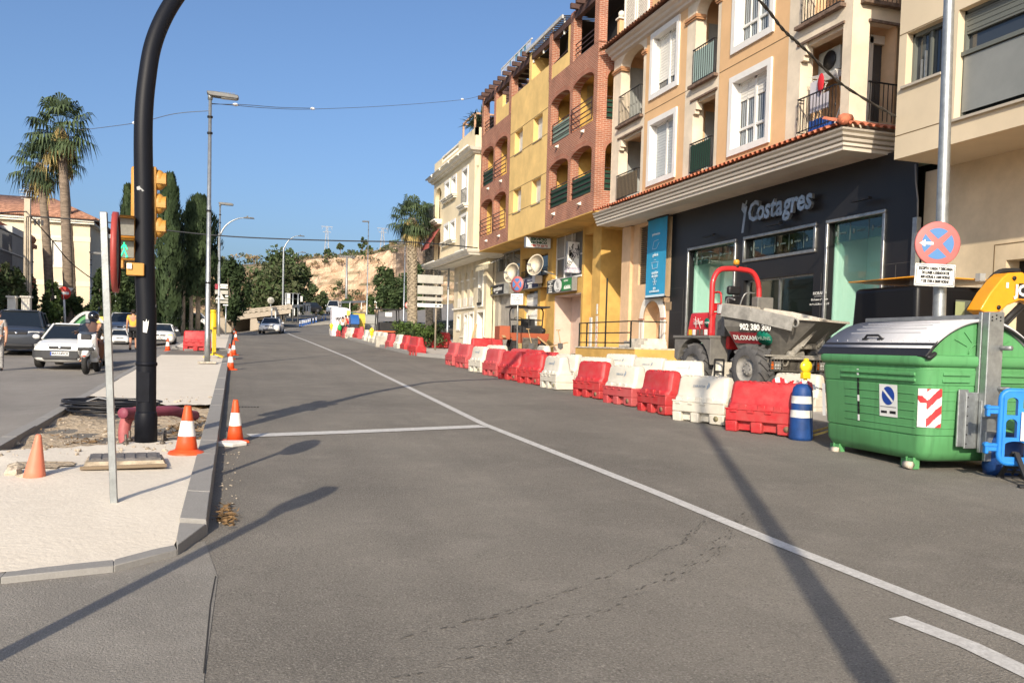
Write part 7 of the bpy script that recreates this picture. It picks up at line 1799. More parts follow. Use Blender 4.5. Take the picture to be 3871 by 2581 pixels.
b.tube([(-W_*.5+.18*math.cos(R(36*i)),-.1+.12*math.sin(R(36*i)),1.62+.08*math.sin(R(36*i))) for i in range(10)],.018,6,close=True)
b.ball((W_*.75,-.2,1.12),.14,8,6);b.ball((-W_*.6,-.2,1.2),.16,8,6);b.O('engine',blk,t,bev=.015,seg=1)
b=MB()
for s in (-1,1): b.tube(smooth([(s*W_*.82,.3,.6),(s*W_*.82,.3,H_*.55),(s*W_*.86,.28,H_-.25),(s*W_*.72,.2,H_-.06)],4),.03,8)
b.box(-W_*.95,-.55,H_-.06,W_*1.02,1.1,H_);b.beam((-W_*.8,.3,1.6),(W_*.8,.3,1.6),.04,.06);b.beam((0,-.3,H_-.1),(-W_*.3,-.5,H_),.03,.03);b.beam((0,-.3,H_-.35),(.02,-.25,1.0),.05,.05);b.O('canopy_frame',blk,t)
b=MB();b.add([(-.28,-.34,H_-.12),(.28,-.34,H_-.12),(.0,-.34,H_-.42)],[(0,1,2)]);b.O('triangle_plate',mt('plate_cream',(.5,.45,.36),.7),t)
for cx in (-W_*.72,W_*.72):
    for cy in (-.35,.75):
        b=MB();b.lathe([(.16,-.13),(.30,-.13),(.34,-.08),(.34,.08),(.30,.13),(.16,.13)],20,(cx,cy,.34),M=MR(R(90),3,'Y'));wl=b.O('wheel',rubber,t)
        b=MB();b.lathe([(.16,-.11),(.05,-.04),(.01,-.04)],14,(cx,cy,.34),M=MR(R(90),3,'Y'));b.O('rim',ro,wl)
        b=MB()
        for i in range(12): a=R(30*i);b.bc((cx,cy+.345*math.cos(a),.34+.345*math.sin(a)),(.22,.05,.05),0,MR(a,3,'X'))
        b.O('tread',rubber,wl)
# ---------------------------------------------------------------- sand, tools
v=G(1290,815,.0);b=MB();n=18;r4=random.Random(8)
hx,hy=v.x+.9,v.y+2.6
for i in range(n+1):
    for j in range(n+1):
        x,y=-1.3+2.6*i/n,-1.4+2.8*j/n;rr_=math.hypot(x/1.2,y/1.3);b.v.append(V((hx+x,hy+y,zg(hx,hy)+.06+max(0,.75*(1-rr_))**1.0*(1+.1*math.sin(x*7)*math.cos(y*6))+r4.uniform(-.008,.008))))
for i in range(n):
    for j in range(n): b.f.append((i*(n+1)+j,(i+1)*(n+1)+j,(i+1)*(n+1)+j+1,i*(n+1)+j+1));b.m.append(0);b.sm.append(True)
o=b.O('sand_heap',mt('pale_sand',(.56,.47,.34),.95,0,(3,.15),(40,.5,.01)),auto=False);tag(o,'small heap of pale sand behind the back row of barriers','sand heap')
wdm=mt('tool_wood',(.42,.28,.14),.7)
def tool(label,p,q,kind):
    t=tg('shovel' if kind else 'timber_plank',label,'shovel' if kind else 'plank',tuple(p));b=MB();p,q=Vector(p),Vector(q)
    if kind:
        b.cyl(p,q,.02,8);u=(q-p).normalized();s=V((.09,0,0));b.cyl(q-s,q+s,.02,8);b.O('handle',wdm,t,W=1);b=MB();b.add([p+V((-.11,0,0)),p+V((.11,0,0)),p+V((.12,-.03,-.2)),p+V((0,-.05,-.28)),p+V((-.12,-.03,-.2))],[(0,1,2,3,4)]);b.O('blade',mt('shovel_steel',(.12,.12,.12),.5,.6),t,W=1)
    else: b.beam(p,q,.14,.035);b.O('board',wdm,t,W=1)
g8=lambda x,y:((1800+x/4.48)/S,(1000+y/4.48)/S)
def at_(x,y,Y): return atY(*g8(x,y),Y)
tool('long-handled shovel with a T grip stuck in the sand heap',at_(1425,1330,33.0),at_(1388,1110,33.2),1)
tool('shovel leaning against the grille of the mini loader',at_(935,1330,35.0),at_(880,1090,35.5),1)
tool('yellow board lying across the ramp end by the sand heap',at_(1200,1400,34.6),at_(1545,1320,34.8),0)
tool('plank leaning on the right side of the mini loader',at_(1220,1370,35.2),at_(1050,1225,35.6),0)
tool('red-brown board leaning on the left side of the mini loader',at_(405,1120,36.6),at_(480,1230,36.0),0)
tool('thin pole leaning on the cream building by the garage door',atY((1550+735/3.1357)/S,(850+1370/3.1357)/S,48.2),atY((1550+785/3.1357)/S,(850+1175/3.1357)/S,49.0),0)
# ---------------------------------------------------------------- direction panels
SYY=40.5
k0=atY((1350+1560/5.227)/S,(1080+1000/5.227)/S,SYY)
t=tg('direction_sign','stack of grey-backed direction panels with a white cemetery arrow panel','sign',(k0.x,SYY,zg(k0.x,SYY)))
kx=lambda x,y:atY((1550+x/3.1357)/S,(850+y/3.1357)/S,SYY)
gb=mt('sign_back_grey',(.40,.39,.34),.6,.1,(3,.1))
for (x0,y0,x1,y1) in ((93,587,395,703),(91,717,392,832),(89,848,390,908)):
    a,c=kx(x0,y0),kx(x1,y1);b=MB();b.box(a.x,SYY,c.z,c.x,SYY+.06,a.z);pn=b.O('panel_back',gb,t,W=1,bev=.02);b=MB();f=(a.x+(c.x-a.x)*.75);b.box(f-.04,SYY-.008,c.z,f+.04,SYY-.002,a.z);b.O('clamp_rail',gb,pn,W=1)
a,c=kx(89,926),kx(388,984);b=MB();b.box(a.x,SYY,c.z,c.x,SYY+.06,a.z);pn=b.O('panel_front',signw,t,W=1,bev=.02)
zc_=(a.z+c.z)/2;hh=a.z-c.z;wd_=c.x-a.x
b=MB();b.text('Cementerio Cala del M.',hh*.40,TY(a.x+wd_*.34,SYY-.004,zc_),sx=.80);b.O('lettering',mt('faint_letters',(.36,.36,.35),.7),pn,W=1)
b=MB();b.beam((a.x+wd_*.84,SYY-.006,zc_),(a.x+wd_*.94,SYY-.006,zc_),.004,.05,up=(0,0,1))
for s in (-1,1): b.beam((a.x+wd_*.945,SYY-.006,zc_),(a.x+wd_*.90,SYY-.006,zc_+s*hh*.28),.004,.05,up=(0,1,0))
b.bc((a.x+wd_*.72,SYY-.005,zc_),(.10,.004,.03));b.bc((a.x+wd_*.72,SYY-.005,zc_+.02),(.02,.004,.16));b.bc((a.x+wd_*.77,SYY-.005,zc_+.02),(.02,.004,.12));b.O('arrow',signk,pn,W=1)
b=MB();f=a.x+wd_*.75;b.cyl((f,SYY+.1,zg(f,SYY)),(f,SYY+.1,kx(93,590).z),.045,10);f2=a.x+wd_*.22;b.cyl((f2,SYY+.1,zc_),(f2,SYY+.1,kx(93,590).z),.03,8);b.O('post',mt('sign_post_brown',(.34,.29,.22),.6,.3),t,W=1)
# ---------------------------------------------------------------- cars
lampc=mt('headlamp_clear',(.55,.56,.55),.12,.15,coat=.5);plate_w=mt('plate_white',(.72,.72,.70),.5);chrome=mt('chrome',(.6,.6,.6),.15,1);alloy=mt('alloy',(.36,.37,.38),.35,.7)
def paint(n,c,metal=0): return mt(n,c,.28,metal,(1.2,.05),None,.5,coat=.6)
cw=paint('car_white',(.72,.72,.69));cgd=paint('car_dark_grey',(.045,.05,.06),.3);csil=paint('car_silver',(.42,.44,.46),.4);cblk=paint('car_black',(.015,.016,.018))
def car(label,pm,L=4.0,W=1.68,H=1.42,belt=.90,hz=.86,xw=.95,xrf=.25,xrr=-1.35,xr=-1.8,bumper=None,plate=None,lights=(.17,.13),grp=None,nose=.62,cat='car',ind=False,van=False):
    t=tg('parked_car' if not van else 'van',label,cat,group=grp);w=W/2
    def ring(x,wd,zb,zt,cr):
        h=[(wd*.84,zb),(wd*.97,zb+.10),(wd,zb+(zt-zb)*.45),(wd*.985,zb+(zt-zb)*.8),(wd*.90,zt),(wd*.5,zt+cr*.8),(0,zt+cr)]
        return [(x,-y,z) for y,z in h]+[(x,y,z) for y,z in h[-2::-1]]
    f=L/2
    R_=[ring(f,w*.72,.30,nose-.06,.02),ring(f-.05,w*.86,.22,nose+.02,.03),ring(f-.18,w*.95,.18,nose+.09,.04),ring(f-.45,w*.99,.17,hz-.07,.05),ring(xw+.35,w,.17,hz,.05),ring(xw,w,.17,belt,.03),ring(0,w,.17,belt+.01,.02),ring(xr+.25,w,.18,belt+.03,.02),ring(-f+.25,w*.97,.20,belt+.03,.0),ring(-f+.06,w*.9,.26,belt-.05,0),ring(-f,w*.8,.34,belt-.2,0)]
    b=MB();b.rings(R_);bd=b.O('body',pm,t)
    md=bd.modifiers.new('Subsurf','SUBSURF');md.levels=1;md.render_levels=1
    g0=[(xw+.02,w*.86,belt+.0),(xrf,w*.66,H-.04),(xrr,w*.66,H-.05),(xr,w*.84,belt+.02)]
    b=MB();ys=lambda y:[-y,y]
    vs=[]
    for x,y,z in g0: vs+=[(x,-y,z),(x,y,z)]
    b.add(vs,[(0,1,3,2),(2,3,5,4),(4,5,7,6),(0,2,4,6),(1,7,5,3)]);gl=b.O('windows',glassd,t)
    b=MB()
    b.rings([[(xrf+.08,-w*.60,H-.045),(xrf+.08,w*.60,H-.045),(xrf+.04,w*.62,H-.02),(xrf+.04,-w*.62,H-.02)],[(xrf-.05,-w*.675,H-.06),(xrf-.05,w*.675,H-.06),(xrf-.05,w*.60,H-.005),(xrf-.05,-w*.60,H-.005)],[(xrr+.1,-w*.675,H-.07),(xrr+.1,w*.675,H-.07),(xrr+.1,w*.60,H-.0),(xrr+.1,-w*.60,H-.0)],[(xrr-.08,-w*.62,H-.09),(xrr-.08,w*.62,H-.09),(xrr-.05,w*.58,H-.03),(xrr-.05,-w*.58,H-.03)]])
    for s in (-1,1):
        b.beam((xw+.04,s*w*.87,belt),(xrf,s*w*.665,H-.04),.06,.05);b.beam((xr-.02,s*w*.85,belt),(xrr,s*w*.665,H-.05),.14,.05);xm=(xw+xr)/2-.1;b.beam((xm,s*w*.868,belt),(xm-.05,s*w*.672,H-.06),.03,.07)
    b.O('roof',pm,t,bev=.01,seg=1)
    for s in (-1,1):
        b=MB();b.ball((xw-.12,s*(w+.10),belt+.06),(.07,.11,.075),10,8);b.O('mirror',pm,t)
    r=.30*(1.08 if H>1.5 else 1)
    for x in (f-.78,-f+.72):
        for s in (-1,1):
            b=MB();b.lathe([(r*.62,-.10),(r*.95,-.10),(r,-.06),(r,.06),(r*.95,.10),(r*.62,.10)],24,(x,s*(w-.09),r),M=MR(R(90),3,'X'));wl=b.O('wheel',rubber,t)
            b=MB();b.lathe([(r*.64,-s*.095),(r*.5,-s*.085),(r*.16,-s*.10),(.01,-s*.10)],20,(x,s*(w-.09),r),M=MR(R(90),3,'X'),cap=False)
            for i in range(5): a=2*PI*i/5;b.beam((x+r*.15*math.cos(a),s*(w+.008),r+r*.15*math.sin(a)),(x+r*.62*math.cos(a),s*(w+.005),r+r*.62*math.sin(a)),.05,.012,up=(0,1,0))
            b.O('rim',alloy,wl)
            b=MB();vs=[]
            for rr in (r*1.02,r*1.16):
                for i in range(13): a=PI*i/12;vs.append((x+rr*math.cos(a),s*(w+.004),r+rr*math.sin(a)))
            b.add(vs,[(i,i+1,14+i,13+i) for i in range(12)]);b.O('wheel_arch',dark,t)
    lw,lh=lights
    for s in (-1,1):
        b=MB();b.rings([[(f-.02,s*w*.40,nose-.07),(f-.10,s*w*.80,nose-.04),(f-.10,s*w*.80,nose-.04+lh*.8),(f-.04,s*w*.40,nose-.07+lh)],[(f-.28,s*w*.42,nose-.05),(f-.36,s*w*.97,nose-.0),(f-.36,s*w*.96,nose+lh*.6),(f-.28,s*w*.42,nose-.05+lh)]]);h_=b.O('headlight',lampc,t,bev=.012)
        if ind and s==ind: 
            b=MB();b.bc((f-.055,s*w*.66,nose+.0),(.06,w*.30,lh*.35));b.O('indicator',mt('amber_lit',(.8,.3,.02),.3,emit=(1,.42,.03,2.5)),h_)
    b=MB();b.bc((f-.02,0,nose-.02),(.06,w*.74,.085));b.O('grille',dark,t,bev=.012)
    b=MB();b.ball((f+.015,0,nose-.02),(.015,.05,.045),10,6);b.O('badge',chrome,t)
    b=MB();b.bc((f-.03,0,.33),(.10,w*1.15,.10));b.O('lower_intake',dark,t,bev=.02)
    if bumper:
        b=MB();rg=[]
        for z0_,z1_ in ((.34,.56),):
            P=[(f-.42,-w-.012),(f-.16,-w*.95-.012),(f-.045,-w*.84),(f+.022,-w*.6),(f+.022,w*.6),(f-.045,w*.84),(f-.16,w*.95+.012),(f-.42,w+.012)]
            vs=[(x,y,z0_) for x,y in P]+[(x,y,z1_) for x,y in P];n=len(P);b.add(vs,[(i,i+1,n+i+1,n+i) for i in range(n-1)])
        b.O('bumper_strip',bumper,t)
    if plate:
        b=MB();b.bc((f+.03,0,.46),(.012,.52,.115));p_=b.O('number_plate',plate_w,t)
        Mx=Matrix(((0,0,1,f+.038),(1,0,0,.02),(0,1,0,.46),(0,0,0,1)));b=MB();b.text(plate,.105,Mx,sx=.92,bold=.002);b.O('plate_text',signk,p_)
        b=MB();b.bc((f+.037,-.24,.46),(.002,.04,.11));b.O('country_strip',mt('euro_blue',(.01,.05,.3),.5),p_)
    b=MB();b.box(xw-.5,-w*.55,belt-.2,xw-.9,-w*.15,belt+.32);b.box(xw-.5,w*.15,belt-.2,xw-.9,w*.55,belt+.32);b.O('seats',mt('seat_cloth',(.05,.05,.055),.9),t,bev=.05)
    return t
HDG=R(-90)   # towards the camera
def park(t,px,py,rz=HDG,s=1,Y=None):
    if Y is None: p=G(px,py)
    else: v=atY(px,py,Y);p=V((v.x,Y,0))
    t.location=(p.x,p.y,zg(p.x,p.y));t.rotation_euler=(0,0,rz);t.scale=(s,s,s)
SY=27.2
def front(px0,px1,Y,W):   # centre x and scale so that the front spans px0..px1 at depth Y
    a,c=atY(px0,800,Y),atY(px1,800,Y);return (a.x+c.x)/2,(c.x-a.x)/W
x,s=front(72,212,SY-1.9,1.66)
t=car('white three-door hatchback with a wide black bumper strip in the left lane',cw,3.9,1.66,1.42,.90,.86,.95,.3,-1.3,-1.75,bumper=mt('bumper_charcoal',(.035,.037,.04),.6),plate='MA5549CK',lights=(.2,.14),nose=.66)
t.location=(x,SY,zg(x,SY)-.0);t.rotation_euler=(0,0,HDG+R(-3));t.scale=(s,s,s)
x,s=front(-75,58,32.0,1.80)
t=car('dark grey people carrier parked at the left edge',cgd,4.5,1.80,1.64,1.0,.98,1.45,.7,-1.9,-2.15,nose=.78,plate=None)
t.location=(x+.25,34.4,zg(x,34.4));t.rotation_euler=(0,0,HDG+R(7));t.scale=(s,s,s)
YL=45;x,s=front(328,397,YL-2,1.80)
t=car('white hatchback with one amber indicator lit, half behind the mast',cw,4.3,1.80,1.45,.95,.92,1.1,.3,-1.4,-1.95,plate='4344LJT',ind=1,nose=.68)
t.location=(x,YL,zg(x,YL));t.rotation_euler=(0,0,HDG+R(2));t.scale=(s,s,s)
YL=44;x,s=front(225,272,YL-2,1.75)
t=car('white parked hatchback seen between the scooter and the person in yellow',cw,4.1,1.75,1.5,.95,.92,1.0,.3,-1.4,-1.85,nose=.68)
t.location=(x+.1,YL+1,zg(x,YL));t.rotation_euler=(0,0,HDG+R(8));t.scale=(s,s,s)
YL=52;x,s=front(262,300,YL,1.75)
t=car('silver parked car behind the white one beside the person in yellow',csil,4.1,1.75,1.5,.95,.92,1.0,.3,-1.4,-1.85,nose=.68)
t.location=(x,YL+1,zg(x,YL));t.rotation_euler=(0,0,HDG+R(5))
YL=70;x,s=front(600,651,YL,1.81)
t=car('white sporty hatchback driving towards the camera in the centre',cw,4.2,1.81,1.40,.90,.86,.85,.1,-1.5,-1.9,plate='0957HDV',nose=.66,lights=(.2,.12))
t.location=(x,YL+2,zg(x,YL));t.rotation_euler=(0,0,HDG-R(8));t.scale=(s,s,s)
for s_ in (-1,1):
    pass
YV=118;x,s=front(755,785,YV,1.75);z=atY(770,721,YV).z
t=car('white van with a dark windscreen coming down the far road',cw,4.1,1.75,1.85,1.05,1.0,1.5,.9,-1.8,-2.0,nose=.75,cat='van',van=True);t.location=(x,YV+2,z);t.rotation_euler=(0,0,HDG-R(14))
YV=124;x=atY(703,716,YV).x;z=atY(703,716,YV).z
t=car('dark car far behind the guardrail',cblk,4.2,1.75,1.42,.92,.88,.9,.2,-1.4,-1.8);t.location=(x,YV,z-.1);t.rotation_euler=(0,0,R(195))
YV=58
for px,lab,pm,rz in ((1010,'dark car half hidden behind the palm and shrubs',cblk,R(170)),(1052,'pale car roof behind the direction panel post',csil,R(175))):
    x=atY(px,745,YV+6).x;t=car(lab,pm);t.location=(x,YV+6,zg(x,YV+6)+.12);t.rotation_euler=(0,0,rz)
YV=82;x=atY(425,738,YV).x;t=car('white car low behind the cypress trunks on the underpass road',cw);t.location=(x,YV,atY(425,748,YV).z-.25);t.rotation_euler=(0,0,R(180))
YV=70;x=atY(268,735,YV).x;t=car('pale van roof under the garden trees on the left',cw,4.3,1.8,1.9,1.1,1.05,1.5,.9,-1.8,-2.0,cat='van',van=True);t.location=(x,YV,zg(x,YV));t.rotation_euler=(0,0,HDG)
# ---------------------------------------------------------------- people
skin=mt('skin',(.46,.24,.15),.6,0,(6,.08))
def person(label,loc,rz,top,bottom,hair,pose,shoes=dark,H=1.72,helmet=False,shorts=False,sleeves=True,cat='person'):
    """one continuous skinned body; clothing as close shells"""
    t=tg('person',label,cat,loc,rz);k=H/1.75
    J={'pelvis':(0,0,.93),'waist':(0,.0,1.08),'chest':(0,.0,1.30),'neck':(0,.0,1.47),'head':(0,.015,1.57),'crown':(0,.02,1.70),
       'shL':(.185,0,1.42),'elL':(.23,-.02,1.14),'wrL':(.25,.07,.90),'haL':(.25,.09,.81),'shR':(-.185,0,1.42),'elR':(-.23,-.02,1.14),'wrR':(-.25,.07,.90),'haR':(-.25,.09,.81),
       'hiL':(.09,0,.90),'knL':(.10,.02,.50),'anL':(.10,-.02,.09),'toL':(.11,.17,.035),'hiR':(-.09,0,.90),'knR':(-.10,.02,.50),'anR':(-.10,-.02,.09),'toR':(-.11,.17,.035)}
    J.update(pose);J={a:Vector(v)*k for a,v in J.items()}
    E=[('pelvis','waist'),('waist','chest'),('chest','neck'),('neck','head'),('head','crown'),('chest','shL'),('shL','elL'),('elL','wrL'),('wrL','haL'),('chest','shR'),('shR','elR'),('elR','wrR'),('wrR','haR'),('pelvis','hiL'),('hiL','knL'),('knL','anL'),('anL','toL'),('pelvis','hiR'),('hiR','knR'),('knR','anR'),('anR','toR')]
    rad={'pelvis':(.15,.11),'waist':(.14,.10),'chest':(.165,.115),'neck':(.055,.058),'head':(.078,.094),'crown':(.066,.075),'sh':(.068,.068),'el':(.045,.045),'wr':(.03,.032),'ha':(.035,.02),'hi':(.09,.095),'kn':(.062,.062),'an':(.042,.045),'to':(.04,.03)}
    def skinned(name,names,mtl,scale,parent,extra=None):
        sub=[e for e in E if e[0] in names and e[1] in names];idx={n:i for i,n in enumerate(names)}
        me=bpy.data.meshes.new(name);me.from_pydata([tuple(J[n]) for n in names],[(idx[a],idx[c]) for a,c in sub],[])
        o=bpy.data.objects.new(name,me);COL.objects.link(o);o.parent=parent;me.materials.append(mtl)
        md=o.modifiers.new('Skin','SKIN');md.use_smooth_shade=True
        for i,n in enumerate(names):
            r=rad.get(n) or rad[n[:2]];s_=scale(n) if callable(scale) else scale
            me.skin_vertices[0].data[i].radius=(r[0]*k*s_,r[1]*k*s_)
        me.skin_vertices[0].data[0].use_root=True
        s=o.modifiers.new('Subsurf','SUBSURF');s.levels=1;s.render_levels=2
        return o
    allj=list(J);body=skinned('body',allj,skin,1,t)
    # fingers and thumbs
    b=MB()
    for h,wr in (('haL','wrL'),('haR','wrR')):
        d=(J[h]-J[wr]).normalized();sd=d.orthogonal().normalized();fx=V((0,1,0)) if abs(d.y)<.8 else V((0,0,-1));sd=d.cross(fx).normalized();fx=sd.cross(d)
        for i,l in enumerate((.062,.075,.07,.055)):
            o=J[h]+fx*(-.024+.016*i)*k;b.tube([o,o+d*l*.5*k+sd*.006,o+d*l*k+sd*.02],[.0095*k,.0085*k,.006*k],6)
        o=J[h]-d*.03*k+fx*.03*k;b.tube([o,o+fx*.025*k+d*.02*k,o+fx*.03*k+d*.05*k],[.011*k,.01*k,.007*k],6)
    b.O('fingers',skin,body)
    tn=['pelvis','waist','chest','shL','shR']+([] if not sleeves else ['elL','elR'] if sleeves=='half' else ['elL','wrL','elR','wrR'])
    if sleeves=='half':
        J['elL'],J['elR'],sv=(J['shL']*.35+J['elL']*.65),(J['shR']*.35+J['elR']*.65),(J['elL'].copy(),J['elR'].copy())
    skinned('top',tn,top,lambda n:1.22 if n[:2] in('el','wr') else 1.10,t)
    if sleeves=='half': J['elL'],J['elR']=sv
    bn=['pelvis','hiL','knL','hiR','knR']+([] if shorts else ['anL','anR'])
    skinned('trousers' if not shorts else 'shorts',bn,bottom,lambda n:1.28 if n[:2] in('kn','an') else 1.13,t)
    for s in ('L','R'): skinned('shoe',['an'+s,'to'+s],shoes,1.35,t)
    hd=J['head']
    b=MB()
    if helmet: b.ball(hd+V((0,.0,.04)),(.135,.155,.15),18,12)
    else:
        b.ball(hd+V((0,-.02,.045))*k,(.092*k,.108*k,.105*k),14,10);
    o=b.O('helmet' if helmet else 'hair',hair,t)
    b=MB()
    for s in (-1,1): b.ball(hd+V((s*.032,.088,.02))*k,(.012,.008,.009),6,5);b.ball(hd+V((s*.085,0,.0))*k,(.012,.025,.035),6,5)
    b.ball(hd+V((0,.098,-.01))*k,(.014,.022,.025),6,5);b.ball(hd+V((0,.088,-.05))*k,(.026,.01,.008),6,5);b.O('face',skin,body)
    return t
def P(*a): return a
# scooter
YS=24.6;sx_=atY(212,830,YS).x
SC=tg('motor_scooter','white maxi scooter with a smoked windscreen and lit headlamps in the left lane','scooter',(sx_,YS,zg(sx_,YS)),R(-93))
scw=paint('scooter_white',(.70,.70,.67))
for x in (.72,-.62):
    b=MB();b.lathe([(.12,-.05),(.24,-.06),(.27,-.035),(.275,0),(.27,.035),(.24,.06),(.12,.05)],24,(x,0,.275),M=MR(R(90),3,'X'));wl=b.O('wheel',rubber,SC);b=MB();b.lathe([(.13,-.05),(.02,-.06),(.02,.06),(.13,.05)],16,(x,0,.275),M=MR(R(90),3,'X'));b.O('rim',alloy,wl)
b=MB();
for s in (-1,1): b.cyl((.72,s*.09,.28),(.58,s*.09,.72),.025,8)
b.O('fork',galvd,SC)
b=MB();b.rings([[(.95,-.02,.42),(.95,.02,.42),(.93,.03,.5),(.93,-.03,.5)],[(.86,-.09,.46),(.86,.09,.46),(.82,.08,.60),(.82,-.08,.60)],[(.56,-.09,.52),(.56,.09,.52),(.58,.08,.64),(.58,-.08,.64)]]);b.O('mudguard',scw,SC,bev=.02);
b=MB();b.ball((.95,0,.47),(.02,.045,.025),8,6);b.O('red_mark',mt('red_mark',(.5,.08,.04),.5),SC)
b=MB();b.rings([[(.74,-.05,.56),(.74,.05,.56),(.80,.08,.78),(.80,-.08,.78)],[(.66,-.21,.58),(.66,.21,.58),(.66,.22,1.0),(.66,-.22,1.0)],[(.48,-.24,.50),(.48,.24,.50),(.50,.20,1.08),(.50,-.20,1.08)],[(.36,-.20,.40),(.36,.20,.40),(.40,.14,1.05),(.40,-.14,1.05)]]);
b.rings([[(.36,-.19,.30),(.36,.19,.30),(.36,.19,.42),(.36,-.19,.42)],[(-.1,-.20,.30),(-.1,.20,.30),(-.1,.20,.48),(-.1,-.20,.48)],[(-.2,-.18,.42),(-.2,.18,.42),(-.2,.18,.74),(-.2,-.18,.74)],[(-.95,-.12,.58),(-.95,.12,.58),(-.95,.13,.80),(-.95,-.13,.80)]]);b.O('fairing',scw,SC,bev=.03,seg=2)
b=MB();b.box(-.75,-.17,.74,.05,.17,.84);b.box(-.95,-.14,.3,-.3,.14,.6);b.O('seat',dark,SC,bev=.05)
b=MB();b.box(.70,-.19,.60,.80,.19,.68);b.bc((.72,0,.94),(.06,.24,.14));b.O('black_trim',dark,SC,bev=.02)
b=MB()
for s in (-1,1): b.ball((.79,s*.07,.76),(.04,.085,.075),10,8)
b.O('headlight',mt('lit_headlight',(.8,.8,.8),.2,emit=(1,.98,.92,1.5)),SC)
b=MB()
for s in (-1,1): b.bc((.74,s*.17,.66),(.03,.07,.04))
b.O('running_light',mt('running_light',(.8,.8,.85),.2,emit=(1,1,1,1.4)),SC)
b=MB();n=8;vs=[]
for i in range(n+1):
    for z,wd,xo in ((.98,.19,.68),(1.15,.21,.60),(1.32,.19,.50),(1.40,.10,.46)): a=-1+2*i/n;vs.append((xo-.06*a*a,wd*a,z))
b.add(vs,[(i*4+j,i*4+j+1,i*4+j+5,i*4+j+4) for i in range(n) for j in range(3)],0,True);b.O('windscreen',glassmat('smoked_screen',(.25,.27,.30),.5),SC)
b=MB();b.tube(smooth([(.34,-.36,1.06),(.42,-.2,1.08),(.46,0,1.02),(.42,.2,1.08),(.34,.36,1.06)],4),.016,8)
for s in (-1,1): b.cyl((.34,s*.36,1.06),(.31,s*.42,1.05),.02,8)
b.O('handlebar',dark,SC)
person('scooter rider in a black helmet and dark jacket',(sx_,YS+.3,zg(sx_,YS)),PI-R(3),mt('dark_jacket',(.028,.028,.03),.8,0,(9,.3)),mt('brown_trousers',(.17,.075,.04),.85),mt('helmet_black',(.008,.008,.009),.08,coat=1),
  {'pelvis':P(0,-.05,.80),'waist':P(0,-.04,.96),'chest':P(0,.03,1.18),'neck':P(0,.06,1.35),'head':P(0,.09,1.46),'crown':P(0,.09,1.59),'shL':P(.2,.03,1.28),'shR':P(-.2,.03,1.28),'elL':P(.33,.22,1.10),'elR':P(-.33,.22,1.10),'wrL':P(.34,.46,1.08),'wrR':P(-.34,.46,1.08),'haL':P(.35,.54,1.08),'haR':P(-.35,.54,1.08),'hiL':P(.12,-.02,.78),'hiR':P(-.12,-.02,.78),'knL':P(.26,.38,.74),'knR':P(-.26,.38,.74),'anL':P(.22,.30,.36),'anR':P(-.22,.30,.36),'toL':P(.24,.48,.33),'toR':P(-.24,.48,.33)},helmet=True)
# walkers
YW=38.5;x=atY(312,770,YW).x
person('person in a yellow shirt and black shorts walking on the left road',(x-.1,YW,zg(x,YW)),0,mt('yellow_shirt',(.62,.40,.06),.85),mt('black_shorts',(.012,.012,.014),.8),mt('hair_dark',(.02,.015,.012),.8),{'knL':P(.10,.12,.50),'anL':P(.10,.10,.10),'toL':P(.11,.28,.05),'anR':P(-.10,-.18,.12),'toR':P(-.11,-.02,.03)},shorts=True,sleeves='half')
YW=25.2;x=atY(-6,800,YW).x
t=person('person in a black and white striped top with a white mask at the left edge',(x,YW,zg(x,YW)-.05),R(170),None or mt('striped_cloth',(.5,.48,.46),.9,0,(26,.95,(.02,.02,.02)),stretch=(1,.2,3)),mt('striped_cloth',(.5,.48,.46),.9),mt('hair_grey',(.14,.11,.09),.8),{},sleeves='half',H=1.62)
b=MB();b.ball((.0,.105,1.43),(.05,.03,.04),8,6);b.O('face_mask',signw,t)
b=MB();b.cyl((.25,.12,.72),(.30,.2,.02),.011,6);tag(b.O('walking_stick',galvd,loc=(x+.02,YW-.15,zg(x,YW)-.05),rz=R(170)),'thin metal walking stick held by the person in the striped top','walking stick')
YW=66
for px,lab,tp,bt,h_,rz in ((787,'person in a white T-shirt with a green bag, seen from behind',mt('white_shirt',(.66,.66,.64),.85),mt('dark_shorts',(.02,.02,.022),.8),1.58,0),(802,'person in a red T-shirt, seen from behind beside the white cabin',mt('red_shirt',(.48,.03,.03),.85),mt('blue_jeans',(.06,.08,.12),.85),1.72,R(8)),(794,'person with dark hair and pale mask facing the camera between the other two',mt('dark_top',(.03,.03,.035),.85),mt('dark_shorts',(.02,.02,.022),.8),1.70,PI)):
    Yy=YW+(1.6 if 'facing' in lab else 0);x=atY(px,750,Yy).x
    person(lab,(x,Yy,zg(x,Yy)),rz,tp,bt,mt('hair_dark',(.02,.015,.012),.8),{'anL':P(.10,.08,.09),'toL':P(.11,.26,.035)},sleeves='half',H=h_)
x=atY(781,742,YW-.1).x;b=MB();b.ball((0,0,.25),(.17,.09,.24),10,8);b.tube(smooth([(-.06,0,.42),(-.03,0,.58),(.03,0,.58),(.06,0,.42)],3),.012,5);tag(b.O('carrier_bag',mt('green_bag',(.03,.32,.07),.5),loc=(x-.02,YW-.1,zg(x,YW)+.45)),'bright green carrier bag held by the person in white','bag')
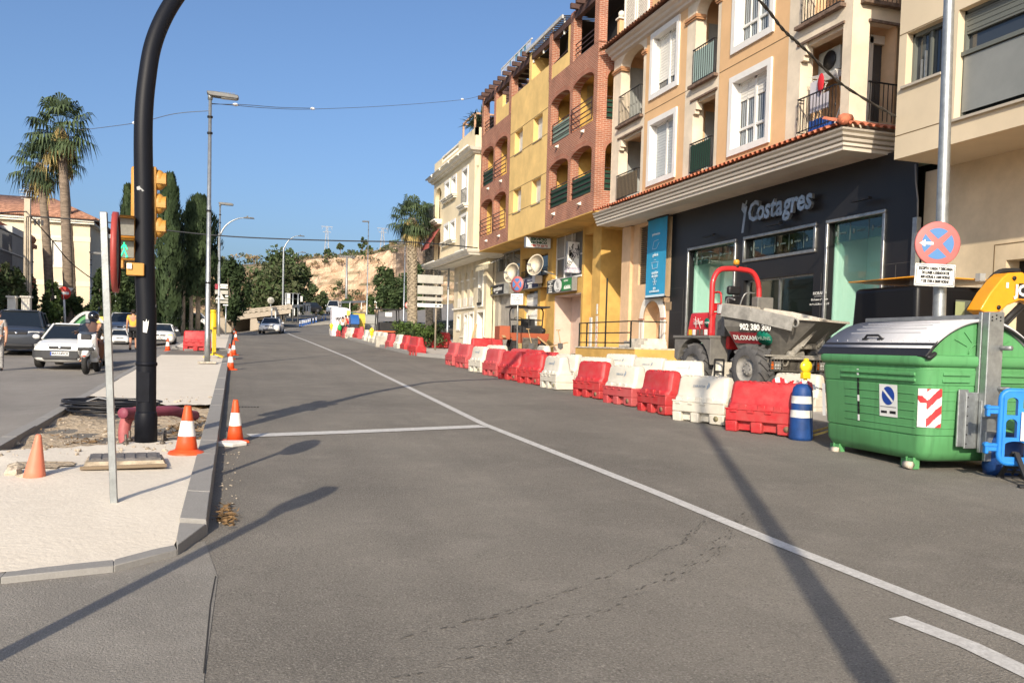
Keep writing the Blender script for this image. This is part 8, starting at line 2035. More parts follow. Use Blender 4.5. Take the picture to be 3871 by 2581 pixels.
# ---------------------------------------------------------------- far works: cabin, containers, buggy, bollards
YC=68;a=atY(762,750,YC);c=atY(806,710,YC)
t=tg('site_cabin','white plastic cabin scrawled with black graffiti beside the far road','portable cabin',((a.x+c.x)/2,YC+.6,zg(a.x,YC)))
w_=(c.x-a.x);h_=atY(785,706,YC).z-zg(a.x,YC)
b=MB();b.ext([(-w_/2,0),(w_/2,0),(w_/2,h_*.92),(w_*.3,h_*.985),(0,h_),(-w_*.3,h_*.985),(-w_/2,h_*.92)],-.6,.7,'y');b.O('shell',mt('cabin_white',(.66,.63,.66),.6,0,(1.5,.1)),t,bev=.04)
b=MB();r6=random.Random(3)
for k in range(3): b.tube(smooth([(-w_*.3+w_*.55*i/6+r6.uniform(-.05,.05),-.61,h_*.60-k*.06+r6.uniform(-.22,.22)) for i in range(7)],4),.018,5)
b.tube(smooth([(-w_*.35,-.61,h_*.62),(w_*.1,-.61,h_*.50),(w_*.3,-.61,h_*.48),(w_*.1,-.61,h_*.58),(-w_*.3,-.61,h_*.60)],4),.015,5)
b.O('graffiti',signk,t)
b=MB();b.box(w_*.28,-.615,h_*.72,w_*.46,-.605,h_*.9);b.O('yellow_notice',mt('notice_yellow',(.65,.5,.1),.6),t);b=MB();b.box(w_*.2,-.615,h_*.14,w_*.36,-.605,h_*.19);b.O('small_mark',signk,t)
for px0,px1,Y,lab,m,yt in ((812,836,64.0,'yellow rounded recycling container with blue flap behind the far barriers',mt('recycle_yellow',(.62,.45,.06),.5,0,(3,.12)),719),(805,822,63.0,'dark recycling container with a blue round lid behind the red-shirted person',mt('recycle_dark',(.03,.03,.035),.6),722),(800,818,69,'green recycling container behind the people',mt('recycle_green',(.07,.16,.09),.6),716),(838,862,66,'pale recycling container behind the site buggy',mt('recycle_grey',(.30,.30,.28),.6),722)):
    a=atY(px0,740,Y);c=atY(px1,740,Y);z0_=zg(a.x,Y);h_=atY(px0,yt,Y).z-z0_;w_=c.x-a.x;t=tg('recycling_container',lab,'container',((a.x+c.x)/2,Y,z0_))
    b=MB();b.box(-w_/2,-.5,.0,w_/2,.6,h_*.62);b.O('body',m,t,bev=.05);b=MB();b.ext([(-.55+1.2*0+.6*(1-math.cos(PI*i/10))-.0,h_*.6+h_*.4*math.sin(PI*i/10)) for i in range(11)],-w_/2-.03,w_/2+.03,'x');b.O('lid',m if 'round lid' not in lab else mt('lid_blue',(.02,.10,.32),.4),t)
    if 'yellow' in lab:
        b=MB()
        for i in range(6): b.box(-w_/2+w_*i/6,-.52,h_*.55,-w_/2+w_*i/6+.05,-.5,h_*.8)
        b.O('lid_rib',m,t)
YB=52;x0=atY(862,745,YB).x;x1=atY(922,745,YB).x;w_=(x1-x0);t=tg('site_buggy','black four-wheel site buggy with a flat roof frame and orange sill','utility vehicle',((x0+x1)/2,YB+.6,zg(x0,YB)),0)
h_=atY(885,709,YB).z-zg(x0,YB)
b=MB();b.box(-w_/2,-.6,.4,w_/2,.6,.75);b.box(-w_*.3,-.3,.75,w_*.35,.4,h_*.62);b.O('body',blk,t,bev=.04);b=MB();b.box(-w_/2,-.66,.72,w_*.3,-.6,.80);b.O('sill',mt('sill_orange',(.5,.11,.03),.5),t)
b=MB();
for xx in (-w_*.42,w_*.45): b.beam((xx,-.4,.7),(xx*.9,-.4,h_),.06,.06);b.beam((xx,.4,.7),(xx*.9,.4,h_),.06,.06)
b.box(-w_*.5,-.6,h_-.05,w_*.5,.6,h_);b.box(-.2,-.62,h_*.78,.2,-.6,h_*.9,1);b.O('roof_frame',[blk,signw],t)
for xx in (-w_*.33,w_*.38):
    b=MB();b.lathe([(.1,-.1),(.30,-.1),(.32,0),(.30,.1),(.1,.1)],18,(xx,-.62,.32),M=MR(R(90),3,'X'));b.O('wheel',rubber,t)
    b=MB();b.lathe([(.1,-.1),(.30,-.1),(.32,0),(.30,.1),(.1,.1)],18,(xx,.55,.32),M=MR(R(90),3,'X'));b.O('wheel',rubber,t)
b=MB();v=atY(878,752,46);b.box(v.x-.3,46,zg(v.x,46),v.x+.35,46.5,zg(v.x,46)+.62);tag(b.O('concrete_block',mt('block_grey',(.42,.39,.33),.9,0,(4,.2)),bev=.03),'squat pale concrete block in front of the site buggy','block')
t0=tg('lane_bollard','x','bollard');bb=mt('lane_blue',(.012,.075,.28),.5)
b=MB();b.lathe([(.11,0),(.10,.05),(.095,.70),(.07,.76),(.01,.77)],14);b.O('body',bb,t0);b=MB();b.lathe([(.104,.36),(.102,.47)],14,cap=False);b.lathe([(.101,.55),(.099,.66)],14,cap=False);b.O('white_band',signw,t0)
gb_='blue bollards along the island tip';nm=['nearest, plain-looking','second','third','fourth','fifth','sixth','seventh','eighth','farthest']
for k,(x,y) in enumerate(((1105,803),(1145,797),(1175,790),(1208,786),(1242,772),(1272,762),(1325,750),(1372,738),(1472,709),(1527,695))):
    px,py=z4(x,y);Y=90+k*2.4+(5 if k>7 else 0);v=atY(px,py,Y);o=t0 if k==0 else dup(t0);s=.9;o.location=(v.x,Y,v.z);o.scale=(s,s,s)
    o['label']=('%s blue lane bollard with white bands from the white car'%(['nearest','second','third','fourth','fifth','sixth','seventh','eighth','last but one','farthest'][k]));o['group']=gb_
# island tip pale paving
b=MB();pp=[z4(985,800),z4(1105,812),z4(1290,790),z4(1640,770),z4(1640,690),z4(1530,700),z4(1290,765)]
pts=[G(*q) for q in pp];b.add([(p.x,p.y,zg(p.x,p.y)+.03) for p in pts],[tuple(range(len(pts)))]);struct(b.O('island_paving',mt('island_paving',(.42,.37,.28),.9,0,(1,.3))))
# green container with wedge lid on the left
YG=36;t=tg('waste_container','green container with grey lid arms behind the white hatchback','waste container',(atY(208,740,YG).x,YG,zg(-8,YG)),0)
w_=(atY(250,740,YG).x-atY(163,740,YG).x)/2;zt=atY(192,717,YG).z-zg(-8,YG)
b=MB();b.box(-w_,-.6,.15,w_,.9,zt-.55);b.O('body',gbin,t,bev=.06);b=MB();b.ext([(-w_,zt-.55)]+[(-w_+2*w_*i/12,zt-.55+.5*math.sin(PI*i/12)) for i in range(13)],-.58,.88,'y');b.O('gable_end',gbin,t)
b=MB();
for i in range(12): b.beam((-w_+2*w_*i/12,-.62,zt-.55+.53*math.sin(PI*i/12)),(-w_+2*w_*(i+1)/12,-.62,zt-.55+.53*math.sin(PI*(i+1)/12)),.08,.1)
b.beam((0,-.65,.4),(0,-.65,zt),.14,.06);b.O('lifting_arm',lidm,t);b=MB();b.box(.15,-.61,zt-.45,.7,-.6,zt-.15);b.O('yellow_notice',mt('notice_yellow',(.65,.5,.1),.6),t)
# yellow bin pillar on median
v=G(*z3(1585,962),.1);Y=51;x=atY(489,760,Y).x;zt=atY(489,712,Y).z-zg(x,Y);zb_=max(.1,atY(489,757,Y).z-zg(x,Y))
b=MB();r_=.5*(atY(497.5,740,Y).x-atY(480,740,Y).x);b.lathe([(r_,0),(r_*1.08,.05),(r_*1.0,.1),(r_*.97,zt-zb_-.22),(r_*.8,zt-zb_-.2),(r_*.8,zt-zb_-.12),(r_*.95,zt-zb_-.1),(r_*.85,zt-zb_),(r_*.2,zt-zb_+.02)],20,(x,Y,zg(x,Y)+zb_))
tag(b.O('bollard_bin',yelm),'yellow cylindrical pillar standing on the far median beside the lamp post','pillar')
# sign cluster
YQ=60;x=atY(508,660,YQ).x;t=tg('direction_sign','cluster of small panels with a red tab and triangle back behind the second lamp post','sign',(x,YQ,zg(x,YQ)))
def zs(px,py): return atY(px,py,YQ)
for x0,y0,x1,y1,m,n_ in ((494,652,504,664,mt('tab_red',(.30,.03,.05),.6),'red_tab'),(504,652,523,663,signw,'panel'),(494,666,524,676,gb,'panel_back'),(503,684,524,689,gb,'panel_back'),(496,690,524,697,gb,'panel_back'),(512,699,524,702,signw,'panel'),(517,678,524,682,signw,'panel')):
    a,c=zs(x0,y0),zs(x1,y1);b=MB();b.box(a.x,YQ,c.z,c.x,YQ+.05,a.z);pn=b.O(n_,m,t,W=1)
    if n_=='panel' and y0==652: b=MB();b.text('Parking',.2,TY((a.x+c.x)/2-.05,YQ-.004,(a.z+c.z)/2));b.O('lettering',signk,pn,W=1)
a,c,d_=zs(494,688),zs(517,688),zs(506,671);b=MB();b.ext([(a.x,a.z),(c.x,c.z),(d_.x,d_.z)],YQ-.1,YQ-.06,'y');b.O('triangle_back',mt('triangle_grey',(.52,.51,.48),.6),t,W=1)
b=MB();
for px in (503,519): v=zs(px,650 if px<510 else 700);b.cyl((v.x,YQ+.08,zg(v.x,YQ)),(v.x,YQ+.08,v.z),.05,8)
b.O('post',galv,t,W=1)
# no-entry sign with triangle behind it
YN=52;v=atY(147,673,YN);x=v.x;t=tg('no_entry_sign','round red no-entry sign on a white pole over the parked cars','sign',(atY(150,745,YN).x,YN,zg(-9,YN)))
rn=(atY(161.5,673,YN).x-atY(129.5,673,YN).x)/2
b=MB();b.lathe([(rn,-.02),(rn,.01),(.01,.012)],32,(x,YN,v.z),M=MR(R(90),3,'X'));d_=b.O('disc',mt('noentry_red',(.56,.045,.03),.5),t,W=1);b=MB();b.box(x-rn*.72,YN-.03,v.z-rn*.2,x+rn*.72,YN-.014,v.z+rn*.2);b.O('white_bar',signw,d_,W=1)
b=MB();b.ext([(x-rn*1.35,v.z+rn*.88),(x+rn*1.35,v.z+rn*.88),(x,v.z-rn*1.2)],YN+.06,YN+.08,'y');b.O('triangle_back',mt('triangle_grey',(.52,.51,.48),.6),t,W=1)
b=MB();b.cyl((atY(151,745,YN).x,YN+.04,zg(-9,YN)-.1),(x-.02,YN+.04,v.z),.055,8);b.O('post',white,t,W=1)
# 50 roundel and back-of-sign panel by the guardrail
Y=92;v=atY(622,690,Y);t=tg('speed_sign','round grey-faced speed sign on a thin post by the guardrail','sign',(v.x,Y,zg(v.x,Y)));b=MB();rn=(atY(629.5,690,Y).x-atY(616.5,690,Y).x)/2*1.25;b.lathe([(rn,-.03),(rn,.02),(.01,.022)],24,(v.x,Y,atY(622,690,Y).z),M=MR(R(90),3,'X'));d_=b.O('disc',gb,t,W=1)
b=MB();b.text('50',rn*1.1,TY(v.x,Y-.03,v.z));b.O('numerals',signk,d_,W=1);b=MB();b.cyl((v.x,Y+.05,atY(622,735,Y).z-.5),(v.x,Y+.05,v.z),.06,8);b.O('post',galvd,t,W=1)
Y=104;t=tg('direction_sign','large white road sign back with visible frame beside the guardrail','sign',(atY(672,700,Y).x,Y,zg(5,Y)))
for x0,y0,x1,y1 in ((655,673,690,699),(667,673,690,699),(690,680,695,693)): a,c=atY(x0,y0,Y),atY(x1,y1,Y);b=MB();b.box(a.x,Y+.02*(x0%3),c.z,c.x,Y+.08,a.z);b.O('panel_back',mt('sign_back_pale',(.56,.56,.53),.6),t,W=1)
b=MB()
for px in (657,673,685): v=atY(px,674,Y);g_=atY(px,722,Y);b.cyl((v.x,Y+.12,g_.z-1),(v.x,Y-.03,v.z),.09,6)
a,c=atY(655,686,Y),atY(690,687,Y);b.box(a.x,Y-.03,c.z,c.x,Y-.01,a.z);b.O('post',galv,t,W=1)
Y=92;v=atY(938,701,Y);t=tg('speed_sign','small round red-rimmed speed limit sign left of the palm trunk','sign',(v.x,Y,zg(v.x,Y)));rn=(atY(944.5,701,Y).x-atY(931.5,701,Y).x)/2*1.25
b=MB();b.lathe([(rn,-.03),(rn,.02),(.01,.022)],24,(v.x,Y,v.z),M=MR(R(90),3,'X'));d_=b.O('disc',mt('limit_rim',(.48,.12,.10),.6),t,W=1);b=MB();b.lathe([(rn*.75,.0),(rn*.75,.01)],24,(v.x,Y-.03,v.z),M=MR(R(90),3,'X'));f_=b.O('face',mt('limit_face',(.58,.42,.36),.6),d_,W=1);b=MB();b.text('60',rn*.9,TY(v.x,Y-.05,v.z));b.O('numerals',signk,f_,W=1);b=MB();b.cyl((v.x,Y+.05,zg(v.x,Y)),(v.x,Y+.05,v.z),.05,8);b.O('post',white,t,W=1)
# ---------------------------------------------------------------- vegetation
def leafm(n,c,c2): return mt(n,c,.75,0,(1.2,.9,c2),None,.25)
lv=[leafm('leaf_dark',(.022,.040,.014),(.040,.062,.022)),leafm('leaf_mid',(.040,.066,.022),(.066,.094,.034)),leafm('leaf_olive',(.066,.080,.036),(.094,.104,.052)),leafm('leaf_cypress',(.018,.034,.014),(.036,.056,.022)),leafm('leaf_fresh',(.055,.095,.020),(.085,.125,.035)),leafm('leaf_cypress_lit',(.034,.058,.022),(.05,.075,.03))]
bark=mt('bark',(.19,.15,.11),.95,0,(5,.4),(18,.6,.02));barkp=mt('pale_bark',(.36,.29,.21),.95,0,(4,.35),(14,.5,.02))
def leaves(b,c,r,n,s,rr,mi,shell=.55,up=0,swap=0):
    cx,cy,cz=c
    for i in range(n):
        while True:
            u=V((rr.uniform(-1,1),rr.uniform(-1,1),rr.uniform(-1,1)))
            if .05<u.length<1: break
        u=u.normalized()*(shell+(1-shell)*rr.random())*rr.choice((1,1,1,.8,1.08))
        p=V((cx+u.x*r[0],cy+u.y*r[1],cz+u.z*r[2]))
        nrm=(u*.6+V((rr.gauss(0,.6),rr.gauss(0,.6),rr.gauss(0,.6)+up))).normalized();t=nrm.orthogonal().normalized();t=(MR(rr.uniform(0,6.3),3,nrm)@t);q=nrm.cross(t)
        l=s*rr.uniform(.6,1.4);w_=l*rr.uniform(.35,.7)
        b.add([p-t*l,p+q*w_,p+t*l,p-q*w_],[(0,1,2,3)],1-mi if swap and rr.random()<swap else mi)
def trunk(b,base,top,r,rr,limbs=(),mi=0):
    P=[Vector(base)];n=5;d=Vector(top)-Vector(base)
    for i in range(1,n+1): P.append(Vector(base)+d*i/n+V((rr.gauss(0,.05),rr.gauss(0,.05),0))*d.length*.06)
    b.tube(P,[r*(1.25 if i==0 else 1-.6*i/n) for i in range(n+1)],8,mi)
    for e in limbs:
        s=P[rr.randint(2,n-1)];e=Vector(e);m=(s+e)/2+V((0,0,.1*(e-s).length));b.tube([s,m,e],[r*.45,r*.3,r*.12],6,mi)
def tree(label,x,Y,zt,wd,name='broadleaf_tree',mats=(0,1),n=2600,leaf=.16,seed=1,trunk_h=.35,clumps=26,depth=None,group=None,z0=None,bk=bark,bottom=.28,shape=1.0,cat='tree'):
    rr=random.Random(seed);z0=zg(x,Y) if z0 is None else z0;h=zt-z0;rx=wd/2;ry=depth or rx*.8
    t=tg(name,label,cat,(x,Y,z0),0,group)
    C=[]
    for i in range(clumps):
        while True:
            u=V((rr.uniform(-1,1),rr.uniform(-1,1),rr.uniform(-1,1)))
            if .35<u.length<1: break
        zz=h*(bottom+(1-bottom)*(.5+.5*u.z*.86));k=1-.45*max(0,u.z)**2*shape
        C.append((V((u.x*rx*.80*k,u.y*ry*.8*k,zz)),rr.uniform(.13,.30)))
    b=MB();
    for c,f in C: leaves(b,c,(rx*f*1.15,ry*f*1.15,h*(1-bottom)*f*.62),n//clumps,leaf,rr,0 if rr.random()<.5 else 1,.25,swap=.28)
    o=b.O('crown',[lv[m] for m in mats],t,auto=False)
    b=MB();trunk(b,(0,0,0),(0,0,h*(bottom+.35)),max(.1,h*.022),rr,[c*.85 for c,f in C[::3]]);b.O('trunk',bk,t);return t
def cypress(label,x,Y,zt,wd,seed,bare=1.2,lean=0):
    rr=random.Random(seed);z0=zg(x,Y);h=zt-z0;t=tg('cypress_tree',label,'tree',(x,Y,z0),0,'cypress trees beside the left road')
    b=MB();N=int(1100*h/10*wd/1.9)+900
    for i in range(N*3):
        f=rr.random()**.85;z=bare+(h-bare)*f;prof=math.sin(PI*min(1,(.14+.84*f)))**.5*(1-.16*f)
        a=rr.uniform(0,2*PI);lump=1+.17*math.sin(a*3+z*1.7+seed)+.13*math.sin(a*5-z*2.9)+.08*math.sin(z*4.3+a*2);r=wd/2*1.22*prof*lump*rr.uniform(.72,1.04)
        p=V((r*math.cos(a)+lean*f,r*math.sin(a),z));o=V((math.cos(a),math.sin(a),0));up=(V((0,0,1))+o*rr.uniform(.1,.5)+V((rr.gauss(0,.15),rr.gauss(0,.15),0))).normalized();sd=up.cross(o).normalized()
        l=rr.uniform(.14,.34);w_=l*rr.uniform(.22,.4);b.add([p-up*l*.5,p+sd*w_,p+up*l,p-sd*w_],[(0,1,2,3)],1 if (lump>1.06 or rr.random()<.25) else 0)  # lit tone coloured onto the bulges, and onto some leaves at random
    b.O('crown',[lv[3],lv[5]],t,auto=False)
    b=MB();b.tube([(0,0,0),(.0,0,bare),(lean*.6,0,h*.8)],[.17,.14,.04],8);b.O('trunk',barkp,t);return t
for px,py,Y,w_,lab,sd,bare in ((388,402,60,60,'tallest cypress just right of the mast',1,.6),(455,452,63,86,'broad cypress on bare trunks left of the near lamp post',2,2.6),(293,428,66,44,'cypress half hidden behind the mast and the green-man signal',3,.6)):
    x=atY(px,700,Y).x;cypress(lab,x,Y,atY(px,py,Y).z,(atY(px+w_/2,600,Y).x-atY(px-w_/2,600,Y).x),sd,bare)
Y=62.5
for px,lab in ((438,'bare pale trunk beneath the broad cypress, left of two'),(420,'thin bare trunk left of the others under the cypresses')):
    x=atY(px,735,Y).x;t=tg('bare_tree',lab,'tree',(x,Y,zg(x,Y)));b=MB();b.tube(smooth([(0,0,0),(.03,0,1.6),(.0,0,3.4),(-.06,.0,4.6)],4),[.14-.004*i for i in range(13)],8);b.tube([(.0,0,3.2),(.2,0,4.2)],[.06,.03],6);b.O('trunk',barkp,t);rr=random.Random(int(px));b=MB();leaves(b,(0,0,4.6),(.9,.8,.9),260,.15,rr,0);b.O('crown',lv[0],t,auto=False)
def T(label,px0,px1,py,Y,**k):
    a,c=atY(px0,py,Y),atY(px1,py,Y);tree(label,(a.x+c.x)/2,Y,a.z,(c.x-a.x)*1.05,**k)
T('dark round tree right of the lamp posts, beyond the median',494,580,588,78,seed=11,n=6000,leaf=.17,mats=(0,0),clumps=34,bottom=.06)
T('huge olive-green tree above the bridge in the centre',560,742,566,108,seed=12,n=10000,leaf=.25,mats=(1,2),clumps=54,bottom=.05,depth=5,bk=barkp)
T('medium tree behind the white road sign',640,712,640,124,seed=13,n=3000,leaf=.22,mats=(0,1),bottom=.02)
T('lower dark tree at the foot of the cliff, left of the white van',690,764,648,132,seed=14,n=3600,leaf=.24,mats=(1,2),bottom=.02)
T('rounded shrub tree between the white van and the floodlight mast',778,822,683,140,seed=15,n=1800,leaf=.2,mats=(1,4),bottom=0)
T('bushy tree in front of the cliff, left of the palm',856,948,585,112,seed=16,n=6500,leaf=.24,mats=(1,0),clumps=40,bottom=.03)
T('dark tree behind the palm trunk and direction panels',926,1010,600,100,seed=17,n=6500,leaf=.22,mats=(0,1),clumps=40,bottom=.02)
T('low bush on the bank right of the floodlight mast',838,866,672,132,seed=18,n=1200,leaf=.2,mats=(4,1),bottom=0)
T('shrub covering the bank below the huge olive tree',575,650,670,118,seed=19,n=3400,leaf=.22,mats=(0,1),bottom=0)
T('leafy garden tree with hanging leaves left of the sign post',206,262,608,50,seed=21,n=3600,leaf=.14,mats=(0,1),bottom=.12)
T('dark garden tree between the sign post and the mast',254,312,612,57,seed=22,n=3600,leaf=.14,mats=(0,1),bottom=.05)
T('dark evergreen right of the mast, under the tallest cypress',345,412,570,64,seed=23,n=4200,leaf=.15,mats=(3,0),bottom=.02)
T('olive-brown bush over the wall at the left edge',-40,72,598,44,seed=24,n=4200,leaf=.12,mats=(2,1),bottom=.25)
T('bright green shrub below the cream flats',92,150,640,50,seed=25,n=2200,leaf=.11,mats=(4,1),bottom=.05)
T('dark hedge tree behind the no-entry sign',120,215,655,56,seed=26,n=4200,leaf=.13,mats=(0,1),bottom=.02)
T('dark creeper-covered tree left of the concrete pole',-10,62,640,47,seed=27,n=3200,leaf=.12,mats=(0,3),bottom=.05)
T('dark ivy column rising beside the concrete pole',50,88,580,52,seed=28,n=1800,leaf=.12,mats=(0,0),bottom=.02)
T('low dark shrubs under the cypress trunks',405,470,706,66,seed=29,n=1500,leaf=.12,mats=(0,1),bottom=.0)
T('small green tree behind the bare trunks',398,442,652,72,seed=30,n=1500,leaf=.14,mats=(4,1),bottom=.1)
# hedge strip and low walls on the left
b=MB();rr=random.Random(31)
for i in range(46): y=30+i*1.0;leaves(b,(-11.2+rr.uniform(-.3,.3),y,zg(-11,y)+.9+rr.uniform(-.3,.5)),(.7,.7,.9),70,.10,rr,rr.choice((0,0,1)),.3)
tag(b.O('garden_hedge',[lv[0],lv[1]],auto=False),'dark garden hedge running behind the parked cars on the left','hedge')
b=MB();
for y in frange(24,80,2): b.box(-10.0,y,zg(-10,y)-.2,-9.8,y+1.99,zg(-10,y)+.75)
tag(b.O('garden_wall',mt('garden_wall',(.36,.31,.24),.9,0,(2,.25))),'low pale garden wall behind the parked cars on the left','wall')
for px,lab in ((29,'left white gate pillar behind the dark people carrier'),(61,'right white gate pillar behind the dark people carrier')):
    Y=43;x=atY(px,725,Y).x;b=MB();w_=.17;b.box(-w_,-w_,0,w_,w_,atY(px,684,Y).z-zg(x,Y));b.bc((0,0,atY(px,684,Y).z-zg(x,Y)+.04),(.44,.44,.08));tag(b.O('gate_pillar',whiter,loc=(x,Y,zg(x,Y))),lab,'pillar')
sheet('left_pavement',-10,-9.4,frange(-10,80,3),.11,pav)
# fan palms
palm_t=mt('palm_trunk',(.20,.155,.115),.95,0,(3,.35),(7,.8,.04),stretch=(1,1,4));palm_b=mt('palm_scarred_trunk',(.30,.25,.18),.95,0,(4,.5),(9,1,.06),stretch=(1,1,2))
palm_l=[leafm('palm_dark',(.024,.042,.020),(.04,.06,.03)),leafm('palm_pale_green',(.055,.085,.035),(.08,.11,.05)),mt('palm_dry',(.30,.23,.09),.9,0,(3,.3))]  # two greens mixed at random over the fronds, plus a dry tone
def palm(label,base,top,R_,seed,nf=46,lean=.0,r=.2,scar=False,skirt=True,seg=15):
    rr=random.Random(seed);t=tg('fan_palm',label,'palm tree',tuple(base),0,'fan palms');h=top.z-base.z;dx=top.x-base.x;dy=top.y-base.y
    b=MB();P=smooth([(0,0,0),(dx*.25,dy*.25,h*.35),(dx*.6,dy*.6,h*.7),(dx,dy,h)],8);b.tube(P,[r*(1.15-.35*i/len(P))*(1+.05*(i%2)) for i in range(len(P))],12)
    if scar:
        for k in range(int(h/.13)):
            for j in range(7):
                a=2*PI*(j+.5*(k%2))/7+rr.uniform(-.1,.1);z=k*.13;f=z/h;q=V((dx*f+r*1.0*math.cos(a),dy*f+r*1.0*math.sin(a),z));b.bc(q,(.10,.10,.09),0,MR(a,3,'Z')@MR(R(25),3,'Y'))
    b.O('trunk',palm_b if scar else palm_t,t)
    b=MB();ctr=V((dx,dy,h))
    for k in range(nf):
        f=(k+.5)/nf;el=R(82-158*f**.9+rr.uniform(-9,9));a=k*2.4+rr.uniform(-.3,.3);d=V((math.cos(a)*math.cos(el),math.sin(a)*math.cos(el),math.sin(el)));pl=R_*rr.uniform(.34,.66);e=ctr+d*pl+V((0,0,-.10*pl*f*3))
        mi=2 if (f>.86) else (1 if rr.random()<.45 else 0)
        sd=d.cross(V((0,0,1))).normalized() if abs(d.z)<.98 else V((1,0,0));up=sd.cross(d).normalized()
        b.beam(ctr+d*.08,e,.028,.018,mi if mi==2 else 1)
        L=R_*rr.uniform(.38,.62)
        for j in range(seg):
            th=R(-105+210*j/(seg-1));v=(d*math.cos(th)+sd*math.sin(th)).normalized();l=L*(1-.25*abs(th)/1.9)*rr.uniform(.85,1.1);w_=.042*R_/1.6
            side=v.cross(up).normalized();m=e+v*l*.62+up*l*.06-V((0,0,l*.04));tip=e+v*l*.90-V((0,0,l*rr.uniform(.3,.8)))
            b.add([e,m-side*w_,tip,m+side*w_],[(0,1,2,3)],mi)
    if skirt:
        for k in range(26):
            a=rr.uniform(0,6.28);l=R_*rr.uniform(.4,.8);o=ctr+V((math.cos(a)*r*.7,math.sin(a)*r*.7,-.05));e=o+V((math.cos(a)*.35,math.sin(a)*.35,-l))
            for j in range(5): q=V((rr.uniform(-.1,.1),rr.uniform(-.1,.1),rr.uniform(-.15,.1)));b.add([o,o+(e-o)*.6+q+V((.03,0,0)),e+q,o+(e-o)*.6+q-V((.03,0,0))],[(0,1,2,3)],2)
    b.O('crown',palm_l,t,auto=False);return t
Y=56
def px_(x,y,Y=Y): return atY(x,y,Y)
k=1.0/FPX*56*1.0
b0=px_(160,735);palm('tallest fan palm, in front of the cream flats',V((b0.x,Y,zg(b0.x,Y))),px_(139,292),78*k,41,nf=44,r=.26)
b0=px_(118,735,57);palm('lower leftmost fan palm, in front of the cream flats',V((b0.x,57,zg(b0.x,57))),px_(92,375,57),66*k,42,nf=40,r=.24)
b0=px_(170,735,66);palm('small fan palm behind the tallest one',V((b0.x,66,zg(b0.x,66))),px_(148,362,66),46*k*1.15,43,nf=34,r=.2)
b0=px_(948,735,58);palm('fan palm with a thick scarred trunk left of the cream building',V((b0.x,58,zg(b0.x,58)+.1)),px_(946,500,58),62*k,44,nf=56,r=.30,scar=True)
b0=px_(988,742,63);palm('darker fan palm half hidden behind the scarred one',V((b0.x,63,zg(b0.x,63)+.1)),px_(984,505,63),52*k,45,nf=44,r=.26,scar=True)
b0=px_(1008,742,68);palm('third fan palm trunk behind the direction panels',V((b0.x,68,zg(b0.x,68)+.1)),px_(1002,520,68),40*k,46,nf=26,r=.24,scar=True)
# terrace yucca
t=tg('terrace_yucca','spiky yucca on the roof terrace of the cream building','plant',(13.3,49.6,13.6));rr=random.Random(50);b=MB()
for k_ in range(150):
    a=rr.uniform(0,6.28);el=rr.uniform(-.7,1.4);o=V((rr.uniform(-.2,.3),rr.uniform(-.5,.7),1.0+rr.uniform(-.25,.35)));d=V((math.cos(a)*math.cos(el),math.sin(a)*math.cos(el),math.sin(el)));l=rr.uniform(.5,.95);s_=d.cross(V((.3,.2,1))).normalized()*.035;b.add([o-s_*.6,o+d*l*.6-s_,o+d*l-V((0,0,.12)),o+d*l*.6+s_],[(0,1,2,3)],rr.choice((0,1)))
b.O('leaves',palm_l[:2],t,auto=False);b=MB();b.tube([(0,0,0),(.05,.1,1.0)],.07,6);b.tube([(.1,.4,0),(.1,.4,.9)],.06,6);b.O('stem',bark,t)
# shrub bed, rocks and grass on the island
for px0,px1,py,Y,lab,sd in ((908,962,733,44,'left half of the glossy shrub bed behind the rocks',61),(950,1014,737,43,'right half of the glossy shrub bed under the palms',62)):
    a,c=atY(px0,py,Y),atY(px1,py,Y);z0=zg(a.x,Y)+.14;rr=random.Random(sd);t=tg('shrub',lab,'shrub',((a.x+c.x)/2,Y,z0));b=MB();w_=(c.x-a.x)/2;h_=a.z-z0
    for k_ in range(20): leaves(b,(rr.uniform(-w_,w_)*.85,rr.uniform(-.6,.6),rr.uniform(.25,.8)*h_),(.4,.4,.28),110,.075,rr,rr.choice((0,1)),.4)
    b.O('foliage',[lv[1],lv[4]],t,auto=False);b=MB()
    for k_ in range(6): b.tube([(0,0,0),(rr.uniform(-w_,w_)*.7,rr.uniform(-.4,.4),h_*.6)],.02,5)
    b.O('stem',bark,t)
rkm=mt('garden_rock',(.50,.40,.27),.95,0,(2.5,.5,(.34,.27,.19)),(6,.8,.06))
for x_,y_,r_,lab in ((835,905,.34,'larger tan garden rock in front of the shrubs'),(985,925,.36,'long tan garden rock right of the larger one'),(740,900,.14,'small pale stone left of the garden rocks')):
    p=G(*z5(x_,y_+35),.12);b=MB();rr=random.Random(x_);rock(b,(0,0,r_*.55),r_*1.15,rr);tag(b.O('garden_rock',rkm,loc=(p.x,p.y,p.z)),lab,'rock')
b=MB();rr=random.Random(66);p0=G(*z5(760,960),.12)
for i in range(2600):
    x=p0.x+rr.uniform(-1.6,3.2);y=p0.y+rr.uniform(-.3,4.5);h=rr.uniform(.04,.11);a=rr.uniform(0,6.28);z=zg(x,y)+.135;b.add([(x-.012*math.cos(a),y-.012*math.sin(a),z),(x+.012*math.cos(a),y+.012*math.sin(a),z),(x+rr.uniform(-.03,.03),y+rr.uniform(-.03,.03),z+h)],[(0,1,2)])
struct(b.O('grass',lv[4],auto=False),'stuff')
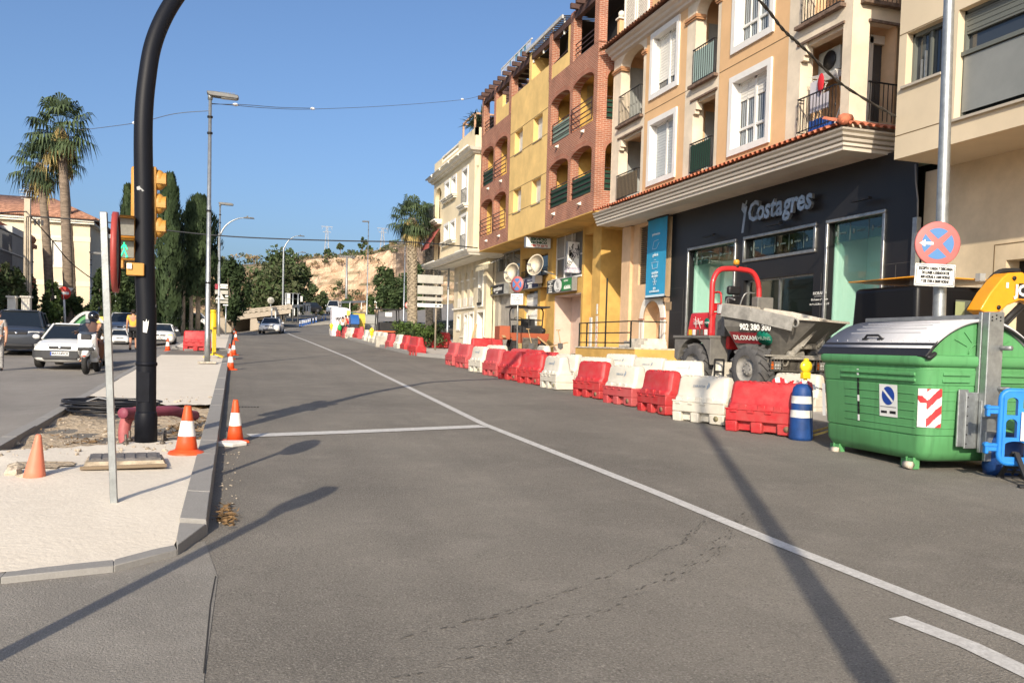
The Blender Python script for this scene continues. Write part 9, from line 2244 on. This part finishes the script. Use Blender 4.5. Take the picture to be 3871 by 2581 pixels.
# ---------------------------------------------------------------- left buildings
LB=tg('cream_flats','cream apartment block with a clay tile roof behind the palms on the left','building',(-12,70,zg(-12,70)))
YF=66;cA=atY(207,505,YF);XL=cA.x;zE=cA.z;xl=atY(-40,505,YF).x;crm=mt('left_cream',(.66,.555,.40),.9,0,(.6,.08));crs=mt('left_cream_band',(.76,.66,.48),.9)
zgl=zg(-12,YF)
def zz(px,py,Y=YF): return atY(px,py,Y).z
def xx(px,py=600,Y=YF): return atY(px,py,Y).x
wl=[(xx(119),xx(149),zz(135,610),zz(135,547)),(xx(119),xx(149),zz(135,720),zz(135,655))]
b=MB();b.wall(FY(YF),xl,XL,zgl-1,zE,wl,.18)
b.quad((XL,YF,zgl-1),(XL,YF+46,zgl-1),(XL,YF+46,zE),(XL,YF,zE));b.quad((xl,YF,zE),(XL,YF,zE),(XL,YF+46,zE),(xl,YF+46,zE))
for y in (8,22,34): b.box(XL-.5,YF+y,zgl,XL+.9,YF+y+4,zE-.4)
b.O('wall',crm,LB,W=1)
b=MB()
for py in (545,648): b.box(xl,YF-.03,zz(150,py)-.25,XL+.03,YF-.002,zz(150,py)+.1)
b.box(XL+.002,YF,zz(150,648)-.25,XL+.03,YF+46,zz(150,648)+.1);b.O('band',crs,LB,W=1)
for (u0,u1,v0,v1) in wl:
    b=MB()
    for a,c,e,h in ((u0-.12,u1+.12,v1,v1+.12),(u0-.12,u1+.12,v0-.12,v0),(u0-.12,u0,v0,v1),(u1,u1+.12,v0,v1)): b.box(a,YF-.05,e,c,YF,h)
    wn=b.O('window',whiter,LB,W=1);b=MB();b.box(u0,YF+.12,v0,u1,YF+.15,v1);b.O('shutter',shut,wn,W=1)
b=MB();RZ=zz(50,462)
for i in range(60):
    x=xl+(XL+.5-xl)*i/60;b.tube([(x,YF-.5,zE+.02),(min(x,XL-3.0),YF+4.0,zE+1.75)],.11,6)
b.add([(xl,YF-.55,zE-.02),(XL+.55,YF-.55,zE-.02),(XL-3,YF+4,zE+1.7),(xl,YF+4,zE+1.7)],[(0,1,2,3)]);b.add([(XL+.55,YF-.55,zE-.02),(XL+.55,YF+46,zE-.02),(XL-3,YF+42,zE+1.7),(XL-3,YF+4,zE+1.7)],[(0,1,2,3)])
for i in range(150): y=YF+i*.3;b.tube([(XL+.55,y,zE+.0),(XL-3.0,max(y,YF+4),zE+1.72)],.09,5)
b.O('roof',mt('left_roof_tile',(.33,.17,.11),.9,0,(4,.45)),LB,W=1)
b=MB();
for i in range(60): x=xl+(XL+.3-xl)*i/60;b.box(x,YF-.42,zE-.2,x+.1,YF-.02,zE-.06)
b.box(xl,YF-.3,zE-.34,XL+.3,YF-.0,zE-.2);b.box(XL+.01,YF,zE-.34,XL+.3,YF+46,zE-.2);b.O('eave_moulding',whiter,LB,W=1)
b=MB()
for y0 in (12.2,26.2): 
    for z in (zgl+3.2,zgl+6.2,zgl+9): b.box(XL,YF+y0,z,XL+1.2,YF+y0+7,z+.18)
b.O('balcony_slab',crs,LB,W=1)
b=MB()
for y0 in (12.2,26.2):
    for z in (zgl+3.38,zgl+6.38):
        for i in range(36): b.beam((XL+1.15,YF+y0+i*.195,z),(XL+1.15,YF+y0+i*.195,z+.95),.03,.03)
        b.beam((XL+1.15,YF+y0,z+.95),(XL+1.15,YF+y0+7,z+.95),.05,.05);b.box(XL+.02,YF+y0+1,z,XL+.05,YF+y0+5,z+2.1)
b.O('balcony_railing',mt('slate_rail',(.05,.055,.06),.6),LB,W=1)
b=MB();ah=zz(36,390)
b.cyl((xx(37),YF+3,zE+1.4),(xx(37),YF+3,zz(37,418)),.04,6)
for i in range(5): b.beam((xx(37)-.5+.05*i,YF+3,zz(37,420)-.2*i),(xx(37)+.5-.05*i,YF+3,zz(37,420)-.2*i),.03,.03)
b.O('aerial',galvd,LB,W=1)
LC=tg('terraced_flats','shaded white and terracotta flats with balconies at the left edge','building',(-15,48,zg(-15,48)))
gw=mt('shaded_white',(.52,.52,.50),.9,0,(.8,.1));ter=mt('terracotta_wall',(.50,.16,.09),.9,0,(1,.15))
XB=atY(72,600,56).x
def zt_(py,Y,px=20): return atY(px,py,Y).z
b=MB();zb0=zg(-13,50)-1
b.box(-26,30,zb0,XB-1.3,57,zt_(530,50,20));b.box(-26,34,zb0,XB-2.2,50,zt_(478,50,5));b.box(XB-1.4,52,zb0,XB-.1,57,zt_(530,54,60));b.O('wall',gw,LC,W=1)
b=MB();b.box(XB-3,36,zt_(478,50,5),XB-2.1,50.5,zt_(465,50,5));b.box(XB-2.2,50,zt_(531,52,40),XB-.7,54,zt_(512,52,60));b.box(XB-1.35,30,zt_(620,50,30)-.6,XB+.05,57,zt_(620,50,30));b.box(XB-.9,54.5,zb0,XB-.55,55.2,zt_(560,54,60));b.O('terracotta_band',ter,LC,W=1)
b=MB()
for z in (zt_(622,50,30),zt_(572,50,20)):
    for i in range(130): b.beam((XB-.1,32+i*.19,z),(XB-.1,32+i*.19,z+1.0),.03,.03)
    b.beam((XB-.1,32,z+1.0),(XB-.1,57,z+1.0),.06,.06)
b.O('balcony_railing',mt('slate_rail',(.05,.055,.06),.6),LC,W=1)
b=MB()
for y in (36,40,44,47.5):
    for z in (zt_(570,50,20),zt_(620,50,30)): b.box(XB-1.32,y,z+.2,XB-1.28,y+1.3,z+2.1)
wn=b.O('window',winglass,LC,W=1)
b=MB();b.ball((XB-.4,56.8,zt_(548,56,65)),(.5,.4,.35),8,6);b.box(XB-1.0,54.8,zt_(560,56,65)-.2,XB+.1,57,zt_(555,56,65)-.1);b.O('tiled_hood',mt('left_roof_tile',(.40,.19,.11),.9),LC,W=1)
# ---------------------------------------------------------------- concrete pole and cables
YP=49;cp=atY(63,735,YP);ct=atY(61,457,YP);cpm=mt('pole_concrete',(.52,.44,.33),.9,0,(3,.15))
t=tg('utility_pole','square concrete utility pole with cables at the left','utility pole',(cp.x,YP,zg(cp.x,YP)))
b=MB();z0=zg(cp.x,YP);b.frus((0,0,-.2),(.36,.36),(.26,.26),ct.z-z0+.2);b.O('pole',cpm,t)
b=MB();
for dx_ in (-.03,.05): b.tube(smooth([(dx_,-.19,0),(dx_+.02,-.18,3),(dx_,-.165,ct.z-z0-1.2),(dx_+.06,-.15,ct.z-z0-.9)],4),.014,5)
for i in range(3): b.bc((.35+.16*i,-.05,ct.z-z0-1.15),(.09,.09,.28))
b.O('cable_riser',dark,t)
ckm=mt('cable_sheath',(.018,.02,.024),.6)
def cable(label,pts,r,sub=10,mtl=ckm,twist=False):
    P=smooth(pts,sub);b=MB()
    if twist:
        for ph in (0,PI): b.tube([p+V((0,math.cos(i*.9+ph),math.sin(i*.9+ph)))*r*.8 for i,p in enumerate(P)],r,6)
    else: b.tube(P,r,6)
    return tag(b.O('overhead_cable',mtl),label,'cable')
pa=V((cp.x,YP-.1,atY(62,497,YP).z));pe=atX(1120,560,13.1)
q=lambda f,py,px:None
mids=[atY(px,py,Y) for px,py,Y in ((232,509,48.6),(330,523,48.2),(500,541,47.6),(650,549,47),(800,553.5,46.6),(960,557,46.2))]
cable('long black cable crossing the street from the concrete pole to the brick block',[pa]+mids+[V((13.15,47.9,pe.z))],.035)
cable('black cable running from the concrete pole out of the left side of the picture',[atY(61,486,YP),atY(30,487,44),atY(-30,492,38)],.03)
cable('slanting stay cable from the concrete pole down to the right behind the palms',[atY(70,497,YP),atY(118,550,52),atY(167,607,55),atY(240,660,60)],.028)
cable('thick twisted cable crossing in front of the peach building to the beige corner',[atY(1560,-160,9.5),atY(1740,-2,11.2),atY(1800,70,12.0),atY(1850,115,12.7),atY(1935,195,13.8),V((13.14,15.0,atX(2056,271,13.2).z))],.016,14,mt('twisted_cable',(.045,.04,.035),.7),True)
lt=V((LPP.x,LPP.y,atY(484,238,LPP.y).z))
wire=mt('thin_wire',(.10,.11,.13),.6)
cable('thin festoon wire from the near lamp post to the brick block',[lt,atY(545,243,28),atY(620,249,30),atY(718,251,33),atY(900,243,38),atY(1065,229,44),V((13.2,47.5,atX(1106,222,13.2).z))],.010,8,wire)
cable('second thin festoon wire below the first one at the near lamp post',[lt+V((0,0,-.02)),atY(560,241,28),atY(640,247,30),atY(718,249,33)],.010,8,wire)
cable('thin festoon wire from the near lamp post past the mast to the left',[V((LPP.x,LPP.y,atY(484,255,LPP.y).z)),atY(400,262,27),atY(310,283,30),atY(180,300,36)],.010,8,wire)
gbulb=mt('festoon_white',(.7,.7,.7),.4)
for px,py,Y,lab in ((718,250,33,'middle white festoon fitting on the thin wire'),(1062,228.5,43.9,'white festoon fitting near the brick block'),(541,241,28,'white festoon fitting close to the near lamp post'),(310,283,30,'white festoon fitting beside the mast')):
    v=atY(px,py,Y);b=MB();b.ball((0,0,0),(.09,.05,.05),8,6);tag(b.O('festoon_lamp',gbulb,loc=tuple(v)),lab,'lamp')
# ---------------------------------------------------------------- bridge, guardrails
brc=mt('bridge_concrete',(.44,.38,.30),.95,0,(.8,.35,(.30,.26,.21)))
YBR=88;t=tg('road_bridge','low concrete bridge with a post-and-rail parapet crossing the left branch','bridge',(atY(620,725,YBR).x,YBR,zg(0,YBR)))
def bp(px,py,Y=YBR): return atY(px,py,Y)
d0,d1=bp(520,727),bp(668,712)
b=MB();b.add([(d0.x,YBR,d0.z-.45),(d1.x,YBR,d1.z-.3),(d1.x,YBR,d1.z+.12),(d0.x,YBR,d0.z+.10),(d0.x,YBR+9,d0.z-.45),(d1.x,YBR+9,d1.z-.3),(d1.x,YBR+9,d1.z+.12),(d0.x,YBR+9,d0.z+.10)],[(0,1,2,3),(7,6,5,4),(3,2,6,7),(4,5,1,0),(0,3,7,4),(1,5,6,2)]);b.O('deck',brc,t,W=1)
b=MB();n=12
for i in range(n+1):
    f=i/n;x=d0.x+(d1.x-d0.x)*f;z=d0.z+.10+(d1.z+.02-d0.z)*f;b.box(x-.12,YBR-.05,z-.02,x+.12,YBR+.15,z+.40)
for o in (.16,.36): b.beam((d0.x,YBR+.05,d0.z+.10+o),(d1.x,YBR+.05,d1.z+.12+o),.16,.16)
b.O('parapet',brc,t,W=1)
b=MB();a=bp(556,738);b.box(bp(575,735).x,YBR+.1,a.z-2,bp(590,735).x,YBR+8,d0.z);b.add([(bp(590,735).x,YBR+.1,d0.z-.2),(bp(606,740).x,YBR+.1,bp(606,740).z-.8),(bp(590,740).x,YBR+.1,bp(590,740).z-.8)],[(0,1,2)]);b.box(bp(520,735).x-8,YBR+6,a.z-3,bp(640,735).x,YBR+6.2,d0.z);b.O('pier',brc,t,W=1)
def guard(label,pts,h=.75):
    t=tg('guardrail',label,'guardrail',tuple(pts[0]));P=smooth(pts,5)
    b=MB()
    for a,c in zip(P,P[1:]): b.beam(a+V((0,0,h)),c+V((0,0,h)),.08,.32)
    b.O('rail',galv,t,W=1);b=MB()
    for p in P[::2]: b.beam(p-V((0,0,.3)),p+V((0,0,h)),.12,.10)
    b.O('post',white,t,W=1)
guard('galvanised guardrail on white posts curving away above the bridge',[atY(624,727,86),atY(650,723,92),atY(676,718.5,101),atY(700,713.5,112),atY(712,712,118)])
def hz(px,py,Y): return atY(px,py,Y)
guard('far pale guardrail below the cliff, behind the white van',[hz(716,711,130),hz(760,708,134),hz(830,706,138),hz(870,705.5,138)],.9)
guard('guardrail beyond the right-hand road behind the palms',[hz(870,713,120),hz(920,707,116),hz(960,702,112),hz(1010,697,108)],.8)
# right-hand approach ramp surface seen between the palms
b=MB();pts=[hz(868,714,118),hz(925,709,114),hz(1012,700,106),hz(1040,697,104)];lo=[hz(868,738,82),hz(930,738,78),hz(1000,742,72),hz(1050,745,70)]
for i in range(3): b.quad(lo[i],lo[i+1],pts[i+1],pts[i])
struct(b.O('approach_ramp',asph_left))
# ---------------------------------------------------------------- quarry hill
def fbm(x,y,s=1):
    from mathutils import noise
    return noise.fractal(V((x*s,y*s,3.7)),1.0,2.0,5)
top=[(-700,592),(300,600),(440,600),(520,592),(570,584),(610,583),(660,592),(740,583),(800,578),(850,575),(885,566),(905,556),(940,542),(985,530),(1050,535),(1200,560),(1800,600)]
def topy(px):
    for (a,b_),(c,d) in zip(top,top[1:]):
        if a<=px<=c: return b_+(d-b_)*(px-a)/(c-a)
    return 600
YH=190
NX,NV=150,44
b=MB()
for i in range(NX+1):
    px=260+(1250-260)*i/NX;xt=atY(px,700,YH).x
    zt=atY(px,topy(px),YH+14).z;zb_=atY(px,716,YH).z-6
    steep=1 if 700<px<905 else max(0,1-(min(abs(px-700),abs(px-905))/70))
    for j in range(NV+1):
        f=j/NV
        if f<.62:
            g=f/.62;y=YH+(24-22*steep)*g+fbm(xt*.05,g*3.0)*(2.2*steep+1)*math.sin(PI*g)+fbm(xt*.22,g*9)*.9;z=zb_+(zt-zb_)*(g**(1.0) if steep>.5 else g**.8)*.90+fbm(xt*.1,g*5)*.6*(1-steep)
        else:
            g=(f-.62)/.38;y=YH+(24-22*steep)+g*26;z=zt-(zt-zb_)*.10+(zt-zb_)*.10*min(1,g*1.6)+fbm(xt*.12,g*4)*.5-max(0,g-.7)*3
        b.v.append(V((xt*y/YH,y,z)))
for i in range(NX):
    for j in range(NV): o=i*(NV+1)+j;b.f.append((o,o+NV+1,o+NV+2,o+1));b.m.append(0);b.sm.append(False)
m,n_,l_,b_=nodemat('quarry_rock')
tc=n_.new('ShaderNodeTexCoord');geo=n_.new('ShaderNodeNewGeometry');sp=n_.new('ShaderNodeSeparateXYZ');l_.new(geo.outputs['Normal'],sp.inputs[0])
def nzz(sc,st,det=8):
    mp=n_.new('ShaderNodeMapping');mp.inputs['Scale'].default_value=st;l_.new(tc.outputs['Object'],mp.inputs[0]);t=n_.new('ShaderNodeTexNoise');t.inputs['Scale'].default_value=sc;t.inputs['Detail'].default_value=det;t.inputs['Roughness'].default_value=.7;l_.new(mp.outputs[0],t.inputs['Vector']);return t.outputs['Fac']
def mrr(f,a,c,d=0,e=1): r=n_.new('ShaderNodeMapRange');r.inputs[1].default_value=a;r.inputs[2].default_value=c;r.inputs[3].default_value=d;r.inputs[4].default_value=e;l_.new(f,r.inputs[0]);return r.outputs[0]
def mxx(f,a,c):
    x=n_.new('ShaderNodeMix');x.data_type='RGBA';l_.new(f,x.inputs[0])
    for i,v in ((6,a),(7,c)):
        if isinstance(v,tuple): x.inputs[i].default_value=(*v,1)
        else: l_.new(v,x.inputs[i])
    return x.outputs[2]
c=mxx(mrr(nzz(.10,(1,1,1)),.42,.62),(.64,.49,.35),(.54,.35,.22));c=mxx(mrr(nzz(.5,(1,1,.25)),.55,.70,0,.8),c,(.22,.14,.09));c=mxx(mrr(nzz(1.2,(.6,.6,1.6)),.58,.68,0,.6),c,(.76,.63,.48))
g_=mxx(mrr(nzz(.35,(1,1,1)),.42,.6),(.27,.20,.12),(.13,.115,.06));c=mxx(mrr(sp.outputs[2],.45,.75),c,g_);l_.new(c,b_.inputs['Base Color']);b_.inputs['Roughness'].default_value=.95
bp_=n_.new('ShaderNodeBump');bp_.inputs['Strength'].default_value=1;bp_.inputs['Distance'].default_value=1.2;l_.new(nzz(.35,(1,1,.5)),bp_.inputs['Height']);l_.new(bp_.outputs[0],b_.inputs['Normal'])
struct(b.O('hill',m,auto=False))
b=MB();rr=random.Random(77)
for i in range(230):
    px=rr.uniform(400,1150);edge_=rr.random();py=topy(px)+rr.uniform(-1,22)
    v=atY(px,py,YH+rr.uniform(1,16));s_=rr.uniform(.5,1.5);leaves(b,v,(s_*1.3,s_,s_*.6),26,.32,rr,rr.choice((0,1,2)),.3)
for i in range(150):
    px=rr.uniform(420,720);v=atY(px,rr.uniform(600,700),YH+rr.uniform(2,12));s_=rr.uniform(.8,2.2);leaves(b,v,(s_*1.3,s_,s_*.8),34,.36,rr,rr.choice((0,1,2)),.3)
for i in range(22):
    px=rr.uniform(735,890);v=atY(px,rr.uniform(640,712),YH-1.5);s_=rr.uniform(.4,1.3);leaves(b,v,(s_*1.3,s_*.5,s_*.8),26,.3,rr,rr.choice((0,1,2)),.3)
struct(b.O('hill_scrub',[lv[1],lv[2],mt('dry_scrub',(.24,.18,.10),.9)],auto=False),'stuff')
for px,py0,py1,w_,lab,sd,ml in ((752,570,582,22,'round bush on the hilltop by the left pylon',81,(0,1)),(782,556,580,20,'small loose tree on the hilltop, middle of the skyline',82,(1,2)),(832,544,577,26,'umbrella-topped tree on the hilltop skyline',83,(1,2)),(848,560,577,22,'lighter bushy tree beside the umbrella-topped one',84,(2,4)),(902,552,566,40,'low green bush at the right end of the skyline',85,(1,4))):
    Y=YH+20;x=atY(px,py1,Y).x;z0=atY(px,py1,Y).z-.8;w2=atY(px+w_/2,py1,Y).x-atY(px-w_/2,py1,Y).x
    tree(lab,x,Y,atY(px,py0,Y).z,w2,seed=sd,n=800,leaf=.26,mats=ml,clumps=14,z0=z0,bottom=.3 if sd in (82,83) else 0,name='hilltop_tree')
for px,py0,py1,lab in ((750,520,584,'left lattice power pylon on the hilltop'),(878,524,572,'right lattice power pylon on the hilltop')):
    Y=YH+32;v0=atY(px,py1,Y);v1=atY(px,py0,Y);h=v1.z-v0.z;t=tg('power_pylon',lab,'pylon',(v0.x,Y,v0.z));pm_=mt('pylon_steel',(.34,.35,.37),.6,.4)
    b=MB();W0,W1=.55,.16
    for sx in (-1,1):
        for sy in (-1,1): b.beam((sx*W0,sy*W0,0),(sx*W1,sy*W1,h),.11,.11)
    for k in range(9):
        f0,f1=k/9,(k+1)/9;w0=W0+(W1-W0)*f0;w1=W0+(W1-W0)*f1;s=1 if k%2 else -1;b.beam((s*w0,-w0,h*f0),(-s*w1,-w1,h*f1),.06,.06)
    b.O('tower',pm_,t);b=MB()
    for zf,l in ((.99,1.4),(.80,1.0)): b.beam((-l,0,h*zf),(l,0,h*zf),.14,.14)
    for xx_ in (-1.2,1.2): b.beam((xx_,0,h*.99),(xx_,0,h*.99-.7),.08,.08)
    b.O('cross_arm',pm_,t)
# roadside bank and retaining kerb that hide the sheet edges far left
b=MB();
for i in range(12): a=atY(560+14*i,716,140);leaves(b,(a.x,140,a.z-1.0),(2.4,1.5,1.6),90,.3,rr,rr.choice((0,1)),.3)
struct(b.O('bank_scrub',[lv[0],lv[1]],auto=False),'stuff')
